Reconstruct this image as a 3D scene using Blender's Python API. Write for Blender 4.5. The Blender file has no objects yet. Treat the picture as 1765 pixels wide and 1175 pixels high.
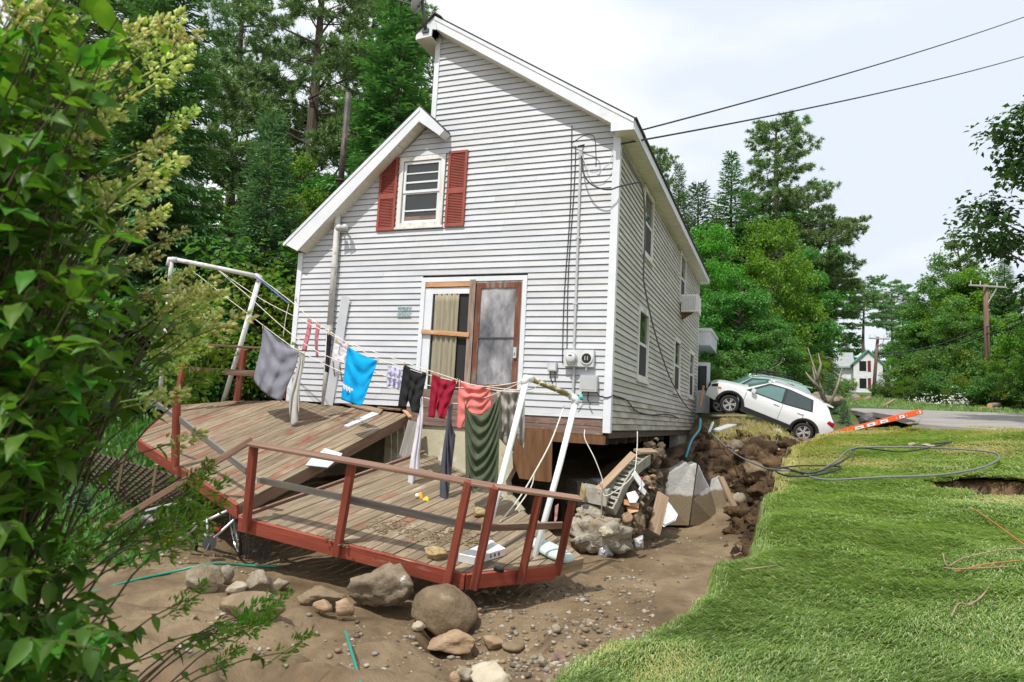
import bpy, math, random
import numpy as np
from mathutils import Vector, Matrix, noise as mnoise

S = bpy.context.scene
C = S.collection
rng = np.random.default_rng(11)
random.seed(11)

# ------------------------------------------------------------------ camera
FPX, CX, CY = 1200.0, 882.5, 587.5
UP = np.array([.0349, .0924, 0.]); UP[2] = math.sqrt(1 - UP @ UP)
AY = np.array([0, 1., 0]) - UP * UP[1]; AY /= np.linalg.norm(AY)
AX = np.cross(AY, UP)
CM = np.array([AX, AY, UP])                 # camera frame -> world
EYE = np.array([0, 0, 2.4])
cd = bpy.data.cameras.new('camera'); cam = bpy.data.objects.new('camera', cd); C.objects.link(cam)
r_, u_, b_ = CM @ np.array([1., 0, 0]), CM @ np.array([0, 0, 1.]), -(CM @ np.array([0, 1., 0]))
cam.matrix_world = Matrix(((r_[0], u_[0], b_[0], 0), (r_[1], u_[1], b_[1], 0), (r_[2], u_[2], b_[2], 2.4), (0, 0, 0, 1)))
cd.sensor_width = 36; cd.lens = 36 * FPX / 1765; cd.clip_start = .05; cd.clip_end = 1500
cd.dof.use_dof = True; cd.dof.focus_distance = 12.0; cd.dof.aperture_fstop = 5.0
S.camera = cam

# ------------------------------------------------------------------ house frame (it leans a little)
HR = np.array([[.93295478, .35623651, .05187407], [-.35984959, .92692383, .10639781], [-.01018053, -.1179312, .99296958]])
HR = CM @ HR
HT = CM @ np.array([1.6564768, 11.96937927, -1.5479429]) + EYE

# ------------------------------------------------------------------ light
def nrm(v):
    v = np.asarray(v, float); return v / np.linalg.norm(v)
SUN = nrm(HR @ nrm([.10, .55, -.86]))       # travel direction of the sunlight
el = math.asin(-SUN[2]); az = math.atan2(-SUN[0], -SUN[1])
w = bpy.data.worlds.new('World'); S.world = w; w.use_nodes = True
nt = w.node_tree; nt.nodes.clear()
def N(nt, t, **k):
    n = nt.nodes.new(t)
    for a, b in k.items():
        if a.startswith('i_'): n.inputs[int(a[2:])].default_value = b
        else: setattr(n, a, b)
    return n
sky = N(nt, 'ShaderNodeTexSky', sky_type='NISHITA', sun_disc=False, sun_elevation=el, sun_rotation=az, air_density=1.0, dust_density=1.5)
tc = N(nt, 'ShaderNodeTexCoord')
mp = N(nt, 'ShaderNodeMapping'); mp.inputs['Scale'].default_value = (1, 1, 2.6); mp.inputs['Location'].default_value = (.35, .1, .2)
n1 = N(nt, 'ShaderNodeTexNoise'); n1.inputs['Scale'].default_value = 1.7; n1.inputs['Detail'].default_value = 5; n1.inputs['Roughness'].default_value = .5
n2 = N(nt, 'ShaderNodeTexNoise'); n2.inputs['Scale'].default_value = 2.6; n2.inputs['Detail'].default_value = 4
r1 = N(nt, 'ShaderNodeValToRGB'); r1.color_ramp.elements[0].position = .38; r1.color_ramp.elements[0].color = (9.6, 10.5, 11.7, 1); r1.color_ramp.elements[1].position = .60; r1.color_ramp.elements[1].color = (14.0, 14.2, 14.4, 1)
r2 = N(nt, 'ShaderNodeValToRGB'); r2.color_ramp.elements[0].position = .22; r2.color_ramp.elements[0].color = (.68, .68, .68, 1); r2.color_ramp.elements[1].position = .42
mx = N(nt, 'ShaderNodeMixRGB')
bg = N(nt, 'ShaderNodeBackground'); bg.inputs[1].default_value = .076
ow = N(nt, 'ShaderNodeOutputWorld')
L = nt.links.new
L(tc.outputs['Generated'], mp.inputs[0]); L(mp.outputs[0], n1.inputs[0]); L(mp.outputs[0], n2.inputs[0])
L(n1.outputs[0], r1.inputs[0]); L(n2.outputs[0], r2.inputs[0])
L(r2.outputs[0], mx.inputs[0]); L(sky.outputs[0], mx.inputs[1]); L(r1.outputs[0], mx.inputs[2])
L(mx.outputs[0], bg.inputs[0]); L(bg.outputs[0], ow.inputs[0])
sl = bpy.data.lights.new('sun', 'SUN'); sl.energy = 3.9; sl.angle = math.radians(.8); sl.color = (1, .965, .915)
so = bpy.data.objects.new('sun', sl); C.objects.link(so)
so.rotation_euler = Vector(tuple(SUN)).to_track_quat('-Z', 'Y').to_euler(); so.location = (0, -20, 40)
S.view_settings.view_transform = 'Standard'; S.view_settings.look = 'None'
S.view_settings.exposure = 0.17; S.view_settings.gamma = 1.0; S.view_settings.use_curve_mapping = False

# ------------------------------------------------------------------ places seen in the picture -> points in the world
def ray(px, py): return CM @ np.array([(px - CX) / FPX, 1., -(py - CY) / FPX])
def P(px, py, d): return EYE + ray(px, py) * d
def PZ(px, py, z):
    r = ray(px, py); return EYE + r * ((z - 2.4) / r[2])
def plane(a, b, c):
    n = nrm(np.cross(b - a, c - a)); return n, n @ a
def on(px, py, pl):
    r = ray(px, py); return EYE + r * ((pl[1] - pl[0] @ EYE) / (pl[0] @ r))
def hw(x, y, z): return HR @ np.array([x, y, z], float) + HT
def hfront(y=0.): return plane(hw(0, y, 0), hw(1, y, 0), hw(0, y, 1))
def hl(px, py, y=0.):                       # pixel -> house-local point on the plane y
    return HR.T @ (on(px, py, hfront(y)) - HT)

# ------------------------------------------------------------------ materials
def base_mat(name):
    m = bpy.data.materials.new(name); m.use_nodes = True
    t = m.node_tree; b = t.nodes['Principled BSDF']; return m, t, b
def ramp(t, stops):
    r = t.nodes.new('ShaderNodeValToRGB'); e = r.color_ramp.elements
    while len(e) > 1: e.remove(e[-1])
    for i, (p, c) in enumerate(stops):
        x = e[0] if i == 0 else e.new(p)
        x.position = p; x.color = (*c, 1)
    return r
def mat(name, stops, scale=5., stretch=(1, 1, 1), rough=.8, bump=0., bscale=None, detail=6, var=0., spec=.3, metal=0., hue=0., bdist=.02, coord='Object', extra=None, island=0.):
    m, t, b = base_mat(name); l = t.links.new
    b.inputs['Roughness'].default_value = rough; b.inputs['Metallic'].default_value = metal
    b.inputs['Specular IOR Level'].default_value = spec
    tc = t.nodes.new('ShaderNodeTexCoord'); mp = t.nodes.new('ShaderNodeMapping'); mp.inputs['Scale'].default_value = stretch
    l(tc.outputs[coord], mp.inputs[0])
    oi = t.nodes.new('ShaderNodeObjectInfo')
    ad = t.nodes.new('ShaderNodeVectorMath'); ad.operation = 'ADD'
    ml = t.nodes.new('ShaderNodeVectorMath'); ml.operation = 'SCALE'; ml.inputs['Scale'].default_value = 37.
    cmb = t.nodes.new('ShaderNodeCombineXYZ')
    for i in range(3): l(oi.outputs['Random'], cmb.inputs[i])
    l(cmb.outputs[0], ml.inputs[0]); l(mp.outputs[0], ad.inputs[0]); l(ml.outputs[0], ad.inputs[1])
    nz = t.nodes.new('ShaderNodeTexNoise'); nz.inputs['Scale'].default_value = scale; nz.inputs['Detail'].default_value = detail; nz.inputs['Roughness'].default_value = .6
    l(ad.outputs[0], nz.inputs[0])
    r = ramp(t, stops); l(nz.outputs[0], r.inputs[0]); out = r.outputs[0]
    if extra:                                # a second wear layer: (colour, scale, stretch, lo, hi)
        for col, sc, st, lo, hi in extra:
            mp2 = t.nodes.new('ShaderNodeMapping'); mp2.inputs['Scale'].default_value = st
            l(ad.outputs[0] if st == (1, 1, 1) else tc.outputs[coord], mp2.inputs[0])
            ad2 = t.nodes.new('ShaderNodeVectorMath'); ad2.operation = 'ADD'; l(mp2.outputs[0], ad2.inputs[0]); l(ml.outputs[0], ad2.inputs[1])
            n3 = t.nodes.new('ShaderNodeTexNoise'); n3.inputs['Scale'].default_value = sc; n3.inputs['Detail'].default_value = 6; n3.inputs['Roughness'].default_value = .65
            l(ad2.outputs[0], n3.inputs[0])
            mr = t.nodes.new('ShaderNodeMapRange'); mr.inputs[1].default_value = lo; mr.inputs[2].default_value = hi
            l(n3.outputs[0], mr.inputs[0])
            mm = t.nodes.new('ShaderNodeMixRGB'); mm.inputs[2].default_value = (*col, 1)
            l(mr.outputs[0], mm.inputs[0]); l(out, mm.inputs[1]); out = mm.outputs[0]
    if var or hue or island:
        hs = t.nodes.new('ShaderNodeHueSaturation')
        if island:
            gi = t.nodes.new('ShaderNodeNewGeometry'); src = gi.outputs['Random Per Island']; a = island
        else: src = oi.outputs['Random']; a = var
        mr = t.nodes.new('ShaderNodeMapRange'); mr.inputs[3].default_value = 1 - a; mr.inputs[4].default_value = 1 + a
        l(src, mr.inputs[0]); l(mr.outputs[0], hs.inputs['Value'])
        if hue:
            mr2 = t.nodes.new('ShaderNodeMapRange'); mr2.inputs[3].default_value = .5 - hue; mr2.inputs[4].default_value = .5 + hue
            l(src, mr2.inputs[0]); l(mr2.outputs[0], hs.inputs['Hue'])
        l(out, hs.inputs['Color']); out = hs.outputs[0]
    l(out, b.inputs['Base Color'])
    if bump:
        nb = t.nodes.new('ShaderNodeTexNoise'); nb.inputs['Scale'].default_value = bscale or scale * 4; nb.inputs['Detail'].default_value = 8; nb.inputs['Roughness'].default_value = .65
        l(ad.outputs[0], nb.inputs[0])
        bp = t.nodes.new('ShaderNodeBump'); bp.inputs['Strength'].default_value = bump; bp.inputs['Distance'].default_value = bdist
        l(nb.outputs[0], bp.inputs['Height']); l(bp.outputs[0], b.inputs['Normal'])
    return m
def plain(name, col, rough=.6, spec=.3, metal=0., var=0., d=.12):
    c = np.array(col)
    return mat(name, [(.3, tuple(c * (1 - d))), (.7, tuple(np.minimum(c * (1 + d), .95)))], 3., rough=rough, spec=spec, metal=metal, var=var)
def leaf_mat(name, cols, trans=.35, rough=.5, clump=.35, val=.35, hue=.03, spec=.35, sheen=None):
    m, t, b = base_mat(name); l = t.links.new
    b.inputs['Roughness'].default_value = rough; b.inputs['Specular IOR Level'].default_value = spec
    gi = t.nodes.new('ShaderNodeNewGeometry'); tc = t.nodes.new('ShaderNodeTexCoord')
    nz = t.nodes.new('ShaderNodeTexNoise'); nz.inputs['Scale'].default_value = clump; nz.inputs['Detail'].default_value = 3
    l(tc.outputs['Object'], nz.inputs[0])
    mxv = t.nodes.new('ShaderNodeMath'); mxv.operation = 'MULTIPLY_ADD'; mxv.inputs[1].default_value = .45; l(gi.outputs['Random Per Island'], mxv.inputs[0])
    sc = t.nodes.new('ShaderNodeMath'); sc.operation = 'MULTIPLY'; sc.inputs[1].default_value = .6; l(nz.outputs[0], sc.inputs[0]); l(sc.outputs[0], mxv.inputs[2])
    r = ramp(t, cols); l(mxv.outputs[0], r.inputs[0])
    hs = t.nodes.new('ShaderNodeHueSaturation')
    oi = t.nodes.new('ShaderNodeObjectInfo')
    mr = t.nodes.new('ShaderNodeMapRange'); mr.inputs[3].default_value = 1 - val * .5; mr.inputs[4].default_value = 1 + val * .5
    l(oi.outputs['Random'], mr.inputs[0]); l(mr.outputs[0], hs.inputs['Value'])
    mr2 = t.nodes.new('ShaderNodeMapRange'); mr2.inputs[3].default_value = .5 - hue; mr2.inputs[4].default_value = .5 + hue
    l(oi.outputs['Random'], mr2.inputs[0]); l(mr2.outputs[0], hs.inputs['Hue'])
    l(r.outputs[0], hs.inputs['Color']); l(hs.outputs[0], b.inputs['Base Color'])
    tr = t.nodes.new('ShaderNodeBsdfTranslucent'); mixc = t.nodes.new('ShaderNodeMixRGB'); mixc.blend_type = 'MULTIPLY'; mixc.inputs[0].default_value = 1.; mixc.inputs[2].default_value = (1.5, 1.7, .7, 1)
    l(hs.outputs[0], mixc.inputs[1]); l(mixc.outputs[0], tr.inputs[0])
    ms = t.nodes.new('ShaderNodeMixShader'); ms.inputs[0].default_value = trans
    o = t.nodes['Material Output']
    l(b.outputs[0], ms.inputs[1]); l(tr.outputs[0], ms.inputs[2]); l(ms.outputs[0], o.inputs[0])
    return m

MT = {}
MT['siding'] = mat('vinyl_siding', [(.35, (.475, .49, .52)), (.65, (.56, .57, .59))], 1.2, rough=.45, bump=.25, bscale=2.2, extra=[((.44, .43, .41), .8, (.35, 1, 1.), .48, .85), ((.40, .38, .34), 1.6, (.6, 1, .5), .66, .95)], var=.02)
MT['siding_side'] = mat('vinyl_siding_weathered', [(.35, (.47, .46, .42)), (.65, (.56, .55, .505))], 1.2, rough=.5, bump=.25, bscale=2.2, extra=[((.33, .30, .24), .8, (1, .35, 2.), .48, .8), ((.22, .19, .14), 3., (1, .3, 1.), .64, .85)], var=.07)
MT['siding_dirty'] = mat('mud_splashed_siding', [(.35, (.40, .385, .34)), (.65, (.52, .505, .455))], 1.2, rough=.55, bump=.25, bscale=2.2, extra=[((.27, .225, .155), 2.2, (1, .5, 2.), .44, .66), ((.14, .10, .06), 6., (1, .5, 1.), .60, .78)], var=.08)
MT['trim'] = mat('white_trim', [(.35, (.60, .625, .66)), (.65, (.70, .715, .735))], 2., rough=.45, extra=[((.52, .50, .45), 3., (1, 1, 1), .6, .9)])
MT['soffit'] = mat('soffit', [(.35, (.66, .62, .53)), (.65, (.74, .70, .61))], 2., rough=.5)
MT['shingle'] = mat('asphalt_shingle', [(.3, (.035, .033, .035)), (.7, (.08, .075, .075))], 40., rough=.9, bump=.5)
MT['shutter'] = mat('shutter_paint', [(.35, (.25, .058, .042)), (.65, (.31, .076, .054))], 4., rough=.5)
MT['oldframe'] = mat('old_wood_white', [(.35, (.55, .53, .48)), (.6, (.72, .71, .68))], 6., stretch=(1, 1, .2), rough=.7, extra=[((.30, .24, .17), 7., (1, 1, .15), .55, .75)])
MT['rawwood'] = mat('raw_timber', [(.3, (.40, .19, .08)), (.7, (.58, .34, .19))], 5., stretch=(.3, 2, 2), rough=.75, bump=.2, extra=[((.80, .66, .50), 4., (.4, 1, 1), .55, .7)])
MT['browndoor'] = mat('weathered_brown_door', [(.35, (.10, .035, .02)), (.65, (.19, .07, .045))], 5., stretch=(2, 2, .4), rough=.65, bump=.2, extra=[((.22, .25, .21), 4., (2, 2, .3), .52, .7)])
MT['jamb'] = mat('weathered_jamb', [(.35, (.17, .11, .08)), (.65, (.34, .27, .22))], 8., stretch=(2, 2, .25), rough=.8, bump=.4)
MT['plastic_film'] = mat('hazy_plastic', [(.30, (.06, .06, .066)), (.5, (.20, .195, .205)), (.72, (.46, .45, .46))], 1.9, detail=3, stretch=(1.6, 1, .8), rough=.2, bump=.6, bscale=5, spec=.6, bdist=.03)  # pale patches put the white highlights on the film into its colour
MT['curtain'] = mat('curtain', [(.3, (.24, .21, .14)), (.7, (.36, .325, .235))], 6., stretch=(6, 6, .4), rough=.9)
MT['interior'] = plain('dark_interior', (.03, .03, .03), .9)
MT['darkwood'] = mat('dark_timber', [(.3, (.05, .035, .025)), (.7, (.11, .08, .06))], 5., stretch=(.4, 3, 3), rough=.85, bump=.3)
MT['sill'] = mat('sill_boards', [(.35, (.15, .095, .075)), (.65, (.25, .17, .14))], 5., stretch=(.5, 2, 3), rough=.85, bump=.4, extra=[((.50, .36, .20), 14., (1, 1, 1), .62, .7), ((.04, .03, .02), 9., (1, 1, 1), .6, .7)])
MT['plywood'] = mat('plywood', [(.3, (.10, .048, .022)), (.7, (.20, .10, .045))], 5., stretch=(3, 3, .35), rough=.8, bump=.15)
MT['osb'] = mat('rust_pipe', [(.35, (.50, .49, .47)), (.6, (.60, .59, .57))], 6., rough=.6, extra=[((.27, .09, .03), 5., (1, 1, .5), .56, .66)])
MT['blackpipe'] = mat('sooty_pipe', [(.35, (.035, .03, .03)), (.65, (.09, .075, .07))], 6., rough=.6, spec=.5, extra=[((.30, .19, .13), 5., (2, 2, .4), .55, .7)])
MT['concrete_y'] = mat('stained_foundation', [(.3, (.42, .37, .24)), (.7, (.55, .50, .36))], 2.5, rough=.9, bump=.3, extra=[((.62, .60, .53), 3., (1, 1, 1), .55, .65), ((.20, .17, .11), 4., (1, 1, 1), .58, .75)])
MT['concrete'] = mat('broken_concrete', [(.3, (.24, .215, .17)), (.7, (.42, .38, .31))], 9., rough=.92, bump=1., bscale=24, extra=[((.26, .18, .10), 2.2, (1, 1, 1), .5, .65)])
MT['block'] = mat('cinder_block', [(.3, (.29, .28, .24)), (.7, (.40, .385, .33))], 12., rough=.95, bump=.6, extra=[((.22, .15, .08), 3., (1, 1, 1), .55, .75)], var=.1)
MT['mudrock'] = mat('mud_coated_rock', [(.3, (.135, .096, .056)), (.7, (.24, .18, .112))], 6., rough=.85, bump=1., bscale=22, extra=[((.42, .36, .27), 3., (1, 1, 1), .6, .75), ((.12, .085, .05), 6., (1, 1, 1), .6, .8)], var=.1)
MT['greyrock'] = mat('grey_rock', [(.3, (.195, .165, .12)), (.7, (.37, .325, .25))], 4., rough=.85, bump=1., bscale=24, extra=[((.17, .125, .075), 3.5, (1, 1, 1), .46, .62), ((.10, .08, .06), 12., (1, 1, 1), .6, .72)], var=.15)
MT['whiterock'] = mat('white_crusted_rock', [(.3, (.145, .11, .072)), (.7, (.29, .235, .165))], 7., rough=.9, bump=1., bscale=26, extra=[((.62, .60, .56), 3.2, (1, 1, 1), .56, .64), ((.16, .12, .07), 5., (1, 1, 1), .6, .72)])
MT['tanrock'] = mat('tan_rock', [(.3, (.24, .155, .09)), (.7, (.43, .31, .20))], 5., stretch=(.6, 1, 2), rough=.85, bump=1., bscale=18, extra=[((.16, .11, .07), 4., (.4, 1, 2), .58, .75)], var=.1)
MT['palerock'] = mat('pale_rock', [(.3, (.30, .25, .17)), (.7, (.47, .42, .32))], 4., rough=.85, bump=.8, bscale=10, extra=[((.25, .19, .12), 4., (1, 1, 1), .55, .75)], var=.1)
MT['darkrock'] = mat('dark_wet_rubble', [(.3, (.06, .045, .032)), (.7, (.15, .115, .08))], 6., rough=.8, bump=.8, bscale=18, var=.3, extra=[((.25, .17, .10), 4., (1, 1, 1), .58, .75)])
MT['post'] = mat('red_stained_post', [(.3, (.17, .038, .022)), (.7, (.30, .072, .045))], 4., stretch=(.35, 3, 3), rough=.7, bump=.35, bscale=16, extra=[((.10, .028, .018), 9., (.12, 2, 2), .52, .68), ((.26, .20, .14), 6., (.2, 2, 2), .60, .72)], var=.12)
MT['rim'] = mat('red_stained_board', [(.3, (.22, .045, .027)), (.7, (.35, .082, .05))], 3., stretch=(.3, 2, 3), rough=.65, bump=.25, bscale=14, extra=[((.13, .03, .018), 6., (.12, 2, 3), .55, .7), ((.34, .22, .15), 6., (.25, 2, 2), .60, .70)], var=.08)
MT['greyrail'] = mat('silvered_wood', [(.3, (.15, .135, .115)), (.7, (.31, .29, .26))], 5., stretch=(.25, 4, 4), rough=.85, bump=.4, var=.15)
MT['brownrail'] = mat('faded_rail', [(.3, (.17, .095, .065)), (.7, (.29, .18, .13))], 5., stretch=(.25, 3, 3), rough=.8, bump=.35, var=.12, extra=[((.30, .25, .19), 5., (.2, 2, 2), .55, .72)])
MT['loosewood'] = mat('loose_timber', [(.3, (.22, .15, .09)), (.7, (.38, .28, .19))], 5., stretch=(.25, 3, 3), rough=.85, bump=.4, var=.2)
def plank_mat(name, red_lo, red_hi):
    return mat(name, [(.25, (.125, .092, .058)), (.5, (.225, .172, .112)), (.75, (.335, .275, .20))], 4.5, stretch=(.35, 3, 3), rough=.85, bump=.4, bscale=22, var=.16,
               extra=[((.22, .062, .038), 1.5, (.8, 1.3, 1.3), red_lo, red_hi), ((.11, .08, .05), 5., (.2, 2, 2), .60, .76), ((.46, .41, .33), 3., (.3, 2, 2), .62, .8)])
MT['plank_red'] = plank_mat('worn_red_decking', .49, .70)
MT['plank_grey'] = plank_mat('weathered_decking', .60, .78)
MT['whitepipe'] = mat('white_pvc', [(.35, (.72, .76, .78)), (.65, (.82, .84, .85))], 3., rough=.4, spec=.4)
MT['mossypipe'] = mat('mossy_pvc', [(.35, (.66, .67, .66)), (.65, (.76, .76, .74))], 3., rough=.5, extra=[((.20, .17, .05), 7., (.3, 1, 1), .38, .46)])
MT['greypipe'] = mat('greyed_pvc', [(.35, (.52, .52, .51)), (.65, (.68, .68, .67))], 3., rough=.5, extra=[((.30, .27, .23), 6., (.4, 1, 1), .56, .66)])
MT['metalgrey'] = plain('grey_enamel', (.45, .46, .46), .5, .4)
MT['lightgrey'] = plain('light_grey_enamel', (.56, .57, .57), .5, .4)
MT['darkmetal'] = plain('dark_metal', (.06, .06, .065), .45, .5)
MT['black'] = plain('black_rubber', (.018, .018, .018), .6, .3)
MT['wire'] = plain('black_cable', (.03, .03, .035), .5, .3)
MT['silver'] = plain('silver_metal', (.55, .56, .57), .3, .5, .7)
MT['rope'] = plain('clothesline', (.66, .63, .56), .8)
MT['pegwood'] = plain('peg_wood', (.55, .38, .18), .7, var=.2)
MT['greycable'] = plain('grey_cable', (.42, .42, .43), .5)
MT['hosegreen'] = plain('green_hose', (.02, .24, .17), .4, .5)
MT['hoseblue'] = plain('blue_pipe', (.05, .27, .34), .4, .5)
MT['teal'] = plain('teal_plastic', (.05, .45, .38), .5)
MT['orange'] = plain('orange_fibreglass', (.72, .105, .02), .45, .4)
MT['sticker'] = plain('sticker', (.75, .77, .80), .5)
MT['stickerink'] = plain('sticker_ink', (.12, .12, .25), .5)
MT['yellow'] = plain('yellow_fabric', (.75, .55, .03), .7)
MT['orangefab'] = plain('orange_fabric', (.80, .33, .01), .7)
MT['whiteplastic'] = plain('white_plastic', (.76, .77, .77), .4, .4)
MT['paleblue'] = plain('pale_blue_panel', (.50, .60, .63), .5)
MT['plaque'] = mat('plaque_paint', [(.35, (.20, .29, .30)), (.6, (.48, .60, .60))], 22., rough=.6)
MT['mint'] = plain('pale_green_cushion', (.46, .57, .52), .8)
MT['foamyellow'] = mat('foam_yellow', [(.3, (.28, .20, .09)), (.7, (.44, .34, .18))], 9., rough=.9, bump=.6)
MT['glass_dark'] = plain('window_glass', (.022, .026, .026), .04, .7)
MT['glass_car'] = plain('car_glass', (.03, .05, .05), .05, .8)
MT['glass_teal'] = plain('car_glass_clear', (.10, .20, .19), .06, .8)
MT['screen'] = plain('insect_screen', (.035, .036, .036), .7)
MT['carwhite'] = plain('white_car_paint', (.74, .76, .78), .18, .5, d=.02)
MT['cargreen'] = plain('sage_car_paint', (.26, .40, .35), .25, .5, d=.04)
MT['cladding'] = plain('black_cladding', (.035, .037, .042), .6)
MT['alloy'] = plain('alloy', (.55, .56, .57), .3, .5, .5)
MT['redlamp'] = plain('tail_lamp', (.32, .008, .012), .15, .7)
MT['amber'] = plain('amber_lamp', (.70, .16, .01), .3, .6)
MT['rubbertyre'] = plain('tyre', (.028, .028, .028), .75)
MT['pole'] = mat('utility_pole_wood', [(.3, (.13, .075, .055)), (.7, (.23, .15, .115))], 5., stretch=(3, 3, .2), rough=.9)
MT['polegrey'] = plain('grey_crossarm', (.35, .34, .32), .8)
MT['signyellow'] = plain('sign_yellow', (.75, .33, .01), .5)
MT['barnwhite'] = plain('far_white_wall', (.68, .68, .69), .7)
MT['roofgreen'] = plain('green_metal_roof', (.10, .28, .22), .5)
MT['roofgrey'] = plain('grey_roof', (.28, .30, .30), .8)
MT['maroon'] = plain('maroon_paint', (.15, .02, .035), .6)
MT['bark'] = mat('bark', [(.3, (.055, .042, .032)), (.7, (.15, .12, .095))], 7., stretch=(3, 3, .4), rough=.95, bump=.7)
MT['barklight'] = mat('weathered_bark', [(.3, (.16, .13, .10)), (.7, (.33, .29, .24))], 7., stretch=(3, 3, .4), rough=.95, bump=.5)
MT['cutwood'] = plain('fresh_cut_wood', (.68, .33, .15), .8)
MT['stick'] = mat('stick', [(.3, (.20, .13, .08)), (.7, (.36, .27, .18))], 9., rough=.9)
MT['redtwig'] = plain('red_twig', (.40, .15, .06), .8)
MT['spruce'] = leaf_mat('spruce_needles', [(.15, (.052, .110, .042)), (.5, (.11, .215, .075)), (.85, (.24, .38, .14))], .12, .55, 1.0)
MT['spruce_b'] = leaf_mat('blue_spruce_needles', [(.15, (.055, .125, .065)), (.5, (.115, .235, .125)), (.85, (.24, .39, .22))], .12, .55, 1.0)
MT['pine'] = leaf_mat('pine_needles', [(.15, (.085, .165, .070)), (.5, (.155, .275, .105)), (.85, (.28, .42, .18))], .15, .55, .8)
MT['maple'] = leaf_mat('maple_leaves', [(.15, (.045, .12, .012)), (.5, (.10, .235, .022)), (.85, (.20, .38, .05))], .38, .5, .5)
MT['broad'] = leaf_mat('broad_leaves', [(.15, (.036, .095, .022)), (.5, (.078, .185, .04)), (.85, (.16, .30, .07))], .33, .5, .5)
MT['yellowgreen'] = leaf_mat('yellow_green_leaves', [(.2, (.055, .095, .010)), (.5, (.11, .175, .018)), (.8, (.18, .25, .035))], .38, .5, .6)
MT['shrub'] = leaf_mat('shrub_leaves', [(.15, (.026, .082, .012)), (.5, (.058, .165, .020)), (.85, (.15, .32, .04))], .42, .45, 1.6, spec=.3)
MT['bud'] = leaf_mat('flower_buds', [(.2, (.30, .36, .09)), (.5, (.52, .55, .19)), (.8, (.82, .79, .46))], .36, .55, 3.)
MT['shoot'] = leaf_mat('green_shoots', [(.2, (.10, .20, .015)), (.5, (.17, .32, .025)), (.8, (.27, .42, .05))], .38, .5, 3.)
MT['grass'] = leaf_mat('grass_blades', [(.12, (.155, .20, .066)), (.36, (.185, .29, .080)), (.62, (.25, .375, .115)), (.92, (.46, .53, .29))], .25, .6, .9, val=0, hue=0, spec=.25)
MT['palegrass'] = leaf_mat('pale_grass', [(.2, (.34, .40, .20)), (.5, (.46, .50, .28)), (.8, (.58, .60, .40))], .3, .6, .9, val=0, hue=0)
MT['drygrass'] = leaf_mat('dry_grass', [(.2, (.32, .27, .10)), (.5, (.40, .38, .14)), (.8, (.52, .46, .22))], .25, .6, .9, val=0, hue=0)
MT['whiteflower'] = plain('white_blossom', (.7, .7, .66), .8)
def cloth_mat(name, col):
    return mat(name, [(.35, tuple(np.array(col) * .9)), (.65, tuple(np.array(col) * 1.08))], 3., rough=.9, spec=.15, bump=.5, bscale=9, bdist=.02)

# ------------------------------------------------------------------ objects
W = {}                                       # matrix of the thing that a part belongs to
def prop(o, label=None, cat=None, group=None, kind=None):
    if label: o['label'] = label
    if cat: o['category'] = cat
    if group: o['group'] = group
    if kind: o['kind'] = kind
    return o
def thing(name, label, cat, loc=(0, 0, 0), group=None, mw=None):
    o = bpy.data.objects.new(name, None); C.objects.link(o); o.empty_display_size = .1
    m = mw if mw is not None else Matrix.Translation(Vector(tuple(float(a) for a in loc)))
    o.matrix_world = m; W[o.name] = m.copy()
    return prop(o, label, cat, group)
def link(name, me, parent=None, mw=None, local=None):
    o = bpy.data.objects.new(name, me); C.objects.link(o)
    if parent is not None:
        o.parent = parent
        pm = W[parent.name]
        if local is not None: o.matrix_local = local
        elif mw is not None: o.matrix_local = pm.inverted() @ mw
        W[o.name] = pm @ o.matrix_local
    else:
        if mw is not None: o.matrix_world = mw
        W[o.name] = o.matrix_world.copy() if mw is None else mw.copy()
    return o
def mesh_np(name, v, f, m, smooth=False, midx=None):
    v = np.ascontiguousarray(v, dtype=np.float32); f = np.ascontiguousarray(f, dtype=np.int32)
    me = bpy.data.meshes.new(name); k = f.shape[1]
    me.vertices.add(len(v)); me.vertices.foreach_set('co', v.ravel())
    me.loops.add(f.size); me.loops.foreach_set('vertex_index', f.ravel())
    me.polygons.add(len(f)); me.polygons.foreach_set('loop_start', np.arange(0, f.size, k, dtype=np.int32))
    if smooth: me.polygons.foreach_set('use_smooth', np.ones(len(f), bool))
    for x in (m if isinstance(m, (list, tuple)) else [m]): me.materials.append(x)
    if midx is not None: me.polygons.foreach_set('material_index', np.ascontiguousarray(midx, dtype=np.int32))
    me.update(calc_edges=True)
    return me
def frame(d, up=(0, 0, 1)):
    d = nrm(d); u = np.asarray(up, float)
    if abs(d @ nrm(u)) > .97: u = np.array([1., 0, 0]) if abs(d[0]) < .9 else np.array([0, 1., 0])
    s = nrm(np.cross(u, d)); return d, s, np.cross(d, s)
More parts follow.
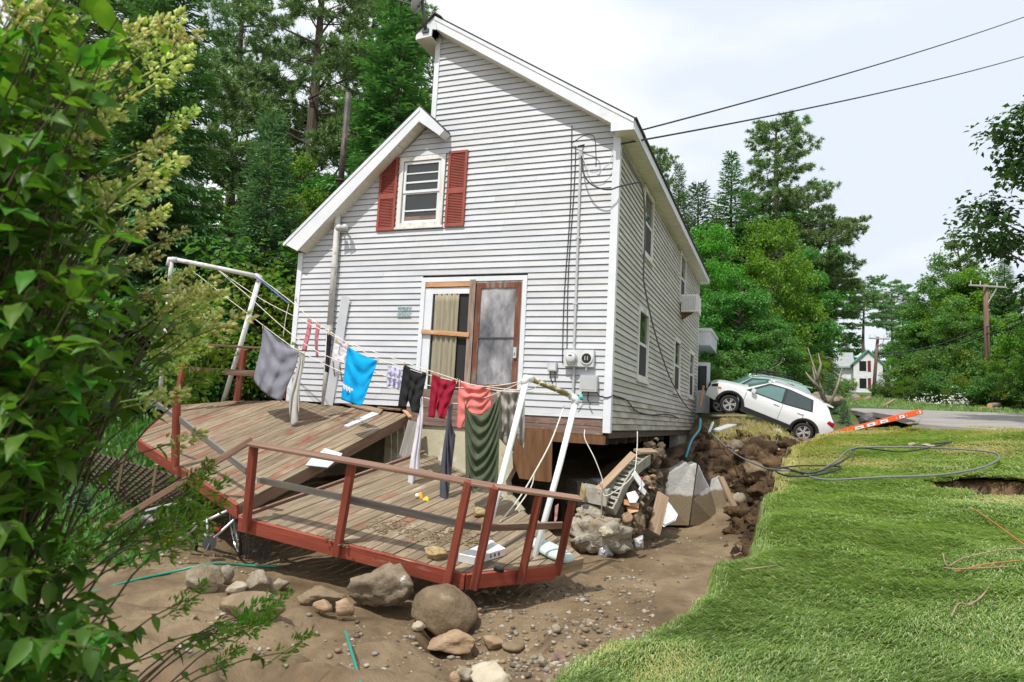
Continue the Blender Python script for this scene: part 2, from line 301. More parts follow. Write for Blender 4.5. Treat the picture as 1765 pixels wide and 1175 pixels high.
class MB:
    def __init__(s): s.v = []; s.f = []
    def add(s, v, f):
        n = len(s.v); s.v += [tuple(map(float, p)) for p in v]; s.f += [tuple(i + n for i in q) for q in f]; return s
    def box(s, lo, hi):
        (a, b, c), (d, e, g) = lo, hi
        return s.add([(a, b, c), (d, b, c), (d, e, c), (a, e, c), (a, b, g), (d, b, g), (d, e, g), (a, e, g)],
                     [(0, 3, 2, 1), (4, 5, 6, 7), (0, 1, 5, 4), (1, 2, 6, 5), (2, 3, 7, 6), (3, 0, 4, 7)])
    def bar(s, a, b, wd, ht, up=(0, 0, 1), ch=.12):
        a = np.asarray(a, float); b = np.asarray(b, float); d, sd, u = frame(b - a, up)
        x, y = wd / 2, ht / 2; c = min(wd, ht) * ch
        pr = [(x, -y + c), (x, y - c), (x - c, y), (-x + c, y), (-x, y - c), (-x, -y + c), (-x + c, -y), (x - c, -y)]
        v = [a + sd * p + u * q for p, q in pr] + [b + sd * p + u * q for p, q in pr]
        return s.add(v, [(i, (i + 1) % 8, 8 + (i + 1) % 8, 8 + i) for i in range(8)] + [tuple(range(7, -1, -1)), tuple(range(8, 16))])
    def tube(s, pts, r, n=8, cap=True):
        pts = [np.asarray(p, float) for p in pts]; k = len(pts)
        rs = [r] * k if np.isscalar(r) else r
        v = []; pu = np.array([.13, .21, 1.])
        for i, p in enumerate(pts):
            d = pts[min(i + 1, k - 1)] - pts[max(i - 1, 0)]
            d, sd, u = frame(d, pu); pu = u
            v += [p + (sd * math.cos(t) + u * math.sin(t)) * rs[i] for t in [2 * math.pi * j / n for j in range(n)]]
        f = [(i * n + j, i * n + (j + 1) % n, (i + 1) * n + (j + 1) % n, (i + 1) * n + j) for i in range(k - 1) for j in range(n)]
        if cap: f += [tuple(range(n - 1, -1, -1)), tuple(range((k - 1) * n, k * n))]
        return s.add(v, f)
    def prism(s, poly, d):                    # polygon (points) swept by vector d
        n = len(poly); d = np.asarray(d, float); p = [np.asarray(q, float) for q in poly]
        return s.add(p + [q + d for q in p], [tuple(range(n - 1, -1, -1)), tuple(range(n, 2 * n))] + [(i, (i + 1) % n, n + (i + 1) % n, n + i) for i in range(n)])
    def disc(s, c, axis, r, n=16, th=.01):
        d, a, b = frame(axis); c = np.asarray(c, float)
        return s.prism([c + (a * math.cos(t) + b * math.sin(t)) * r for t in [2 * math.pi * j / n for j in range(n)]], d * th)
    def grid(s, pts):                         # pts[i][j]
        m, n = len(pts), len(pts[0])
        return s.add([p for r in pts for p in r], [(i * n + j, i * n + j + 1, (i + 1) * n + j + 1, (i + 1) * n + j) for i in range(m - 1) for j in range(n - 1)])
    def mesh(s, name, m, smooth=False):
        me = bpy.data.meshes.new(name); me.from_pydata(s.v, [], s.f); me.materials.append(m)
        if smooth:
            for p in me.polygons: p.use_smooth = True
        me.update(); return me
    def build(s, name, m, parent=None, local=False, smooth=False):
        me = s.mesh(name, m, smooth)
        if parent is not None and not local: me.transform(W[parent.name].inverted())
        return link(name, me, parent, local=Matrix.Identity(4) if parent is not None else None)
def beam(name, a, b, wd, ht, m, parent=None, up=(0, 0, 1), local=False):
    """a timber in its own frame: local x runs along it"""
    a = np.asarray(a, float); b = np.asarray(b, float); d, sd, u = frame(b - a, up); ln = np.linalg.norm(b - a)
    mb = MB().bar((0, 0, 0), (ln, 0, 0), wd, ht)
    mw = Matrix(((d[0], sd[0], u[0], a[0]), (d[1], sd[1], u[1], a[1]), (d[2], sd[2], u[2], a[2]), (0, 0, 0, 1)))
    me = mb.mesh(name, m)
    if parent is None: return link(name, me, mw=mw)
    return link(name, me, parent, local=mw) if local else link(name, me, parent, mw=mw)
def solid(o, t, off=0.):
    md = o.modifiers.new('thick', 'SOLIDIFY'); md.thickness = t; md.offset = off; return o
# ================================================================== THE SETTING
LP = (nrm((-.1, -.045, 1)), None); LP = (LP[0], LP[0] @ np.array([0, 0, .08]))
def zl(x, y): return .08 + .1 * x + .045 * y
def lawn_pt(px, py, dz=0.): return on(px, py, (LP[0], LP[0] @ np.array([0, 0, .08 + dz])))
EDGE = [(970, 1180), (1020, 1140), (1075, 1110), (1130, 1088), (1200, 1042), (1226, 1034), (1238, 1008), (1244, 984), (1290, 968), (1308, 950), (1310, 930), (1322, 895), (1336, 868), (1352, 842), (1350, 815), (1358, 790), (1380, 770), (1420, 752), (1452, 745), (1490, 737), (1520, 733)]
ep = [lawn_pt(a, b, -.06 - .17 * max(0, min(1, (b - 930) / 80)))[:2] for a, b in EDGE]
LAWN = np.array([(-3.2, -3), (-1.6, 2.6)] + [tuple(p) for p in ep] + [(11.3, 20.2), (12.6, 19.6), (15.5, 17.8), (22, 15.5), (45, 12), (45, -3)])
def sdf(poly, x, y):
    x = np.asarray(x, float); y = np.asarray(y, float); d = np.full(x.shape, 1e9); ins = np.zeros(x.shape, bool)
    for i in range(len(poly)):
        a = poly[i]; b = poly[(i + 1) % len(poly)]; e = b - a
        t = np.clip(((x - a[0]) * e[0] + (y - a[1]) * e[1]) / (e @ e), 0, 1)
        d = np.minimum(d, np.hypot(x - a[0] - t * e[0], y - a[1] - t * e[1]))
        c = (a[1] > y) != (b[1] > y)
        with np.errstate(divide='ignore', invalid='ignore'):
            ins ^= c & (x < (b[0] - a[0]) * (y - a[1]) / (b[1] - a[1]) + a[0])
    return np.where(ins, d, -d)
_g = np.random.default_rng(5); _pt = _g.random((64, 64))
def vnoise(x, y):
    xi = np.floor(x).astype(int); yi = np.floor(y).astype(int); fx = x - xi; fy = y - yi
    fx = fx * fx * (3 - 2 * fx); fy = fy * fy * (3 - 2 * fy); q = lambda a, b: _pt[a % 64, b % 64]
    return (q(xi, yi) * (1 - fx) + q(xi + 1, yi) * fx) * (1 - fy) + (q(xi, yi + 1) * (1 - fx) + q(xi + 1, yi + 1) * fx) * fy - .5
def fbm(x, y, o=5, s=1.):
    r = 0; a = 1.
    for i in range(o): r = r + a * vnoise(x * s + 17.3 * i, y * s + 5.1 * i); s *= 2.03; a *= .52
    return r
ctl = []
for px, py, z in [(820, 1120, 0), (1100, 1090, .0), (1000, 1020, 0), (1200, 900, .10), (1240, 955, .10), (1100, 940, .04), (1000, 985, 0), (600, 1035, -.02), (400, 1002, .05), (700, 1120, .06), (560, 1120, .16), (350, 1100, .28), (450, 1090, .14), (200, 1060, .2), (200, 935, .12), (100, 1000, .3), (300, 940, .05), (1150, 895, .10)]:
    ctl.append(PZ(px, py, z))
for a in [(1230, 850, 16.6), (1275, 800, 17.6), (1290, 742, 18.4), (1335, 752, 18.9), (1245, 752, 18.6), (1215, 770, 18.2), (1380, 768, 19.8), (1245, 716, 22.4), (1380, 760, 22.0), (1325, 735, 22.3), (1300, 860, 15.2), (1330, 800, 17.2), (1450, 745, 23), (1220, 712, 25)]:
    ctl.append(P(*a))
for x, y, z in [(-3, 2, .05), (-3, 6, .45), (-3, 11, 1.2), (-.4, 6, .3), (-.5, 11, 1.0), (-6, 10, 1.35), (-6.5, 3, .6)]:
    p = hw(x, y, 0); ctl.append(np.array([p[0], p[1], z]))
ctl += [np.array(q, float) for q in [(-5, 11, .3), (-6.5, 9, .25), (-8, 12, .6), (-8, 15.5, 1.4), (-5.6, 17, 1.7), (-12, 14, 1.3), (-13, 22, 2.4), (-6, 24, 2.5), (-3, 5, .3), (-5, 6, .35), (-1, 2, .2), (0, 60, 5), (30, 60, 4.35), (36, 74, 4.9), (44, 60, 4.9), (-40, 60, 9), (20, 36, 3.3), (32, 30, 3.1), (15, 27.5, 2.6), (45, 22, 3.0), (80, 80, 7), (-80, 80, 11), (0, 170, 14), (150, 150, 14), (-150, 150, 16), (0, -6, .1), (10, -5, .6), (-10, -5, .7), (20, 10, 2.0), (150, 0, 6), (-150, 0, 8), (0, -150, 2)]]
ctl = np.array(ctl)
_n = len(ctl); _D = np.hypot(ctl[:, None, 0] - ctl[None, :, 0], ctl[:, None, 1] - ctl[None, :, 1])
_A = np.zeros((_n + 3, _n + 3)); _A[:_n, :_n] = _D - np.eye(_n) * .12; _A[:_n, _n] = 1; _A[:_n, _n + 1:] = ctl[:, :2]; _A[_n:, :_n] = _A[:_n, _n:].T
_w = np.linalg.solve(_A, np.r_[ctl[:, 2], 0, 0, 0])
def zmud(x, y):
    x = np.asarray(x, float); y = np.asarray(y, float); r = _w[_n] + _w[_n + 1] * x + _w[_n + 2] * y
    for i in range(_n): r = r + _w[i] * np.hypot(x - ctl[i, 0], y - ctl[i, 1])
    return r
def sstep(a, b, x):
    t = np.clip((x - a) / (b - a), 0, 1); return t * t * (3 - 2 * t)
hole = P(1512, 728, 22.6); rip = lawn_pt(1745, 835)
def rips(x, y):                              # torn places inside the lawn
    x = x + fbm(x, y, 3, 2.1) * .7; y = y + fbm(x + 5, y, 3, 2.3) * .6
    return np.exp(-(((x - rip[0]) / 1.0) ** 2 + ((y - rip[1]) / .8) ** 2) ** 2)
def zground(x, y):
    x = np.asarray(x, float); y = np.asarray(y, float); s = sdf(LAWN, x, y) + fbm(x, y, 4, 1.7) * .25
    near = sstep(10, 6, y); wd = .16 + .55 * near + .75 * sstep(11, 14, y)
    m = zmud(x, y); fine = sstep(60, 20, np.hypot(x, y))
    m = m + (.10 - np.abs(fbm(x + 3, y, 4, .75))) * .52 * sstep(9.2, 7.4, y) * sstep(2.0, -.5, x - .3 * y + 2)
    slope = sstep(.35, 1.3, m) * sstep(21.5, 17, y) * sstep(2, 3, x)
    m = m + fbm(x, y, 5, .9) * (.13 + .9 * slope) * fine + (fbm(x + 9, y, 5, 3.5) * (.05 + .06 * sstep(9, 7, y) + .30 * slope)) * fine
    t = sstep(-wd, .06, s); l = zl(x, y) - .13 - .22 * np.exp(-np.maximum(s, 0) / (.18 + .5 * near)) * sstep(12, 6, y) - .6 * rips(x, y)
    t = t + fbm(x, y, 4, 2.3) * .55 * t * (1 - t) * 4 * sstep(9, 11, y)
    l = np.where(y > 20.5, m, l)
    z = m * (1 - t) + np.maximum(l, np.minimum(m, l + .1)) * t
    z = z - 1.0 * np.exp(-(((x - hole[0]) / 1.5) ** 2 + ((y - hole[1]) / 1.7) ** 2) ** 2)
    return z
def axis(lo, hi, st, far, n):
    o = np.geomspace(1, far, n); return np.r_[(lo - o)[::-1], np.arange(lo, hi, st), hi + o - 1 + st]
gx = axis(-9, 13, .1, 230, 26); gy = axis(2.6, 25, .1, 260, 26); gy[gy < -60] = np.linspace(-260, -61, (gy < -60).sum())
XX, YY = np.meshgrid(gx, gy); ZZ = zground(XX.ravel(), YY.ravel()).reshape(XX.shape)
ny, nx = XX.shape; ii = np.arange(ny * nx).reshape(ny, nx)
quads = np.stack([ii[:-1, :-1], ii[:-1, 1:], ii[1:, 1:], ii[1:, :-1]], -1).reshape(-1, 4)

def ground_mat():
    m, t, b = base_mat('mud_and_soil'); l = t.links.new; b.inputs['Roughness'].default_value = .8; b.inputs['Specular IOR Level'].default_value = .35
    tc = t.nodes.new('ShaderNodeTexCoord')
    def nz(s, d=6, st=(1, 1, 1)):
        mp = t.nodes.new('ShaderNodeMapping'); mp.inputs['Scale'].default_value = st; l(tc.outputs['Object'], mp.inputs[0])
        n = t.nodes.new('ShaderNodeTexNoise'); n.inputs['Scale'].default_value = s; n.inputs['Detail'].default_value = d; n.inputs['Roughness'].default_value = .65; l(mp.outputs[0], n.inputs[0]); return n.outputs[0]
    a = ramp(t, [(.28, (.082, .054, .028)), (.46, (.165, .115, .063)), (.7, (.275, .203, .122))]); l(nz(.9), a.inputs[0])
    s2 = ramp(t, [(.28, (.028, .018, .011)), (.46, (.075, .046, .024)), (.62, (.15, .088, .040)), (.8, (.25, .18, .115))]); l(nz(2.3, 9), s2.inputs[0])
    at = t.nodes.new('ShaderNodeAttribute'); at.attribute_name = 'soil'
    mm = t.nodes.new('ShaderNodeMixRGB'); l(at.outputs['Fac'], mm.inputs[0]); l(a.outputs[0], mm.inputs[1]); l(s2.outputs[0], mm.inputs[2])
    p = ramp(t, [(.55, (0, 0, 0)), (.72, (1, 1, 1))]); l(nz(1.4, 8, (1, .6, 1)), p.inputs[0])   # darker silt left in streaks
    dk = t.nodes.new('ShaderNodeMixRGB'); dk.inputs[2].default_value = (.075, .052, .030, 1); l(mm.outputs[0], dk.inputs[1])
    sc = t.nodes.new('ShaderNodeMath'); sc.operation = 'MULTIPLY'; sc.inputs[1].default_value = .75; l(p.outputs[0], sc.inputs[0]); l(sc.outputs[0], dk.inputs[0])
    at2 = t.nodes.new('ShaderNodeAttribute'); at2.attribute_name = 'green'
    gr = ramp(t, [(.3, (.03, .06, .012)), (.7, (.075, .13, .025))]); l(nz(3.), gr.inputs[0])
    m3 = t.nodes.new('ShaderNodeMixRGB'); l(at2.outputs['Fac'], m3.inputs[0]); l(dk.outputs[0], m3.inputs[1]); l(gr.outputs[0], m3.inputs[2])
    l(m3.outputs[0], b.inputs['Base Color'])
    rr = t.nodes.new('ShaderNodeMapRange'); rr.inputs[3].default_value = .85; rr.inputs[4].default_value = .35; l(nz(.7), rr.inputs[0]); l(rr.outputs[0], b.inputs['Roughness'])
    bp = t.nodes.new('ShaderNodeBump'); bp.inputs['Strength'].default_value = .8; bp.inputs['Distance'].default_value = .05; l(nz(9, 10), bp.inputs['Height']); l(bp.outputs[0], b.inputs['Normal'])
    return m
MT['ground'] = ground_mat()
gme = mesh_np('ground', np.stack([XX, YY, ZZ], -1).reshape(-1, 3), quads, MT['ground'], True)
gyy, gxx = np.gradient(ZZ, gy, gx); slp = np.hypot(gxx, gyy)
soil = sstep(.45, 1.1, slp) ; soil = np.maximum(soil, sstep(.45, .9, zmud(XX, YY)) * sstep(22, 17, YY) * sstep(2.5, 3.5, XX)) * sstep(40, 25, np.hypot(XX, YY))
green = np.maximum(sstep(22, 27, YY) * sstep(-30, 0, XX), sstep(-4.5, -7, XX) * sstep(11, 15, YY)); green = np.maximum(green, sstep(30, 45, np.hypot(XX, YY)))
for nm, arr in (('soil', soil), ('green', green)):
    a = gme.attributes.new(nm, 'FLOAT', 'POINT'); a.data.foreach_set('value', np.ascontiguousarray(arr.ravel(), dtype=np.float32))
prop(link('ground', gme), kind='structure')

# lawn sheet with its ragged lip
mxx = np.arange(-2.5, 15, .1); myy = np.arange(1.6, 21.3, .1); LX, LY = np.meshgrid(mxx, myy)
ls = sdf(LAWN, LX, LY) + fbm(LX, LY, 4, 1.7) * .25
def zlawn(x, y, s): return zl(x, y) - .22 * np.exp(-np.maximum(s, 0) / (.18 + .5 * sstep(10, 6, y))) * sstep(12, 6, y) + fbm(x, y, 4, 1.1) * .09 - .03
LZ = zlawn(LX, LY, ls) + .015
keep = (ls > -.02) & (rips(LX, LY) < .35)
k4 = keep[:-1, :-1] & keep[:-1, 1:] & keep[1:, 1:] & keep[1:, :-1]
li = np.arange(LX.size).reshape(LX.shape)
lq = np.stack([li[:-1, :-1], li[:-1, 1:], li[1:, 1:], li[1:, :-1]], -1)[k4]
used, inv = np.unique(lq.ravel(), return_inverse=True)
MT['turf'] = mat('turf', [(.3, (.05, .075, .016)), (.55, (.09, .13, .028)), (.75, (.15, .15, .05))], 2.5, rough=.95, bump=1., bscale=40)
lawn = link('lawn', mesh_np('lawn', np.stack([LX, LY, LZ], -1).reshape(-1, 3)[used], inv.reshape(-1, 4), MT['turf'], True)); prop(lawn, kind='structure'); solid(lawn, .07, -1)

# grass blades, combed flat by the flood
def blades(n, dens, wd, lng, gen):
    x = gen.random(n * 4); y = gen.random(n * 4); y = 3.3 + 17.5 * y ** dens; x = -1.2 + x * (2.0 + y * .78)
    s = sdf(LAWN, x, y) + fbm(x, y, 4, 1.7) * .25
    ok = (s > -.05) & (rips(x, y) < .45); x, y, s = x[ok][:n], y[ok][:n], s[ok][:n]; n = len(x)
    z = zlawn(x, y, s) + .01
    ang = math.radians(208) + fbm(x, y, 4, .7) * 1.9 + gen.normal(0, .42, n)
    d = np.stack([np.cos(ang), np.sin(ang)], -1); L_ = lng * gen.uniform(.6, 1.5, n) * (1 + y * .045); w_ = wd * gen.uniform(.7, 1.3, n) * (1 + y * .11)
    sd = np.stack([-d[:, 1], d[:, 0]], -1) * w_[:, None] / 2
    rise = L_ * gen.uniform(.04, .32, n)
    droop = np.where(s < .12, .14, 0.) * L_ / lng
    p0 = np.stack([x, y, z], -1)
    v = np.empty((n, 5, 3))
    v[:, 0, :2] = p0[:, :2] - sd; v[:, 1, :2] = p0[:, :2] + sd; v[:, 0, 2] = v[:, 1, 2] = z
    m = p0[:, :2] + d * L_[:, None] * .5
    v[:, 2, :2] = m - sd * .9; v[:, 3, :2] = m + sd * .9; v[:, 2, 2] = z + rise; v[:, 3, 2] = z + rise + w_ * .3
    v[:, 4, :2] = p0[:, :2] + d * L_[:, None]; v[:, 4, 2] = z + rise * .55 - droop
    b = np.arange(n)[:, None] * 5
    f = np.concatenate([b + np.array([0, 1, 3]), b + np.array([0, 3, 2]), b + np.array([2, 3, 4])])
    dry = (fbm(x, y, 3, .7) + .085 * np.clip(y - 10, 0, 9) + gen.normal(0, .22, n) + .35 * np.exp(-np.maximum(s, 0) * 4) > .55).astype(int)
    dry = np.where((dry == 0) & (gen.random(n) < .20), 2, dry)
    return v.reshape(-1, 3), f, np.concatenate([dry, dry, dry])
gv, gf, gm = blades(340000, 1.9, .0046, .085, np.random.default_rng(3))
prop(link('grass', mesh_np('grass', gv, gf, [MT['grass'], MT['drygrass'], MT['palegrass']], False, gm)), kind='stuff')

# road: a slab undermined at its near left end
MT['asphalt'] = mat('dusty_asphalt', [(.3, (.22, .205, .19)), (.7, (.31, .295, .28))], 1.5, stretch=(.3, 1, 1), rough=.9, bump=.3, bscale=60, extra=[((.36, .33, .28), 1.2, (.25, 1.5, 1), .5, .7)])
near = [(1466, 706.5, 28), (1476, 708, 26), (1492, 711.5, 24.5), (1504, 710, 24.3), (1516, 712, 23.6), (1528, 714, 23), (1545, 717, 22.2), (1556, 720, 21.4), (1574, 724, 20.6), (1583, 728, 20.0), (1572, 730, 19.8), (1640, 735, 19.2), (1700, 738.5, 18.6), (1765, 742.5, 18), (1900, 750, 17), (2400, 775, 14)]
fx = [1468, 1480, 1495, 1508, 1520, 1534, 1548, 1562, 1578, 1592, 1606, 1660, 1710, 1765, 1900, 2400]
nr = [P(*q) for q in near]; fr = [P(x, 703 + max(0, x - 1480) * .033, 30 - (x - 1468) * .012) for x in fx]
mb = MB(); rows = [[a * (1 - t) + b * t for t in np.linspace(0, 1, 7)] for a, b in zip(nr, fr)]
mb.grid(rows); n0 = len(mb.v); mb.grid([[p - np.array([0, 0, .16]) for p in r] for r in rows])
for i in range(len(rows) - 1): mb.f.append((i * 7, (i + 1) * 7, n0 + (i + 1) * 7, n0 + i * 7))
for j in range(6): mb.f.append((j, j + 1, n0 + j + 1, n0 + j))
prop(mb.build('road', MT['asphalt']), kind='structure')

# ================================================================== THE HOUSE
HM = Matrix(((*HR[0], HT[0]), (*HR[1], HT[1]), (*HR[2], HT[2]), (0, 0, 0, 1)))
house = thing('house', 'undermined two storey house with light grey siding and red shutters', 'house', mw=HM)
I4 = Matrix.Identity(4)
E_ = .1165; Wd, Dp = 6.76, 13.4
def lo_roof(x): return 5.82 + .90 * (x + 3.90)         # soffit line of the lower roof, left slope
def left_lim(z):
    if z < 3.25: return -Wd
    if z < 5.86: return max(-Wd, -3.90 + (z - 5.84) / .90)
    return -3.80
def right_lim(z): return 0. if z < 5.34 else -.068 - (z - 5.42) / .636
fw = MB().box((-Wd + .02, .06, .24), (-3.8, .09, 3.3)).box((-3.79, .06, 2.77), (0, .09, 5.3)).build('front_wall', MT['interior'], house, True)
OPEN = [(-4.49, -3.43, 3.76, 5.26), (-3.80, -1.61, .60, 2.76)]
def course(segs, y0=-.020, y1=-.004, yb=.055, swap=False):
    """a lapped board: (x0 at bottom, x0 at top, x1 at bottom, x1 at top, z0, z1)"""
    mb = MB()
    for a0, a1, b0, b1, z0, z1 in segs:
        v = [(a0, y0, z0), (b0, y0, z0), (b1, y1, z1), (a1, y1, z1), (a0, yb, z0), (b0, yb, z0), (b1, yb, z1), (a1, yb, z1)]
        if swap: v = [(-y, x, z) for x, y, z in v]
        mb.add(v, [(0, 1, 2, 3), (5, 4, 7, 6), (1, 0, 4, 5), (3, 2, 6, 7), (0, 3, 7, 4), (2, 1, 5, 6)])
    return mb
def joints(segs):
    """long runs are made of two lengths of board butted with a hairline gap"""
    out = []
    for s in segs:
        if s[2] - s[0] > 3.2:
            c = s[0] + (s[2] - s[0]) * (.3 + .4 * rng.random()); out += [(s[0], s[1], c - .001, c - .001, s[4], s[5]), (c + .001, c + .001, s[2], s[3], s[4], s[5])]
        else: out.append(s)
    return out
z = .24; k = 0
while z < 7.75:
    z0, z1 = z + .010, z + E_ + .002
    a0, a1, b0, b1 = left_lim(z0), left_lim(z1), right_lim(z0) + .03, right_lim(z1) + .03
    if z0 < 5.34: b0 = b1 = 0.
    if b1 - a1 < .02: b1 = a1 + .02
    if b0 - a0 > .05:
        cuts = [(o[0], o[1]) for o in OPEN if z1 > o[2] + .02 and z0 < o[3] - .02]
        segs = []; l0, l1 = a0, a1
        for c0, c1 in sorted(cuts):
            if c0 > l0 + .02: segs.append((l0, l1, c0, c0, z0, z1))
            l0 = l1 = c1
        segs.append((l0, l1, b0, b1, z0, z1))
        for sg0 in joints(segs): course([sg0], -.026 + (rng.random() - .5) * .005, -.004).build('siding_plank', MT['siding'], fw, True)
    z += E_; k += 1
sw = MB().box((-.09, .1, .02), (-.06, Dp, 5.2)).build('side_wall', MT['interior'], house, True)
SOPEN = []
def side_hit(px, py): return HR.T @ (on(px, py, plane(hw(0, 0, 0), hw(0, 1, 0), hw(0, 0, 1))) - HT)
SW = [(2.25, 3.45, 1.05, 2.58), (7.5, 8.75, 1.05, 2.58), (10.95, 12.2, 1.05, 2.58), (2.42, 3.6, 3.72, 5.2), (8.3, 9.5, 3.72, 5.2)]
z = .0; k = 0
while z < 5.22:
    z0, z1 = z + .012, min(z + E_ + .002, 5.25); segs = []; l = .02
    for c in sorted(o[:2] for o in SW if z1 > o[2] + .02 and z0 < o[3] - .02):
        segs.append((l, l, c[0], c[0], z0, z1)); l = c[1]
    e = Dp - (.0 if k > 3 else .3 * (4 - k) / 4)
    segs.append((l, l, e, e, z0, z1))
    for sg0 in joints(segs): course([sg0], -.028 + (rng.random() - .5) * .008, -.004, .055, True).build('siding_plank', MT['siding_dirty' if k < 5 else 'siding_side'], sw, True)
    z += E_; k += 1
# corner boards
MB().box((-.095, -.038, -.035), (.036, -.004, 5.30)).box((.004, -.036, -.035), (.038, .085, 5.28)).build('corner_trim', MT['trim'], fw, True)
MB().box((-Wd - .03, -.038, .2), (-Wd + .085, -.004, 3.36)).build('corner_trim', MT['trim'], fw, True)
MB().box((-3.84, -.038, 6.0), (-3.735, -.004, 7.70)).build('corner_trim', MT['trim'], fw, True)
MB().box((-.01, Dp - .06, .05), (.032, Dp + .02, 5.25)).build('corner_trim', MT['trim'], sw, True)
MB().box((-1.93, -.034, .205), (-.1, -.0, .248)).build('starter_strip', MT['trim'], fw, True)
# left and rear walls, floor, upper box
MB().box((-Wd, .1, .1), (-Wd + .08, Dp, 3.3)).build('rear_wall', MT['siding_side'], house, True)
MB().box((-Wd, Dp - .1, .1), (-.02, Dp, 5.2)).build('rear_wall', MT['siding_side'], house, True)
MB().box((-3.8, .1, 5.9), (-3.7, Dp, 7.7)).build('rear_wall', MT['siding_side'], house, True)
fl = MB().box((-Wd + .02, .12, -.06), (-.03, Dp - .02, .05)).build('floor_deck', MT['darkwood'], house, True)
for i in range(9):
    y = .5 + i * .8
    MB().box((-3.0, y, -.26), (-.12, y + .045, -.062)).build('joist', MT['darkwood'], fl, True)
# exposed sill under the siding
sb = MB().box((-1.93, -.012, .075), (-.10, .03, .20)).build('sill_board', MT['sill'], house, True)
MB().box((-1.93, -.006, -.075), (-.10, .05, .068)).build('sill_board', MT['sill'], house, True)
MB().box((-1.95, .0, -.24), (-.05, .055, -.08)).build('rim_joist', MT['plywood'], house, True)
MB().box((-3.95, -.03, -.085), (-1.95, .05, .235)).build('sill_board', MT['sill'], house, True)
MB().box((-.06, .1, -.13), (-.012, Dp - .4, -.012)).build('rim_joist', MT['darkwood'], house, True)
MB().prism([(-1.72, -.01, -.02), (-1.0, -.01, -.03), (-.98, -.01, -.92), (-1.02, -.01, -.95), (-1.58, -.01, -.93), (-1.72, -.01, -.6)], (0, .02, 0)).build('plywood_sheet', MT['plywood'], house, True)
# foundation: the part still standing
def jag(poly, n, amp):
    out = []
    for i in range(len(poly)):
        a = np.array(poly[i], float); b = np.array(poly[(i + 1) % len(poly)], float)
        for j in range(n):
            p = a + (b - a) * j / n; q = p + (rng.random(3) - .5) * amp * (j > 0); q[1] = p[1]; out.append(q)
    return out
MB().prism([(-4.4, .02, -.09), (-2.0, .02, -.09), (-1.9, .02, -.35), (-1.75, .02, -.5), (-1.72, .02, -.75), (-1.85, .02, -1.0), (-1.8, .02, -1.25), (-1.55, .02, -1.5), (-1.5, .02, -2.1), (-4.4, .02, -2.1)], (0, .28, 0)).build('foundation_wall', MT['concrete_y'], house, True)
MB().box((-Wd, .3, -2.0), (-Wd + .25, Dp, .08)).build('foundation_wall', MT['concrete_y'], house, True)
MB().box((-Wd, Dp - .3, -1.6), (-.3, Dp - .05, -.07)).build('foundation_wall', MT['concrete_y'], house, True)
MB().box((-.32, 9.4, -1.3), (-.06, Dp - .35, -.14)).build('foundation_wall', MT['block'], house, True)

# roofs
def slab_x(name, poly, y0, y1, m, par): return MB().prism([(x, y0, z) for x, z in poly], (0, y1 - y0, 0)).build(name, m, par, True)
RY0, RY1 = -.30, Dp + .25
pk = (-3.74, 8.0); ev = (.32, 5.43)
roof = slab_x('roof', [(pk[0], pk[1] + .012), (pk[0], pk[1] + .035), (ev[0] + .03, ev[1] + .018), (ev[0] + .03, ev[1] - .005)], RY0 - .02, RY1 + .02, MT['shingle'], house)
slab_x('roof_decking', [(pk[0], pk[1]), (ev[0] - .03, ev[1] - .01), (ev[0] - .03, ev[1] - .10), (pk[0], pk[1] - .2)], RY0 + .03, RY1, MT['soffit'], roof)
slab_x('rake_board', [(pk[0] - .01, pk[1] + .005), (ev[0] + .0, ev[1]), (ev[0] + .0, ev[1] - .19), (-.085, 5.245), (-.085, 5.40), (pk[0] + .06, pk[1] - .28)], RY0 - .012, RY0 + .018, MT['trim'], roof)
slab_x('rake_trim', [(pk[0] - .01, pk[1] + .004), (ev[0] + .004, ev[1]), (ev[0] + .004, ev[1] - .065), (pk[0] - .01, pk[1] - .072)], RY0 - .026, RY0 - .013, MT['trim'], roof)
MB().box((ev[0] - .008, RY0 + .02, ev[1] - .19), (ev[0] + .014, RY1, ev[1] - .002)).build('fascia', MT['trim'], roof, True)
sfm = MB().box((-.02, RY0 + .02, 5.238), (ev[0] - .01, RY1, 5.252)); sof = sfm.build('soffit', MT['soffit'], roof, True)
for i in range(62):
    y = RY0 + .12 + i * .215
    MB().box((.03, y, 5.232), (ev[0] - .02, y + .012, 5.2375)).build('soffit_seam', MT['soffit'], sof, True)
MB().prism([(-3.70, RY0 + .02, 7.72), (-.1, RY0 + .02, 5.43), (-.1, .0, 5.43), (-3.70, .0, 7.72)], (0, 0, .02)).build('rake_soffit', MT['soffit'], roof, True)
# short tail of the main roof past the ridge
slab_x('roof_tail', [(pk[0] - .0, pk[1] + .035), (-4.17, 7.705), (-4.17, 7.68), (pk[0], pk[1] + .01)], RY0 - .03, RY1 + .02, MT['shingle'], roof)
slab_x('rake_board', [(pk[0] - .012, pk[1] + .004), (-4.14, 7.69), (-4.14, 7.575), (-3.80, 7.60), (-3.79, 7.74), (pk[0] + .05, pk[1] - .28)], RY0 - .0115, RY0 + .017, MT['trim'], roof)
MB().box((-4.13, RY0 + .02, 7.575), (-3.80, RY1, 7.60)).build('soffit', MT['soffit'], roof, True)
MB().box((-4.15, RY0 - .01, 7.57), (-4.13, RY1, 7.69)).build('fascia', MT['trim'], roof, True)
slab_x('ridge_cap', [(pk[0] - .14, pk[1] - .06), (pk[0], pk[1] + .085), (pk[0] + .16, pk[1] - .04), (pk[0] + .16, pk[1] - .06), (pk[0], pk[1] + .05), (pk[0] - .14, pk[1] - .085)], RY0 - .06, RY1, MT['darkmetal'], roof)
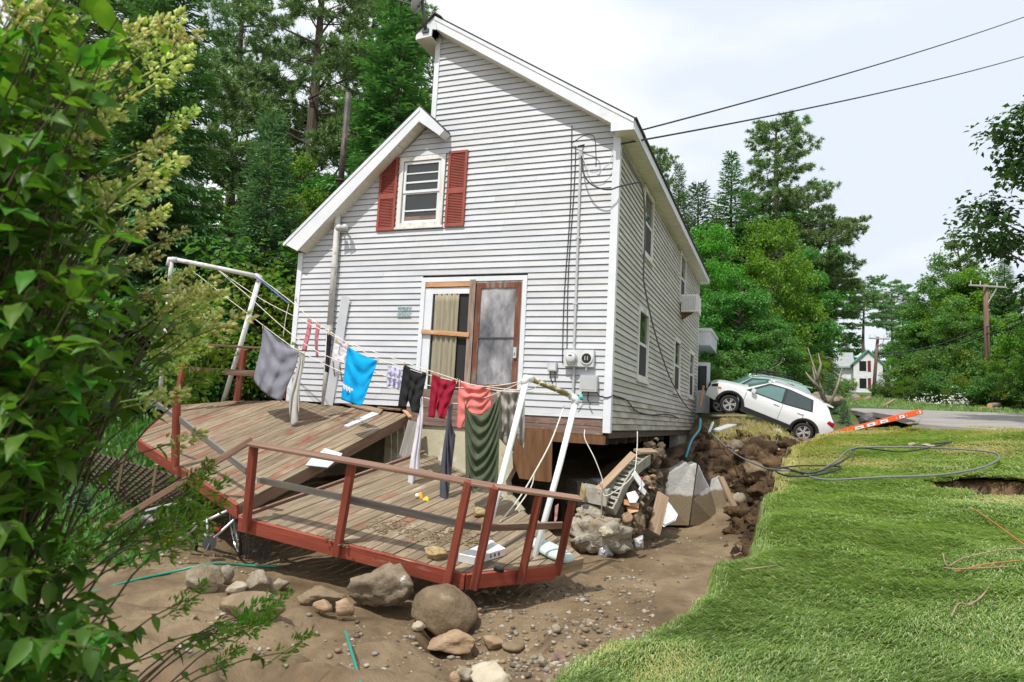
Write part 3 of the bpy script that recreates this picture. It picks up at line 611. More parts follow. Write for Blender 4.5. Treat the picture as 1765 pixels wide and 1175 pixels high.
for i in range(60):                          # shingle butts showing along the eave
    y = RY0 + i * .225
    MB().box((ev[0] - .02, y, ev[1] + .0), (ev[0] + .05, y + .2, ev[1] + .03 + .012 * rng.random())).build('shingle', MT['shingle'], roof, True)
# lower roof
rd = (-3.944, 6.14); le = (-6.98, 3.50)
roof2 = slab_x('lower_roof', [(rd[0], rd[1] + .01), (rd[0], rd[1] + .035), (le[0], le[1] + .03), (le[0], le[1] + .005)], RY0 - .02, RY1, MT['shingle'], house)
slab_x('roof_decking', [(rd[0], rd[1]), (rd[0], rd[1] - .25), (le[0] + .36, le[1] - .14), (le[0] + .03, le[1] + .0)], RY0 + .03, RY1, MT['soffit'], roof2)
slab_x('rake_board', [(rd[0], rd[1] + .006), (le[0] + .0, le[1] + .006), (le[0] + .37, le[1] - .165), (rd[0] + .005, rd[1] - .29)], RY0 - .012, RY0 + .018, MT['trim'], roof2)
slab_x('rake_trim', [(rd[0], rd[1] + .004), (le[0] - .002, le[1] + .005), (le[0] + .02, le[1] - .05), (rd[0], rd[1] - .085)], RY0 - .026, RY0 - .0125, MT['trim'], roof2)
MB().prism([(rd[0], RY0 + .02, rd[1] - .285), (le[0] + .4, RY0 + .02, le[1] - .15), (le[0] + .4, .01, le[1] - .15), (rd[0], .01, rd[1] - .285)], (0, 0, .02)).build('rake_soffit', MT['soffit'], roof2, True)
for i in range(26):                          # grooves of the vented soffit
    t = (i + .5) / 26; x = rd[0] + (le[0] + .45 - rd[0]) * t; zz = rd[1] - .289 + (le[1] - .155 - rd[1] + .289) * t
    MB().box((x - .006, RY0 + .03, zz - .007), (x + .006, -.03, zz - .002)).build('soffit_seam', MT['soffit'], roof2, True)
slab_x('return_roof', [(rd[0], rd[1] + .034), (-3.385, 5.655), (-3.385, 5.63), (rd[0], rd[1] + .008)], RY0 - .02, -.03, MT['shingle'], roof2)
slab_x('return_board', [(rd[0] + .003, rd[1] + .005), (-3.40, 5.635), (-3.505, 5.53), (rd[0] + .003, rd[1] - .30)], RY0 - .0115, RY0 + .0175, MT['trim'], roof2)
slab_x('return_end', [(-3.40, 5.632), (-3.375, 5.61), (-3.48, 5.505), (-3.505, 5.53)], RY0 - .01, -.03, MT['trim'], roof2)

# upstairs front window
def prect(mb, x0, x1, z0, z1, wd, y0, y1):
    return mb.box((x0, y0, z0), (x0 + wd, y1, z1)).box((x1 - wd, y0, z0), (x1, y1, z1)).box((x0 + wd, y0, z1 - wd), (x1 - wd, y1, z1)).box((x0 + wd, y0, z0), (x1 - wd, y1, z0 + wd))
win = prect(MB(), -4.47, -3.45, 3.79, 5.24, .085, -.045, .05).build('window', MT['oldframe'], house, True)
MB().box((-4.50, -.06, 3.755), (-3.42, .03, 3.795)).build('sill', MT['oldframe'], win, True)
prect(MB(), -4.37, -3.55, 4.50, 5.14, .05, -.02, .03).build('upper_sash', MT['trim'], win, True)
prect(MB(), -4.37, -3.55, 3.88, 4.53, .055, .0, .05).build('lower_sash', MT['trim'], win, True)
MB().box((-4.34, .012, 4.53), (-3.58, .018, 5.11)).build('pane', MT['glass_dark'], win, True)
MB().box((-4.33, .025, 3.92), (-3.59, .031, 4.49)).build('pane', MT['glass_dark'], win, True)
MB().box((-4.32, -.008, 4.70), (-3.60, .011, 4.735)).box((-4.32, -.006, 4.89), (-3.60, .01, 4.915)).box((-4.32, .004, 4.12), (-3.60, .024, 4.15)).build('muntin', MT['trim'], win, True)
MB().box((-4.3, .004, 3.93), (-3.62, .0245, 4.02)).build('window_clutter', MT['sill'], win, True)
def shutter(x0, x1, z0, z1):
    mb = prect(MB(), x0, x1, z0, z1, .05, -.06, -.026); zm = (z0 + z1) / 2 - .05
    mb.box((x0 + .05, -.058, zm - .05), (x1 - .05, -.026, zm + .05))
    s = mb.build('shutter', MT['shutter'], house, True)
    lv = MB()
    for a, b in ((z0 + .05, zm - .05), (zm + .05, z1 - .05)):
        q = a + .004
        while q < b - .02:
            lv.add([(x0 + .05, -.052, q), (x1 - .05, -.052, q), (x1 - .05, -.034, q + .026), (x0 + .05, -.034, q + .026), (x0 + .05, -.030, q), (x1 - .05, -.030, q), (x1 - .05, -.027, q + .026), (x0 + .05, -.027, q + .026)], [(0, 1, 2, 3), (1, 0, 4, 5), (3, 2, 6, 7), (5, 4, 7, 6)]); q += .032
    lv.build('louver', MT['shutter'], s, True)
shutter(-4.915, -4.505, 3.745, 5.255); shutter(-3.375, -2.965, 3.755, 5.275)

# patio door: left half a dark sheet standing for the unlit room, boards nailed across, right half a weathered storm door
dz0, dz1 = .60, 2.76
dr = MB().box((-3.80, -.04, dz0), (-3.715, .05, dz1)).box((-1.695, -.04, dz0), (-1.61, .05, dz1)).box((-3.715, -.04, dz1 - .09), (-1.695, .05, dz1)).build('door_frame', MT['trim'], house, True)
MB().box((-3.715, -.01, dz0), (-3.55, .05, 2.56)).box((-3.55, -.008, 2.44), (-2.76, .05, 2.56)).build('sidelight_frame', MT['trim'], dr, True)
MB().box((-3.712, -.035, 2.575), (-2.765, .0, 2.665)).build('header_board', MT['rawwood'], dr, True)
beam('cross_board', (-3.72, -.055, 1.70), (-2.71, -.055, 1.64), .03, .085, MT['rawwood'], dr, local=True)
MB().box((-2.76, -.045, dz0), (-2.64, .04, 2.70)).build('mullion', MT['jamb'], dr, True)
MB().box((-3.55, .030, dz0), (-2.76, .036, 2.44)).build('pane', MT['glass_dark'], dr, True).data.materials[0] = MT['interior']  # no glass here: the room's darkness is put into this sheet's colour
sd = prect(MB(), -2.62, -1.72, .63, 2.63, .10, -.04, .01).build('storm_door', MT['browndoor'], house, True)
MB().box((-2.64, -.03, 2.63), (-1.695, .03, 2.67)).box((-1.72, -.03, .6), (-1.695, .03, 2.63)).build('jamb', MT['jamb'], sd, True)
# film over the storm door, rippled
g = [[(-2.52 + .70 * i / 14, -.022 + .012 * mnoise.noise(Vector((i * .35, j * .22, 1.))), .73 + 1.80 * j / 30) for j in range(31)] for i in range(15)]
MB().grid(g).build('storm_panel', MT['plastic_film'], sd, True, True)
MB().box((-2.52, -.042, 1.58), (-1.82, -.004, 1.605)).build('glazing_bar', MT['darkmetal'], sd, True)
MB().box((-1.80, -.075, 1.22), (-1.74, -.041, 1.42)).box((-1.79, -.1, 1.30), (-1.765, -.07, 1.33)).build('handle', MT['metalgrey'], sd, True)
MB().box((-3.8, -.03, .245), (-1.61, .05, .6)).build('apron_board', MT['sill'], house, True)
cu = thing('curtain', 'tan pleated curtain hanging behind the boarded patio glass', 'curtain', mw=HM)
g = [[(-3.50 + .52 * i / 40, -.005 + .018 * math.sin(i * .75 + .3 * math.sin(j * .3)) + .008 * math.sin(i * 1.9 + j * .06), .60 + 1.84 * j / 12) for j in range(13)] for i in range(41)]
solid(MB().grid(g).build('drape', MT['curtain'], cu, True, True), .002)

# side windows
for (y0, y1, z0, z1) in SW:
    w_ = MB()
    for lo, hi in (((y0, z0), (y0 + .1, z1)), ((y1 - .1, z0), (y1, z1)), ((y0 + .1, z1 - .1), (y1 - .1, z1)), ((y0 + .1, z0), (y1 - .1, z0 + .1))):
        w_.box((-.05, lo[0], lo[1]), (.042, hi[0], hi[1]))
    wn = w_.build('window', MT['oldframe'], house, True); zm = (z0 + z1) / 2
    MB().box((-.03, y0 - .04, z0 - .05), (.07, y1 + .04, z0 - .003)).build('sill', MT['oldframe'], wn, True)
    MB().box((-.03, y0 + .1, zm - .03), (.02, y1 - .1, zm + .03)).box((-.03, y0 + .1, z0 + .1), (.02, y0 + .14, zm - .03)).box((-.03, y1 - .14, z0 + .1), (.02, y1 - .1, zm - .03)).build('lower_sash', MT['trim'], wn, True)
    MB().box((-.03, y0 + .1, zm + .03), (.0, y1 - .1, z1 - .1)).build('pane', MT['glass_dark'], wn, True)
    MB().box((-.03, y0 + .14, z0 + .1), (.008, y1 - .14, zm - .03)).build('insect_screen', MT['screen'], wn, True)
# rear porch hood and open door
MB().box((-1., Dp + .35, 3.04), (.40, Dp + 3.2, 3.62)).box((-1., Dp + .3, 3.55), (.44, Dp + 3.25, 3.66)).build('porch_roof', MT['trim'], house, True)
MB().box((-.9, Dp + .4, .1), (-.35, Dp + 2.8, 3.03)).build('rear_wall', MT['siding_side'], house, True)
pd = prect(MB(), -.34, .42, .62, 2.42, .12, Dp + .35, Dp + .39).box((-.22, Dp + .352, .74), (.30, Dp + .388, 1.42)).build('porch_door', MT['trim'], house, True)
MB().box((-.22, Dp + .365, 1.42), (.30, Dp + .372, 2.30)).build('pane', MT['glass_dark'], pd, True)
MB().box((.31, Dp + .31, 1.42), (.37, Dp + .349, 1.50)).build('handle', MT['darkmetal'], pd, True)
# ================================================================== THINGS FIXED TO THE HOUSE (house-local coordinates)
def fixed(name, label, cat, group=None): return thing(name, label, cat, mw=HM, group=group)
t = fixed('vent_pipe', 'rusty vent pipe with sooty upper length rising past the left eave', 'pipe')
MB().tube([(-5.79, -.11, .15), (-5.80, -.11, 1.75)], .055, 12).build('pipe', MT['osb'], t, True, True)
MB().tube([(-5.80, -.11, 1.76), (-5.82, -.11, 4.55)], .062, 12).build('pipe', MT['osb'], t, True, True)
MB().tube([(-5.82, -.11, 4.55), (-5.80, -.11, 6.75)], .062, 12).build('upper_pipe', MT['blackpipe'], t, True, True)
MB().tube([(-5.82, -.11, 4.83), (-5.82, -.11, 4.85)], .125, 14).build('collar', MT['blackpipe'], t, True)
MB().tube([(-5.80, -.11, 1.70), (-5.80, -.11, 1.80)], .072, 12).tube([(-5.81, -.11, 3.0), (-5.81, -.11, 3.06)], .075, 12).build('coupling', MT['osb'], t, True)
t = fixed('flood_light', 'small twin headed flood light on the wall beside the vent pipe', 'light')
MB().box((-5.72, -.06, 3.78), (-5.60, -.02, 3.88)).build('base', MT['lightgrey'], t, True)
for x in (-5.70, -5.56):
    MB().tube([(-5.66, -.06, 3.82), (x, -.13, 3.82), (x + .03, -.2, 3.82)], .018, 8).tube([(x + .03, -.18, 3.83), (x + .05, -.25, 3.80), (x + .07, -.31, 3.77)], [.035, .06, .075], 12).build('lamp_head', MT['lightgrey'], t, True, True)
t = fixed('satellite_dish', 'grey satellite dish on a bent mast at the ridge', 'dish')
MB().tube([(-3.93, -.34, 7.75), (-3.97, -.36, 8.0), (-4.02, -.38, 8.35)], .035, 8).build('mast', MT['darkmetal'], t, True, True)
MB().box((-4.0, -.345, 7.68), (-3.86, -.313, 7.76)).build('foot', MT['darkmetal'], t, True)
g = []
ax_ = nrm((-.80, -.28, .35)); ax_, sx_, ux_ = frame(ax_)
for i in range(7):
    r = i / 6; g.append([np.array((-4.05, -.38, 8.42)) + (sx_ * math.cos(a) * .30 + ux_ * math.sin(a) * .36) * r + ax_ * (.09 * r * r - .05) for a in np.linspace(0, 2 * math.pi, 25)])
solid(MB().grid(g).build('reflector', MT['metalgrey'], t, True, True), .015)
MB().tube([(-4.06, -.38, 8.22), (-4.40, -.48, 8.32), (-4.66, -.56, 8.40), (-4.68, -.56, 8.50)], .02, 8).box((-4.73, -.61, 8.49), (-4.60, -.51, 8.57)).build('feed_arm', MT['darkmetal'], t, True)
t = fixed('conduit', 'thin grey service conduit running down the right side of the front wall', 'conduit')
MB().tube([(-.66, -.05, 1.40), (-.67, -.05, 3.0), (-.69, -.05, 4.93)], .022, 8).build('tube', MT['metalgrey'], t, True)
MB().tube([(-.69, -.05, 4.90), (-.69, -.05, 5.02)], .04, 8).build('weatherhead', MT['metalgrey'], t, True)
for z in (2.2, 3.4): MB().box((-.71, -.075, z), (-.63, -.03, z + .03)).build('strap', MT['metalgrey'], t, True)
for i, (dx, nm) in enumerate(((-.86, 'left'), (-.92, 'right'))):
    pts = [(dx + .05 + .02 * math.sin(z * 1.7 + i), -.035, z) for z in np.linspace(1.15, 5.55 if i else 5.15, 16)]
    prop(MB().tube([hw(*p) for p in pts], .008, 6).build('wall_cable', MT['wire']), 'thin black cable stapled to the front wall beside the conduit, ' + ('the outer of two' if i else 'the one nearer the conduit'), 'cable', 'black cables beside the conduit')
t = fixed('electric_meter', 'grey twin electric meter box with one silver dial and one dark socket', 'meter')
MB().box((-.815, -.13, 1.09), (-.28, -.03, 1.385)).build('cabinet', MT['lightgrey'], t, True)
MB().tube([(-.67, -.12, 1.235), (-.67, -.17, 1.235)], .105, 20).build('meter_ring', MT['silver'], t, True)
MB().tube([(-.67, -.17, 1.235), (-.67, -.225, 1.235), (-.67, -.24, 1.235)], [.09, .088, .07], 20).build('meter_dial', MT['lightgrey'], t, True, True)
MB().box((-.70, -.246, 1.265), (-.64, -.241, 1.285)).build('display', MT['darkmetal'], t, True)
MB().tube([(-.40, -.12, 1.235), (-.40, -.155, 1.235)], .108, 20).build('socket_ring', MT['lightgrey'], t, True)
MB().tube([(-.40, -.15, 1.235), (-.40, -.158, 1.235)], .086, 20).build('socket', MT['black'], t, True)
MB().box((-.43, -.17, 1.2), (-.415, -.158, 1.27)).box((-.385, -.17, 1.2), (-.37, -.158, 1.27)).build('socket_jaw', MT['silver'], t, True)
MB().tube([(-.64, -.06, 1.09), (-.64, -.06, .3)], .022, 8).build('down_conduit', MT['metalgrey'], t, True)
MB().tube([(-.42, -.07, 1.09), (-.42, -.07, 1.03)], .018, 8).build('stub', MT['whiteplastic'], t, True)
t = fixed('junction_box', 'grey utility box low on the front wall beside the corner board', 'box')
MB().prism([(-.50, -.16, .66), (-.20, -.16, .66), (-.20, -.16, .93), (-.22, -.16, .945), (-.48, -.16, .945), (-.50, -.16, .93)], (0, .13, 0)).build('cover', MT['metalgrey'], t, True)
MB().box((-.47, -.167, .69), (-.23, -.161, .90)).build('lid_panel', MT['metalgrey'], t, True)
MB().tube([(-.36, -.08, .66), (-.36, -.1, .52), (-.30, -.12, .44)], .012, 6).tube([(-.45, -.08, .66), (-.5, -.12, .56), (-.58, -.16, .52)], .01, 6).tube([(-.22, -.08, .66), (-.15, -.06, .58), (-.03, -.05, .57), (.05, -.04, .60)], .01, 6).build('lead', MT['wire'], t, True)
t = fixed('telephone_box', 'small grey telephone box left of the electric meter', 'box')
MB().box((-1.12, -.10, 1.0), (-.955, -.03, 1.155)).build('cover', MT['metalgrey'], t, True)
MB().box((-1.10, -.106, 1.02), (-.975, -.101, 1.135)).build('lid_panel', MT['lightgrey'], t, True)
MB().tube([(-1.07, -.06, 1.0), (-1.06, -.07, .86), (-1.02, -.05, .78)], .009, 6).tube([(-.99, -.06, 1.0), (-.98, -.06, .8)], .009, 6).build('lead', MT['wire'], t, True)
t = fixed('house_plaque', 'small openwork plaque of pale blue letters on the wall left of the patio door', 'plaque')
pl = MB().box((-4.30, -.042, 2.185), (-4.0, -.03, 2.20)).box((-4.30, -.042, 1.99), (-4.0, -.03, 2.005)).build('plaque_rail', MT['plaque'], t, True)
for r, zz in enumerate((2.16, 2.065)):
    for i in range(6):
        x = -4.285 + i * .05; mb = MB()
        mb.bar((x, -.045, zz - .06), (x + .006, -.045, zz + .02), .012, .012)
        if (i + r) % 3 != 1: mb.bar((x, -.045, zz + .016), (x + .036, -.045, zz + .012), .012, .011)
        if (i + r) % 2: mb.bar((x + .036, -.0452, zz - .06), (x + .03, -.0452, zz + .02), .012, .0112)
        else: mb.bar((x, -.0455, zz - .02), (x + .036, -.0455, zz - .055), .012, .0115)
        mb.build('plaque_letter', MT['plaque'], t, True)
t = fixed('air_conditioner', 'white window air conditioner in the far upstairs side window', 'air conditioner')
MB().box((.05, 8.42, 3.42), (.52, 9.3, 3.92)).build('case', MT['whiteplastic'], t, True)
for i in range(9): MB().box((.08 + i * .045, 8.405, 3.47), (.10 + i * .045, 8.419, 3.87)).build('vent_slat', MT['lightgrey'], t, True)
MB().prism([(.05, 8.6, 3.42), (.4, 8.6, 3.42), (.05, 8.6, 3.2)], (0, .06, 0)).build('bracket', MT['plywood'], t, True)
# entrance cables at the corner
def cable(name, pts, r, m, label, cat='cable', n=6, sub=6, group=None):
    P_ = [np.asarray(p, float) for p in pts]; out = []
    for i in range(len(P_) - 1):
        p0, p1, p2, p3 = P_[max(i - 1, 0)], P_[i], P_[i + 1], P_[min(i + 2, len(P_) - 1)]
        for k in range(sub):
            u = k / sub
            out.append(.5 * (2 * p1 + (p2 - p0) * u + (2 * p0 - 5 * p1 + 4 * p2 - p3) * u * u + (3 * p1 - p0 - 3 * p2 + p3) * u ** 3))
    out.append(P_[-1])
    o = MB().tube(out, r, n).build(name, m, smooth=True)
    return prop(o, label, cat, group)
H = lambda x, y, z: hw(x, y, z)
cable('loose_cable', [H(-.87, -.05, 5.2), H(-.6, -.2, 5.26), H(-.4, -.25, 5.2), H(-.36, -.22, 4.9), H(-.38, -.1, 4.7)], .009, MT['wire'], 'black cable curling from the wall cables under the right eave')
cable('service_entrance_cable', [H(-.68, -.06, 4.98), H(-.6, -.15, 4.6), H(-.45, -.22, 4.36), H(-.25, -.24, 4.24), H(-.08, -.2, 4.22), H(.06, -.1, 4.30), H(.25, .4, 4.52), H(.3, .6, 4.6)], .014, MT['wire'], 'thick black spliced cable sagging round the right corner of the front wall')
cable('insulator_lead', [H(-.68, -.06, 5.0), H(-.5, -.12, 4.62), H(-.3, -.15, 4.6), H(-.12, -.12, 4.75), H(-.1, -.08, 5.0)], .007, MT['greycable'], 'pale grey lead looping between conduit top and corner board')
MT['wire2'] = plain('weathered_cable', (.16, .16, .17), .5)
cable('drop_cable', [H(.07, .0, 5.0), H(.2, .4, 4.75), H(.28, .9, 4.55), H(.22, 1.6, 4.0), H(.14, 2.0, 3.2), H(.13, 2.3, 2.9), H(.13, 3.6, 2.2), H(.14, 6., 1.35), H(.15, 9.2, .75), H(.16, 12.5, .5), P(1215, 735, 20.5), P(1262, 778, 17.2), P(1310, 803, 14.6), P(1342, 810, 13.2), lawn_pt(1368, 812, .15), lawn_pt(1420, 826, .14), lawn_pt(1520, 822, .14), lawn_pt(1620, 818, .14), lawn_pt(1690, 806, .15), lawn_pt(1722, 789, .15), lawn_pt(1700, 778, .15), lawn_pt(1600, 771, .15), lawn_pt(1540, 770, .16), lawn_pt(1470, 773, .15), lawn_pt(1440, 795, .15), lawn_pt(1400, 818, .15)], .018, MT['wire2'], 'grey power drop cable hanging along the side wall and coiled across the grass', 'cable', 8, 8)
cable('cable_coil', [lawn_pt(1345, 806, .16), lawn_pt(1390, 802, .15), lawn_pt(1450, 805, .15), lawn_pt(1410, 818, .16), lawn_pt(1360, 820, .15), lawn_pt(1338, 812, .16), lawn_pt(1350, 806, .17), lawn_pt(1400, 815, .18), lawn_pt(1460, 790, .16), lawn_pt(1480, 772, .16), lawn_pt(1560, 778, .15), lawn_pt(1640, 762, .15), lawn_pt(1600, 766, .15)], .017, MT['wire'], 'tangled black cable lying in loops on the lawn beside the bank', 'cable', 6, 8)
cable('wall_lead', [H(.04, .05, .62), H(.05, 1.2, .58), H(.05, 2.2, .40), H(.05, 4, .36), H(.05, 6.5, .42), H(.05, 8.5, .36)], .012, MT['wire'], 'black cable drooping along the foot of the side wall')
cable('hanging_wire', [H(-.35, -.25, .0), H(-.30, -.4, -.15), H(-.1, -.5, -.45), H(.05, -.5, -.8), H(.06, -.5, -1.02), H(.2, -.45, -1.0), H(.5, -.3, -.7), H(.52, -.1, -.3), H(.50, .0, .02)], .008, MT['rope'], 'frayed pale wire hanging in a loop below the right corner of the house')
cable('hanging_root', [H(.055, -.5, -.85), H(.05, -.5, -1.2), H(.05, -.5, -1.4)], .012, MT['stick'], 'thin brown strand dangling from the looped wire', 'strand')
cable('broken_blue_pipe', [P(1207, 722, 19.8), P(1205, 740, 19.3), P(1193, 757, 18.8), P(1186, 775, 18.3), P(1182, 789, 18.1)], .035, MT['hoseblue'], 'bent blue water pipe sticking out below the far corner of the house', 'pipe', 8)
for i, (a, b) in enumerate((((1765, 20), 'upper'), ((1765, 88), 'lower'))):
    p0 = H(-.72, -.12, 5.10) if i == 0 else H(.06, -.06, 5.10)
    p1 = P(*a, 24) + (P(*a, 24) - p0) * .35
    pts = [p0 + (p1 - p0) * u - np.array([0, 0, 1.0 * u * (1 - u)]) for u in np.linspace(0, 1, 24)]
    prop(MB().tube(pts, .017, 6).build('overhead_line', MT['wire']), '%s of the two overhead service lines running from the house corner to the right' % b, 'power line', 'overhead service lines')

# ================================================================== DECK (broken in two)
UB, UC, UD = P(412, 868, 9.3), hw(-3.87, -.06, .10), hw(-6.70, -.06, .245)
UPL = plane(UB, UC, UD)
if UPL[0][2] < 0: UPL = (-UPL[0], -UPL[1])
UA, UE, UF = on(240, 755, UPL), on(300, 699, UPL), on(400, 690.5, UPL)
LPLN = plane(P(414, 888, 9.2), P(803, 986, 8.4), P(733, 776, 12.3))
if LPLN[0][2] < 0: LPLN = (-LPLN[0], -LPLN[1])
LA, LB, LC, LCb, LD, LE = on(414, 888, LPLN), on(803, 987, LPLN), on(957, 972, LPLN), on(1003, 958, LPLN), on(862, 850, LPLN), on(733, 776, LPLN)
def decking(par, poly, o, d, pl, w, gap, m, jit, th=.036):
    """boards parallel to d laid over the polygon, each an object with its own grain direction"""
    n = pl[0]; d = nrm(d); s = np.cross(n, d); q = [((p - o) @ d, (p - o) @ s) for p in poly]
    lo, hi = min(b for _, b in q), max(b for _, b in q); k = 0; y = lo + .01
    def cut(yy):
        xs = []
        for i in range(len(q)):
            (x0, y0), (x1, y1) = q[i], q[(i + 1) % len(q)]
            if (y0 <= yy) != (y1 <= yy): xs.append(x0 + (x1 - x0) * (yy - y0) / (y1 - y0))
        return (min(xs), max(xs)) if len(xs) >= 2 else None
    while y + w < hi:
        a, b = cut(y + .004), cut(y + w - .004)
        if a and b and max(a[1], b[1]) - min(a[0], b[0]) > .25:
            j0, j1 = rng.normal(0, jit[0]), rng.normal(0, jit[1]); dz = rng.normal(0, .0025)
            x0 = [a[0] + j0, b[0] + j0]; x1 = [a[1] + j1, b[1] + j1]; c = .006; e = (rng.random() - .5) * .02
            v = []
            for xx in (x0, x1):
                v += [(xx[0], y + c, 0), (xx[0], y, -c), (xx[0], y, -th), (xx[1], y + w, -th), (xx[1], y + w, -c), (xx[1], y + w - c, 0)]
            v = np.array(v) - np.array([x0[0], y, 0])
            f = [(i, (i + 1) % 6, 6 + (i + 1) % 6, 6 + i)[::-1] for i in range(6)] + [(0, 1, 2, 3, 4, 5), (11, 10, 9, 8, 7, 6)]
            me = MB().add(v, f).mesh('plank', m if not callable(m) else m(k))
            O_ = o + d * x0[0] + s * y + n * dz
            mw = Matrix(((d[0], s[0], n[0], O_[0]), (d[1], s[1], n[1], O_[1]), (d[2], s[2], n[2], O_[2]), (0, 0, 0, 1)))
            link('plank', me, par, mw=mw); k += 1
        y += w + gap
UN, LN = UPL[0], LPLN[0]
deck = thing('upper_deck', 'upper half of the broken red deck, sloping down from the house wall', 'deck', UB)
decking(deck, [UA, UB, UC, UD, UF, UE], UB, UC - UB, UPL, .136, .010, lambda k: MT['plank_red'] if (k % 4 or k > 14) else MT['plank_grey'], (.006, .012))
ldeck = thing('lower_deck', 'lower half of the broken red deck tilted down towards the mud with a railing', 'deck', LB)
decking(ldeck, [LA, LB, LC, LCb, LD, LE], LA, LE - LA, LPLN, .136, .010, lambda k: MT['plank_grey'] if k % 5 else MT['plank_red'], (.004, .03))
def rimb(par, a, b, n, h=.185, m='rim', off=.0):
    d = nrm(b - a); side = np.cross(d, n); c = -n * (h / 2 + .006) + side * off
    return beam('rim_joist', a + c, b + c, .04, h, MT[m], par, up=n)
rimb(deck, UA, UB, UN, .2, off=.021); rimb(deck, UB, UC, UN, .19, 'brownrail', off=-.03); rimb(deck, UE, UA, UN, .19, off=.02)
for t_ in (.25, .5, .75):
    a = UB * (1 - t_) + UA * t_; b = UC * (1 - t_) + UD * t_; beam('joist', a - UN * .13, b - UN * .13, .04, .16, MT['darkwood'], deck, up=UN)
rimb(ldeck, LA, LB, LN, .2, off=.021); rimb(ldeck, LB, LC, LN, .2, off=.021); rimb(ldeck, LC, LCb, LN, .16, 'loosewood', off=.02); rimb(ldeck, LA, LE, LN, .18, 'brownrail', off=-.02)
for t_ in (.2, .4, .6, .8):
    a = LA * (1 - t_) + LB * t_; b = LE * (1 - t_) + LD * t_; beam('joist', a - LN * .12 + (b - a) * .01, b - LN * .12, .04, .15, MT['darkwood'], ldeck, up=LN)
def dpost(name, par, top, bot, d0, lean=.22, w=.095, m='post'):
    return beam(name, P(*bot, d0), P(*top, d0 - lean), w, w, MT[m], par, up=(1, -.25, 0))
D1, D2, D3, D4, D5, D6 = 9.16, 8.85, 8.40, 8.30, 8.62, 8.90
dpost('post', ldeck, (438, 764), (424, 913), D1 - .05); dpost('post', ldeck, (607, 797), (580, 957), D2 - .05); dpost('post', ldeck, (808, 829), (771, 1006), D3 - .02)
dpost('post', ldeck, (853, 840), (817, 1014), D4 - .02); dpost('post', ldeck, (929, 853), (897, 1004), D5 - .04); dpost('post', ldeck, (988, 858), (960, 988), D6 - .04)
A_ = P(431, 764, D1 - .3); B_ = P(850, 838, D3 - .28); C_ = P(1000, 859, D6 - .27)
beam('top_rail', A_, B_, .14, .035, MT['brownrail'], ldeck, up=LN); beam('top_rail', B_ + nrm(C_ - B_) * .012 - LN * .0, C_, .14, .035, MT['brownrail'], ldeck, up=LN)
beam('middle_rail', P(444, 826, D1 - .03), P(588, 857, D2 - .03), .035, .085, MT['greyrail'], ldeck, up=LN)
beam('middle_rail', P(604, 861, D2 - .03), P(792, 903, D3 + .05), .035, .10, MT['greyrail'], ldeck, up=LN)
beam('middle_rail', P(795, 904, D3 + .10), P(829, 908, D4 + .16), .034, .09, MT['greyrail'], ldeck, up=LN)
beam('middle_rail', P(846, 909, D4 + .12), P(968, 905, D6 + .05), .035, .09, MT['brownrail'], ldeck, up=LN)
# railing of the upper deck
dpost('post', deck, (305, 676), (302, 803), 10.62, .12); dpost('post', deck, (321, 606), (304, 690), 13.6, .1); dpost('post', deck, (421, 602), (408, 690), 14.2, .1, .11); dpost('post', deck, (500, 605), (490, 686), 14.55, .1)
beam('top_rail', P(324, 592, 13.4), P(452, 600, 14.1), .14, .04, MT['brownrail'], deck); beam('middle_rail', P(326, 637, 13.5), P(446, 644, 14.1), .04, .12, MT['brownrail'], deck)
beam('middle_rail', P(311, 723, 10.5), P(426, 812, 9.35), .035, .11, MT['greyrail'], deck, up=UN)
beam('middle_rail', P(262, 690, 10.9), P(299, 716, 10.7), .03, .08, MT['greyrail'], deck, up=UN)
prop(beam('fallen_rail', P(433, 759, 9.05), P(96, 962, 10.9), .055, .085, MT['brownrail'], up=LN), 'long broken handrail hanging from the corner post down to the ground at left', 'handrail')
# lattice skirt
lt = thing('lattice_skirt', 'dark diamond lattice skirting under the left end of the red deck', 'lattice', P(220, 850, 11.2))
L0, L1, L2, L3 = P(148, 775, 12.5), P(312, 822, 10.6), P(322, 868, 10.5), P(150, 862, 12.4)
for s_ in (0, 1):
    for k in range(-7, 17):
        pts = []
        for q in np.linspace(0, 1, 30):
            u = (k + (q * 7 if s_ else -q * 7 + 7)) / 16
            if 0 <= u <= 1: pts.append((L0 * (1 - u) + L1 * u) * (1 - q) + (L3 * (1 - u) + L2 * u) * q + np.array([0, .012 * s_, 0]))
        if len(pts) > 2: beam('slat', pts[0], pts[-1], .035, .008, MT['darkwood'], lt, up=(.5, -.8, 0))
beam('lattice_stake', P(270, 800, 10.7), P(262, 856, 10.9), .045, .03, MT['loosewood'], lt, up=(0, 1, 0)); beam('lattice_stake', P(216, 775, 11.4), P(203, 845, 11.6), .045, .03, MT['loosewood'], lt, up=(0, 1, 0))

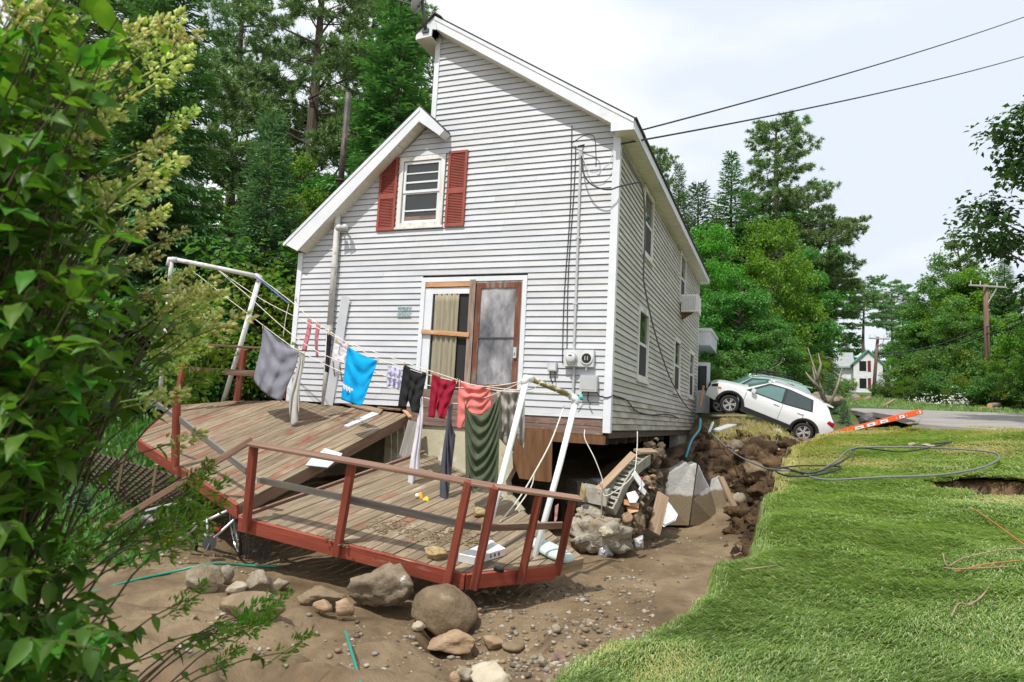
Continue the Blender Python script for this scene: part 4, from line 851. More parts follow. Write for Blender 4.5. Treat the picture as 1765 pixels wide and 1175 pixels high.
# ================================================================== CLOTHESLINE
cl = thing('clothes_pole', 'white pipe clothesline frame standing at the back of the upper deck', 'clothesline frame', UF)
MB().tube([P(292, 500, 13.7), P(294, 470, 13.7), P(296, 447, 13.7)], .045, 10).build('left_post', MT['greypipe'], cl, smooth=True)
MB().tube([P(296, 446, 13.7), P(372, 461, 13.85), P(449, 477, 14.0)], .045, 10).build('crossbar', MT['greypipe'], cl, smooth=True)
MB().tube([P(447, 480, 14.0), P(416, 590, 14.2), P(385, 692, 14.5)], .05, 10).build('right_post', MT['whitepipe'], cl, smooth=True)
for e in ([(291, 458, 13.7), (293, 447, 13.7), (305, 448, 13.7)], [(440, 475, 14.0), (448, 478, 14.0), (446, 486, 14.0)]): MB().tube([P(*q) for q in e], .06, 10).build('elbow', MT['greypipe'], cl, smooth=True)
MB().tube([P(292, 500, 13.7), P(281, 620, 14.0), P(274, 705, 13.9)], .045, 10).build('left_post', MT['greypipe'], cl, smooth=True)
cf = thing('front_clothes_pole', 'leaning white pipe clothesline frame with mossy crossbar on the lower deck', 'clothesline frame', on(920, 965, LPLN))
MB().tube([P(908, 652, 9.55), P(885, 745, 9.3), P(862, 834, 9.05), P(832, 950, 8.75)], .042, 12).build('left_post', MT['whitepipe'], cf, smooth=True)
MB().tube([P(993, 688, 9.95), P(965, 800, 9.5), P(920, 965, 8.98)], .042, 12).build('right_post', MT['whitepipe'], cf, smooth=True)
MB().tube([P(908, 650, 9.55), P(950, 667, 9.75), P(993, 686, 9.95)], .040, 12).build('crossbar', MT['mossypipe'], cf, smooth=True)
for e in ([(904, 663, 9.53), (907, 651, 9.55), (917, 653, 9.6)], [(984, 683, 9.9), (993, 687, 9.95), (991, 697, 9.92)]): MB().tube([P(*q) for q in e], .054, 12).build('elbow', MT['whitepipe'], cf, smooth=True)
MB().tube([P(999, 685, 9.94), P(1004, 684, 9.94)], .045, 10).build('end_cap', MT['teal'], cf)
def ldep(px): return 1 / (1 / 13.9 + (1 / 9.6 - 1 / 13.9) * (px - 400) / 520)
def line(pts, label):
    cable('clothesline', [P(x, y, ldep(x)) for x, y in pts], .0065, MT['rope'], label, 'clothesline', 6, 5, 'lines of the clothesline')
line([(331, 466), (390, 512), (453, 560), (485, 584), (515, 604), (590, 641), (687, 673), (725, 683), (776, 695), (815, 691), (850, 680), (905, 656)], 'lowest clothesline, holding the grey shirt and the olive shirt')
line([(372, 462), (430, 512), (500, 574), (560, 612), (640, 640), (690, 654), (738, 664), (793, 668), (860, 664), (912, 654)], 'slack middle clothesline passing across the blue and black clothes')
line([(372, 462), (450, 515), (530, 556), (597, 590), (652, 618), (700, 634), (735, 645), (800, 660), (850, 668), (908, 672), (930, 662)], 'clothesline carrying the blue shirt, the black shorts and the red shorts')
line([(447, 478), (500, 518), (535, 548), (570, 572), (600, 590), (680, 618), (760, 645), (850, 672), (960, 676)], 'farthest clothesline, on which the pink socks hang')
cable('blue_rope', [P(441, 476, 13.5), P(470, 500, 13.3), P(499, 524, 13.1)], .012, plain('blue_cord', (.10, .13, .42), .7), 'short blue cord tied to the end of the back crossbar', 'cord')
cable('rope_end', [P(498, 524, 13.1), P(493, 545, 13.1), P(488, 580, 13.1)], .007, MT['rope'], 'loose end of pale cord dangling beside the left corner of the house', 'cord')
cable('guy_rope', [P(972, 700, 9.9), P(950, 760, 9.6), P(921, 815, 9.4), P(895, 858, 9.3), P(862, 900, 9.15)], .011, MT['rope'], 'pale guy rope stretched from the mossy crossbar down to the lower deck', 'rope')
cable('guy_rope', [P(921, 815, 9.4), P(915, 840, 9.35), P(888, 880, 9.2)], .009, MT['rope'], 'short knotted tail of the guy rope over the lower deck', 'rope')

def cloth(name, label, cat, col, top, bot, d0, d1, folds=4, amp=.03, sag=0., m=26, n=26, ph=0., belly=.0, parent=None, wav=0., cup=0., fq=3.2, dec=1.6):
    """fabric hung between a top edge and a bottom edge (pixel polylines); cup draws U-folds from the pins"""
    def pol(pts, u):
        pts = np.array(pts, float); s = np.r_[0, np.cumsum(np.hypot(*np.diff(pts, axis=0).T))]; s /= s[-1]
        return np.array([np.interp(u, s, pts[:, 0]), np.interp(u, s, pts[:, 1])])
    rows = []
    for j in range(n):
        v = j / (n - 1); r = []
        for i in range(m):
            u = i / (m - 1); a = pol(top, u); b = pol(bot, u)
            a = a + np.array([0, sag * 4 * u * (1 - u)])
            q = a * (1 - v) + b * v
            d = d0 + (d1 - d0) * u
            rip = amp * math.sin(2 * math.pi * folds * u + ph + 1.3 * v + .8 * mnoise.noise(Vector((u * 3, v * 2, ph)))) * (.35 + .65 * v)
            if cup:
                e_ = (2 * u - 1) ** 2; w2 = v - .30 * (1 - e_) * (1 + .25 * mnoise.noise(Vector((u * 2 + ph, v * 1.5, 7.))))
                rip += cup * math.sin(2 * math.pi * fq * w2 + ph + .9 * mnoise.noise(Vector((u * 2.5, v * 3., ph + 4)))) * (1 - e_ ** 1.5) * math.exp(-dec * v) * (.6 + .5 * mnoise.noise(Vector((v * 6, u, ph))))
            rip += .02 * mnoise.noise(Vector((u * 5 + ph, v * 5, 2.))) - belly * math.sin(math.pi * v)
            q = q + np.array([wav * math.sin(5 * v + ph), 0])
            r.append(P(q[0], q[1], d + rip))
        rows.append(r)
    m_ = cloth_mat('cloth_' + name, col)
    o = MB().grid(rows).build(name if parent is None else parent, m_, smooth=True); solid(o, .006)
    prop(o, label, cat, 'clothes on the line'); return o
cloth('grey_shirt', 'slate grey shirt hanging slanted at the left end of the clothesline', 'shirt', (.20, .20, .235), [(453, 562), (516, 606)], [(439, 655), (452, 672), (470, 685), (487, 692)], ldep(453), ldep(515), 3, .05, 3, cup=.10, wav=2)
cloth('grey_shirt_hem', 'pale grey long top hanging in a narrow bundle beside the slate grey shirt', 'top', (.47, .46, .43), [(514, 606), (523, 605)], [(499, 705), (503, 735), (514, 728), (518, 690)], ldep(515), ldep(523), 3, .035, n=34, ph=1., wav=3, parent='long_top')
for i, (x, y, b) in enumerate(((532, 548, 604), (546, 556, 614))):
    cloth('pink_sock', 'pink sock pinned high on the clothesline, ' + ('left one of the pair' if i == 0 else 'right one of the pair'), 'sock', (.52, .20, .23), [(x - 2, y), (x + 5, y + 2)], [(x - 10 + i * 8, b), (x - 2 + i * 4, b + 2)], ldep(540) + .35, ldep(545) + .35, 1, .015, n=14, m=8, ph=i * 2., wav=1.5)
cloth('black_sock', 'narrow black stocking hanging in front of the leaning white boards', 'stocking', (.02, .02, .03), [(564, 572), (572, 576)], [(560, 640), (566, 642)], ldep(566) + .2, ldep(570) + .2, 1, .02, m=8, n=16)
cloth('white_towel', 'small white cloth pegged left of the blue shirt', 'cloth', (.66, .62, .66), [(576, 584), (600, 596)], [(574, 618), (597, 627)], ldep(578) + .1, ldep(598) + .1, 2, .02)
blue = cloth('blue_shirt', 'bright blue printed shirt hanging upside down on the clothesline', 'shirt', (.005, .33, .68), [(599, 596), (651, 621)], [(588, 688), (600, 693), (622, 700), (627, 690)], ldep(599), ldep(651), 2, .035, 3, cup=.08, ph=.5)
W[blue.name] = Matrix.Identity(4)
for i in range(4):
    a, b = P(591 + i * 4.6, 661 + i * 2.6, ldep(600) - .16), P(594.0 + i * 4.6, 671 + i * 2.6, ldep(600) - .16)
    MB().bar(a, b, .022, .006, (0, -1, 0)).bar(a + np.array([.012, .001, 0]), b + np.array([.03, .001, .012]), .018, .0055, (0, -1, 0)).build('print', MT['sticker'], blue)
cloth('lavender_bra', 'pale lavender bra hanging between the blue shirt and the black shorts', 'bra', (.58, .56, .74), [(669, 628), (692, 637)], [(666, 668), (675, 664), (684, 672), (690, 674)], ldep(670) + .25, ldep(690) + .25, 3, .04, ph=2.)
def shorts(name, label, col, tl, tr, bl, br, notch, d0, d1, ph=0.):
    bx = [(bl[0], bl[1]), (bl[0] + (notch[0] - bl[0]) * .75, bl[1] + 2), notch, (notch[0] + (br[0] - notch[0]) * .3, br[1] - 2), br]
    return cloth(name, label, 'shorts', col, [tl, tr], bx, d0, d1, 3, .03, 2.5, m=34, n=28, ph=ph, cup=.05)
shorts('black_shorts', 'black shorts with a white tag pinned beside the patio door', (.022, .022, .024), (696, 627), (736, 642), (686, 700), (722, 712), (704, 688), ldep(700), ldep(735))
shorts('red_shorts', 'dark red shorts pegged between the black shorts and the coral shirt', (.27, .014, .035), (745, 644), (789, 655), (738, 718), (766, 722), (752, 702), ldep(750), ldep(788), 1.)
cloth('coral_shirt', 'coral pink shirt hanging behind the olive shirt', 'shirt', (.70, .20, .18), [(791, 656), (845, 666)], [(787, 738), (795, 740), (806, 710), (830, 716), (846, 700)], ldep(792), ldep(845), 2, .03, 3, cup=.08, ph=2.2)
cloth('olive_shirt', 'large olive green shirt hanging lowest in front of the white pole', 'shirt', (.085, .105, .065), [(801, 694), (806, 705), (815, 714), (830, 716), (845, 705), (855, 690), (863, 679)], [(803, 822), (815, 850), (835, 840), (858, 838)], ldep(804) - .15, ldep(862) - .15, 2, .025, 0, m=44, n=70, cup=.075, ph=1.2, fq=6., dec=.3)
cloth('white_leggings', 'white leggings hanging straight down by one peg below the black shorts', 'leggings', (.62, .60, .65), [(722, 682), (728, 684)], [(704, 836), (711, 838), (725, 808)], ldep(722) - .05, ldep(728) - .05, 2, .03, n=40, m=16, ph=.4, wav=2)
cloth('charcoal_trousers', 'long charcoal trousers hanging from one peg in front of the concrete wall', 'trousers', (.085, .09, .11), [(771, 697), (777, 695)], [(757, 884), (768, 885), (784, 750)], ldep(772) - .08, ldep(777) - .08, 3, .035, n=44, m=22, ph=1.7, wav=3, belly=.03)
cloth('grey_blouse', 'crumpled grey beige blouse half hidden behind the front white pole', 'blouse', (.36, .34, .31), [(856, 672), (905, 668)], [(858, 752), (872, 768), (886, 748), (903, 775)], ldep(860) + .4, ldep(905) + .5, 4, .07, 2, ph=3., cup=.06)
pins = [(453, 561), (515, 604), (533, 547), (547, 556), (568, 572), (580, 586), (600, 595), (651, 620), (697, 627), (735, 641), (725, 682), (749, 643), (788, 655), (792, 657), (845, 666), (776, 694), (803, 692), (862, 679), (612, 646), (628, 651)]
peg0 = MB().box((-.006, -.008, -.055), (.006, .0, .03)).box((-.006, .002, -.055), (.006, .010, .03)).mesh('clothes_peg', MT['pegwood'])
NEAR = ['slate grey shirt, left', 'slate grey shirt, right', 'left pink sock', 'right pink sock', 'black stocking', 'small white cloth', 'left end of the blue shirt', 'right end of the blue shirt', 'left end of the black shorts', 'right end of the black shorts', 'white leggings', 'left end of the red shorts', 'right end of the red shorts', 'left end of the coral shirt', 'right end of the coral shirt', 'charcoal trousers', 'left end of the olive shirt', 'right end of the olive shirt', 'middle of the blue shirt', 'bare line crossing the blue shirt']
for (x, y), nm in zip(pins, NEAR):
    p = P(x, y, ldep(x) - .03); o = link('clothes_peg', peg0, mw=Matrix.Translation(Vector(tuple(p))) @ Matrix.Rotation(rng.normal(0, .25), 4, 'Y'))
    prop(o, 'small wooden clothes peg on the line at the ' + nm, 'clothes peg', 'pegs on the clothesline')
# ================================================================== ROCKS AND DEBRIS
def ico(n):
    import bmesh
    bm = bmesh.new(); bmesh.ops.create_icosphere(bm, subdivisions=n, radius=1.)
    v = np.array([x.co[:] for x in bm.verts]); f = np.array([[x.index for x in p.verts] for p in bm.faces]); bm.free(); return v, f
ICO = {n: ico(n) for n in (1, 2, 3, 4)}
def rockmesh(name, sx, sy, sz, seed, m, n=4, rough=.18, facet=.0, box=0., rag=0.):
    v, f = ICO[n]; g = np.random.default_rng(seed); v = v.copy()
    if box: v = np.sign(v) * np.abs(v) ** (1 - box)
    o = g.random(3) * 50
    lo = np.array([mnoise.noise(Vector(tuple(p * .8 + o))) for p in v]); v = v * (1 + rough * 1.5 * lo)[:, None]
    for _ in range(int(facet * 2.4)):        # broken faces
        d = nrm(g.normal(size=3)); k = g.uniform(.50, .86) if facet >= 3 else g.uniform(.7, .9); e = v @ d - k; v = v - np.outer(np.maximum(e, 0), d) * .97
    r = np.array([.8 * mnoise.noise(Vector(tuple(p * 2.3 + o))) + .6 * abs(mnoise.noise(Vector(tuple(p * 4.5 + o)))) + .3 * mnoise.noise(Vector(tuple(p * 9 + o))) + .16 * mnoise.noise(Vector(tuple(p * 19 + o))) for p in v])
    v = v * (1 + rough * (.75 if facet >= 3 else .5) * r)[:, None]
    if rag: v = v * (1 - rag * np.array([abs(mnoise.noise(Vector(tuple(p * 3.6 + o)))) + .6 * abs(mnoise.noise(Vector(tuple(p * 8 + o)))) + .45 * max(0, mnoise.noise(Vector(tuple(p * 13 + o)))) for p in v]))[:, None]
    v = v / np.abs(v).max(0) * np.array([sx, sy, sz])
    return mesh_np(name, v, f, m, n >= 4 and facet < 3)
def gp(px, py, h=.03):
    r = ray(px, py); ts = np.linspace(4, 26, 300); pp = EYE + ts[:, None] * r; hit = np.where(pp[:, 2] < zground(pp[:, 0], pp[:, 1]) + h)[0]
    return pp[hit[0]] if len(hit) else P(px, py, 10)
def rock(name, label, px, py, wpx, hpx, d, m, seed, n=4, rough=.18, facet=3, group=None, rz=None, depthk=.8, box=0., cat='rock', tilt=0., parent=None, rag=0.):
    if d is None:                            # stands on the ground where its foot is seen
        b = gp(px, py + hpx * .40); d = float((b - EYE) @ CM[:, 1])
    k = d / FPX; c = P(px, py, d); g = np.random.default_rng(seed + 99)
    me = rockmesh(name, wpx * k / 2, wpx * k / 2 * depthk, hpx * k / 2 * 1.05, seed, MT[m], n, rough, facet, box, rag)
    mw = Matrix.Translation(Vector(tuple(c))) @ Matrix.Rotation(g.normal(0, .3) if rz is None else rz, 4, 'Z') @ Matrix.Rotation(tilt, 4, 'Y')
    if parent is not None: return link(name, me, parent, mw=mw)
    o = link(name, me, mw=mw); prop(o, label, cat, group); return o
rock('boulder', 'large concrete like boulder with a white crusted top in front of the lower deck', 661, 1018, 124, 92, None, 'whiterock', 1, 4, .30, 5, rag=.2)
rock('boulder', 'big smooth mud coated boulder touching the front corner of the deck', 766, 1054, 118, 90, None, 'mudrock', 2, 4, .16, 2, tilt=.2)
rock('boulder', 'long flat brown boulder lying left of the white crusted one', 432, 1043, 118, 58, None, 'mudrock', 3, 4, .14, 3)
rock('boulder', 'tan angular boulder beside the green hose', 353, 997, 66, 48, None, 'greyrock', 4, 4, .16, 6)
rock('boulder', 'small dark egg shaped rock right of the tan angular boulder', 390, 990, 26, 32, None, 'greyrock', 5, 3, .12, 1)
rock('boulder', 'pale grey rounded boulder behind the long flat one', 449, 1004, 58, 44, None, 'greyrock', 6, 4, .14, 3)
rock('boulder', 'bluish white jagged rock in front of the pale grey boulder', 405, 1017, 42, 26, None, 'palerock', 7, 3, .25, 5)
rock('boulder', 'small pale rock right of the pale grey boulder', 482, 1006, 34, 22, None, 'greyrock', 8, 3, .2, 4)
rock('boulder', 'low slab shaped dark brown rock under the deck edge', 560, 1030, 95, 36, None, 'mudrock', 9, 4, .2, 5)
rock('boulder', 'small brown rock with vertical grooves left of the white crusted boulder', 592, 1050, 38, 36, None, 'tanrock', 10, 3, .25, 4)
rock('boulder', 'small reddish brown rock in front of the slab shaped one', 556, 1047, 36, 28, None, 'tanrock', 11, 3, .25, 4)
rock('boulder', 'cracked tan rock ledge below the big smooth boulder', 779, 1107, 98, 42, None, 'tanrock', 12, 4, .22, 5, tilt=-.12)
rock('boulder', 'pale yellow rock at the bottom edge beside the grass', 848, 1166, 84, 46, None, 'palerock', 13, 4, .22, 5)
rock('boulder', 'small white knobbly rock on the mud before the smooth boulder', 722, 1079, 26, 16, None, 'palerock', 14, 3, .4, 1)
rock('boulder', 'grey rock left of the pale yellow rock at the bottom', 800, 1160, 30, 24, None, 'greyrock', 15, 3, .2, 3)
rock('boulder', 'small orange brown rock at the bottom edge', 785, 1168, 22, 22, None, 'tanrock', 16, 3, .2, 3)
rock('boulder', 'blue grey pebble shaped rock on the gravel near the lawn', 958, 1083, 20, 15, None, 'greyrock', 17, 3, .15, 2)
rock('boulder', 'flat mud covered mound of stone on the gravel bar', 885, 1115, 42, 18, None, 'mudrock', 18, 3, .2, 2)
rock('boulder', 'pinkish rock right of the cracked tan ledge', 850, 1107, 44, 22, None, 'tanrock', 19, 3, .2, 4)
rock('boulder', 'rounded muddy stone in the shallow channel by the bank', 1242, 948, 24, 12, 12.3, 'mudrock', 20, 3, .2, 2)
rock('boulder', 'orange stone at the foot of the grassy bank', 1308, 957, 14, 12, 10.6, 'tanrock', 21, 3, .2, 2)
rock('boulder', 'grey stone half sunk in the grass at the bank edge', 1323, 922, 16, 14, 10.3, 'greyrock', 22, 3, .15, 2)
o = cable('rusty_can', [P(957, 1132, 6.9), P(966, 1130, 6.9), P(974, 1140, 6.85)], .05, MT['sill'], 'rusty curled can on the gravel near the lawn edge', 'can', 12, 3)
rock('boulder', 'dark stone beside the rusty can', 935, 1140, 20, 16, None, 'greyrock', 23, 3, .15, 3)
# the mass of broken masonry below the house corner
rock('concrete_boulder', 'huge lump of broken concrete with embedded stones under the house corner', 1035, 922, 126, 82, 11.5, 'concrete', 36, 4, .40, 8, rag=.42, depthk=.7, cat='concrete lump')
rock('boulder', 'pale rounded stone set in the front of the broken concrete lump', 1042, 916, 34, 20, 11.12, 'palerock', 31, 4, .3, 5, rag=.1)
rock('concrete_boulder', 'muddy concrete chunk behind the leaning timber, right of the large lump', 1098, 905, 50, 62, 11.9, 'mudrock', 32, 4, .3, 6, rag=.4, cat='concrete lump')
rock('concrete_boulder', 'grey concrete chunk on which the lone cinder block rests', 1020, 883, 62, 34, 11.7, 'concrete', 33, 4, .3, 7, rag=.4, cat='concrete lump')
g_ = np.random.default_rng(8)
rub = thing('rubble_heap', 'dark heap of earth and broken masonry behind the curved block wall', 'rubble heap', P(1130, 860, 12.6))
for i in range(120):
    u = g_.random(); v = g_.normal(0, 1)
    px = min(1140, 1087 + 48 * u + v * 9); py = 880 - 112 * u + g_.normal(0, 14) + abs(v) * 4; sz = g_.uniform(10, 26)
    rock('rubble_piece', None, px, py, sz, sz * g_.uniform(.6, .9), 12.0 + 1.5 * u + g_.normal(0, .15), 'darkrock' if g_.random() < .85 else 'tanrock', 200 + i, 3, .45, 5, parent=rub)
for i in range(6): rock('rubble_piece', None, 1106 + 5 * i, 880 - 14 * i + (i % 2) * 12, 60, 62, 12.6 + .2 * i, 'darkrock', 400 + i, 4, .5, 6, parent=rub)
# curved wall of hollow blocks that has toppled
cb = thing('block_wall', 'curved toppled row of hollow cinder blocks showing their open cores', 'block wall', P(1062, 870, 11.7))
def hollow_block(par, c, ex, ey, ez, lx, ly, lz, m, nm='concrete_block'):
    """lx x ly seen from the core side, lz deep; two cores along y"""
    mb = MB(); t = .028
    def bx(a0, a1, b0, b1, c0, c1):
        vs = [(x, y, z) for z in (c0, c1) for x, y in ((a0, b0), (a1, b0), (a1, b1), (a0, b1))]
        mb.add([c + ex * x + ey * y + ez * z for x, y, z in vs], [(0, 3, 2, 1), (4, 5, 6, 7), (0, 1, 5, 4), (1, 2, 6, 5), (2, 3, 7, 6), (3, 0, 4, 7)])
    hx, hy = lx / 2, ly / 2
    bx(-hx, -hx + t, -hy, hy, -lz, 0); bx(hx - t, hx, -hy, hy, -lz, 0)
    bx(-hx + t, hx - t, -hy, -hy + t, -lz, 0); bx(-hx + t, hx - t, hy - t, hy, -lz, 0); bx(-hx + t, hx - t, -t * .5, t * .5, -lz, 0)
    bx(-hx + t, hx - t, -hy + t, hy - t, -lz, -lz + .02)
    return mb.build(nm, MT[m], par)
arc = [(1047, 874, 11.60), (1056, 857, 11.70), (1063, 840, 11.82), (1070, 825, 11.95), (1079, 811, 12.1), (1089, 799, 12.28), (1101, 789, 12.5), (1113, 781, 12.75)]
fr_n = nrm(P(1035, 820, 11.0) - P(1075, 830, 12.0) + np.array([0, 0, .55]))
for i in range(len(arc) - 1):
    a, b = P(*arc[i]), P(*arc[i + 1]); ln = np.linalg.norm(b - a); ey = nrm(b - a); ez = nrm(fr_n - ey * (fr_n @ ey)); ex = np.cross(ey, ez)
    hollow_block(cb, (a + b) / 2, ex, ey, ez, .205, ln * .985, .2, 'block')
prop(beam('loose_board', P(1028, 848, 11.65), P(1092, 782, 12.2), .13, .045, MT['loosewood'], up=(0, -.6, .8)), 'brown plank lying against the upper side of the curved block row', 'plank')
prop(beam('loose_board', P(1098, 778, 12.5), P(1128, 777, 12.9), .16, .045, MT['loosewood'], up=(0, -.5, .9)), 'short weathered board at the top end of the curved block row', 'plank')
lb = thing('cinder_block', 'single grey cinder block lying on the concrete left of the curved row', 'cinder block', P(1030, 853, 11.6))
hollow_block(lb, P(1028, 839, 11.75), nrm(np.array([.93, -.36, -.12])), nrm(np.array([.3, .9, .1])), nrm(np.array([.1, -.05, 1])), .44, .21, .26, 'block', 'block_body')
fo = rock('foam_lump', 'yellow lump of expanded foam hanging on the left end of the cinder block', 1004, 848, 13, 30, 11.55, 'foamyellow', 41, 3, .4, 0, cat='foam')
for i, (a, b, w, m_, l) in enumerate([((1092, 815), (1108, 838), 10, 'whiteplastic', 'white splinter of trim on the rubble, upper one'), ((1103, 840), (1112, 850), 9, 'whiteplastic', 'short white trim scrap on the rubble below the long splinter'), ((1076, 865), (1100, 872), 10, 'rawwood', 'orange wood scrap on the rubble below the white tile'), ((1082, 880), (1098, 876), 12, 'rawwood', 'small split timber offcut above the pale stone')]):
    prop(beam('wood_scrap', P(*a, 11.75), P(*b, 11.8), w * .0098, .03, MT[m_], up=(0, -.8, .5)), l, 'scrap')
t = MB().prism([P(1080, 852, 11.75), P(1094, 848, 11.8), (P(1101, 858, 11.8)), P(1096, 866, 11.7), P(1085, 866, 11.7)], np.array([.01, .03, .02])).build('tile_scrap', MT['whiteplastic']); prop(t, 'white broken tile on the rubble right of the curved blocks', 'tile')
rock('boulder', 'pair of yellowish round stones below the white tile', 1083, 893, 22, 22, 11.6, 'tanrock', 44, 3, .3, 5)
rock('rubble_piece', 'small bright red scrap in the dark rubble', 1105, 824, 7, 6, 12.1, 'redlamp', 45, 2, .2, 1, cat='scrap')
prop(beam('loose_timber', P(1143, 852, 12.5), P(1127, 918, 12.1), .24, .05, MT['loosewood'], up=(.3, -1, 0)), 'broad weathered timber leaning upright between rubble and white tub', 'timber')
tub = thing('washtub', 'upturned white plastic washtub standing on edge behind the leaning timber', 'tub', P(1150, 905, 12.9))
tb = [P(1143, 868, 13.2), P(1152, 866, 13.3), P(1168, 888, 13.1), P(1164, 897, 12.95), P(1144, 908, 12.8), P(1138, 903, 12.8)]
c_ = sum(tb) / 6
MB().prism([c_ + (p - c_) * 1.0 for p in tb], (.02, .06, .01)).build('rim', MT['whiteplastic'], tub)
MB().prism([c_ + (p - c_) * .8 - np.array([0, .03, 0]) for p in tb], (.02, .2, .01)).build('basin', MT['lightgrey'], tub)
# tipped concrete slabs in the channel
def slab(label, front, back, m, name='concrete_slab', cat='concrete slab'):
    n = len(front); mb = MB().add(list(front) + list(back), [tuple(range(n)), tuple(range(2 * n - 1, n - 1, -1))] + [(i, n + i, n + (i + 1) % n, (i + 1) % n) for i in range(n)])
    return prop(mb.build(name, MT[m]), label, cat)
MT['slabc'] = mat('tipped_slab', [(.3, (.40, .395, .375)), (.7, (.54, .53, .50))], 5., rough=.9, bump=.8, bscale=18, extra=[((.25, .22, .17), 3., (1, 1, 1), .6, .75)])
_t = MT['slabc'].node_tree; _b = _t.nodes['Principled BSDF']      # silt line left by the flood water
_tc = _t.nodes.new('ShaderNodeTexCoord'); _sx = _t.nodes.new('ShaderNodeSeparateXYZ'); _t.links.new(_tc.outputs['Object'], _sx.inputs[0])
_nz = _t.nodes.new('ShaderNodeTexNoise'); _nz.inputs['Scale'].default_value = 3.; _t.links.new(_tc.outputs['Object'], _nz.inputs[0])
_ma = _t.nodes.new('ShaderNodeMath'); _ma.operation = 'MULTIPLY_ADD'; _ma.inputs[1].default_value = -.25; _t.links.new(_nz.outputs[0], _ma.inputs[0]); _t.links.new(_sx.outputs['Z'], _ma.inputs[2])
_mr = _t.nodes.new('ShaderNodeMapRange'); _mr.inputs[1].default_value = .54; _mr.inputs[2].default_value = .58; _t.links.new(_ma.outputs[0], _mr.inputs[0])
_mx = _t.nodes.new('ShaderNodeMixRGB'); _mx.inputs[1].default_value = (.20, .155, .095, 1); _t.links.new(_mr.outputs[0], _mx.inputs[0])
_src = _b.inputs['Base Color'].links[0].from_socket; _t.links.new(_src, _mx.inputs[2]); _t.links.new(_mx.outputs[0], _b.inputs['Base Color'])
d0 = 14.4
A1 = [P(1145, 838, d0), P(1148, 868, d0), P(1150, 905, d0), P(1187, 905, d0 - .15), P(1193, 860, d0 - .1), P(1201, 799, d0), P(1190, 803, d0), P(1184, 797, d0), P(1172, 806, d0), P(1154, 815, d0)]
B1 = [p + np.array([.15, 1.0, -.02]) for p in A1]
slab('broken concrete slab standing on edge in the channel with a mud line', A1, B1, 'slabc')
A2 = [P(1203, 801, d0 + .02), P(1195, 860, d0 - .06), P(1189, 905, d0 - .1), P(1238, 905, d0 + .5), P(1231, 872, d0 + .55), P(1221, 838, d0 + .5), P(1212, 822, d0 + .3)]
slab('tapered concrete piece joined at the right of the standing slab', A2, [p + np.array([.1, .3, -.02]) for p in A2], 'slabc', 'concrete_piece')
A3 = [P(1226, 826, 15.6), P(1238, 820, 15.7), P(1252, 852, 15.7), P(1262, 905, 15.4), P(1236, 905, 15.3), P(1222, 848, 15.5)]
slab('narrow concrete fragment leaning behind the standing slab', A3, [p + np.array([.08, .2, 0]) for p in A3], 'slabc', 'concrete_piece')
prop(beam('loose_board', P(1242, 822, 15.0), P(1272, 886, 14.4), .14, .05, MT['loosewood'], up=(.4, -1, .2)), 'pale board leaning at the right of the concrete slabs', 'plank')
rock('boulder', 'grey rock wedged in the bank right of the leaning pale board', 1272, 858, 28, 26, 15.2, 'greyrock', 51, 3, .2, 4)
rock('boulder', 'large muddy stone in the bank above the concrete slabs', 1300, 812, 46, 40, 16.3, 'mudrock', 52, 4, .3, 6, rag=.2)
rock('boulder', 'pale grey slab of rock in the collapsed bank behind the house corner', 1268, 768, 30, 22, 17.6, 'greyrock', 53, 3, .25, 5)
for i in range(46):
    px, py = 1215 + 150 * g_.random(), 765 + 130 * g_.random()
    if px > 1345 - (py - 800) * .4 or (px < 1262 and py > 800): continue
    r = ray(px, py); ts = np.linspace(9, 24, 160); pp = EYE + ts[:, None] * r; hit = np.where(pp[:, 2] < zground(pp[:, 0], pp[:, 1]))[0]
    if not len(hit): continue
    s_ = g_.uniform(6, 16); rock('bank_stone', ('muddy brown', 'light grey', 'dark wet', 'tan')[i % 4] + ' stone in the collapsed brown bank beside the house', px, py, s_, s_ * .7, ts[hit[0]], ('mudrock', 'greyrock', 'darkrock', 'tanrock')[i % 4], 500 + i, 2, .2, 3, ('muddy brown', 'light grey', 'dark wet', 'tan')[i % 4] + ' stones in the collapsed bank', cat='stone')
cl_v, cl_f, c0_ = [], [], 0
v2, f2_ = ICO[2]; CLOD = []
for q in range(10):
    g0 = np.random.default_rng(900 + q); v = v2 * (1 + .7 * np.array([mnoise.noise(Vector(tuple(p * 1.5 + q * 7.))) for p in v2]))[:, None]
    for _ in range(7):
        d = nrm(g0.normal(size=3)); v = v - np.outer(np.maximum(v @ d - g0.uniform(.35, .8), 0), d)
    CLOD.append(v * (1 + .25 * np.array([mnoise.noise(Vector(tuple(p * 4.5 + q * 3.))) for p in v]))[:, None])
for i, (px, py, w_) in enumerate([(1235, 775, 50), (1262, 800, 60), (1240, 805, 46), (1290, 790, 56), (1320, 775, 60), (1350, 772, 50), (1330, 800, 56), (1300, 835, 54), (1322, 845, 40), (1290, 880, 46), (1310, 900, 34), (1280, 905, 40), (1255, 830, 40), (1365, 768, 40), (1300, 930, 30)]):
    p = gp(px, py); dd = float((p - EYE) @ CM[:, 1]); k = w_ * dd / FPX * .55; o_ = i * 9.
    v3, f3 = ICO[4]; v = v3 * (1 + .75 * np.array([mnoise.noise(Vector(tuple(q * 1.3 + o_))) - .6 * abs(mnoise.noise(Vector(tuple(q * 3.2 + o_)))) + .35 * mnoise.noise(Vector(tuple(q * 7 + o_))) + .2 * mnoise.noise(Vector(tuple(q * 15 + o_))) for q in v3]))[:, None] * k * np.array([1.1, .8, .75])
    cl_v.append(v + p - np.array([0, -.25 * k, .25 * k])); cl_f.append(f3 + c0_); c0_ += len(v3)
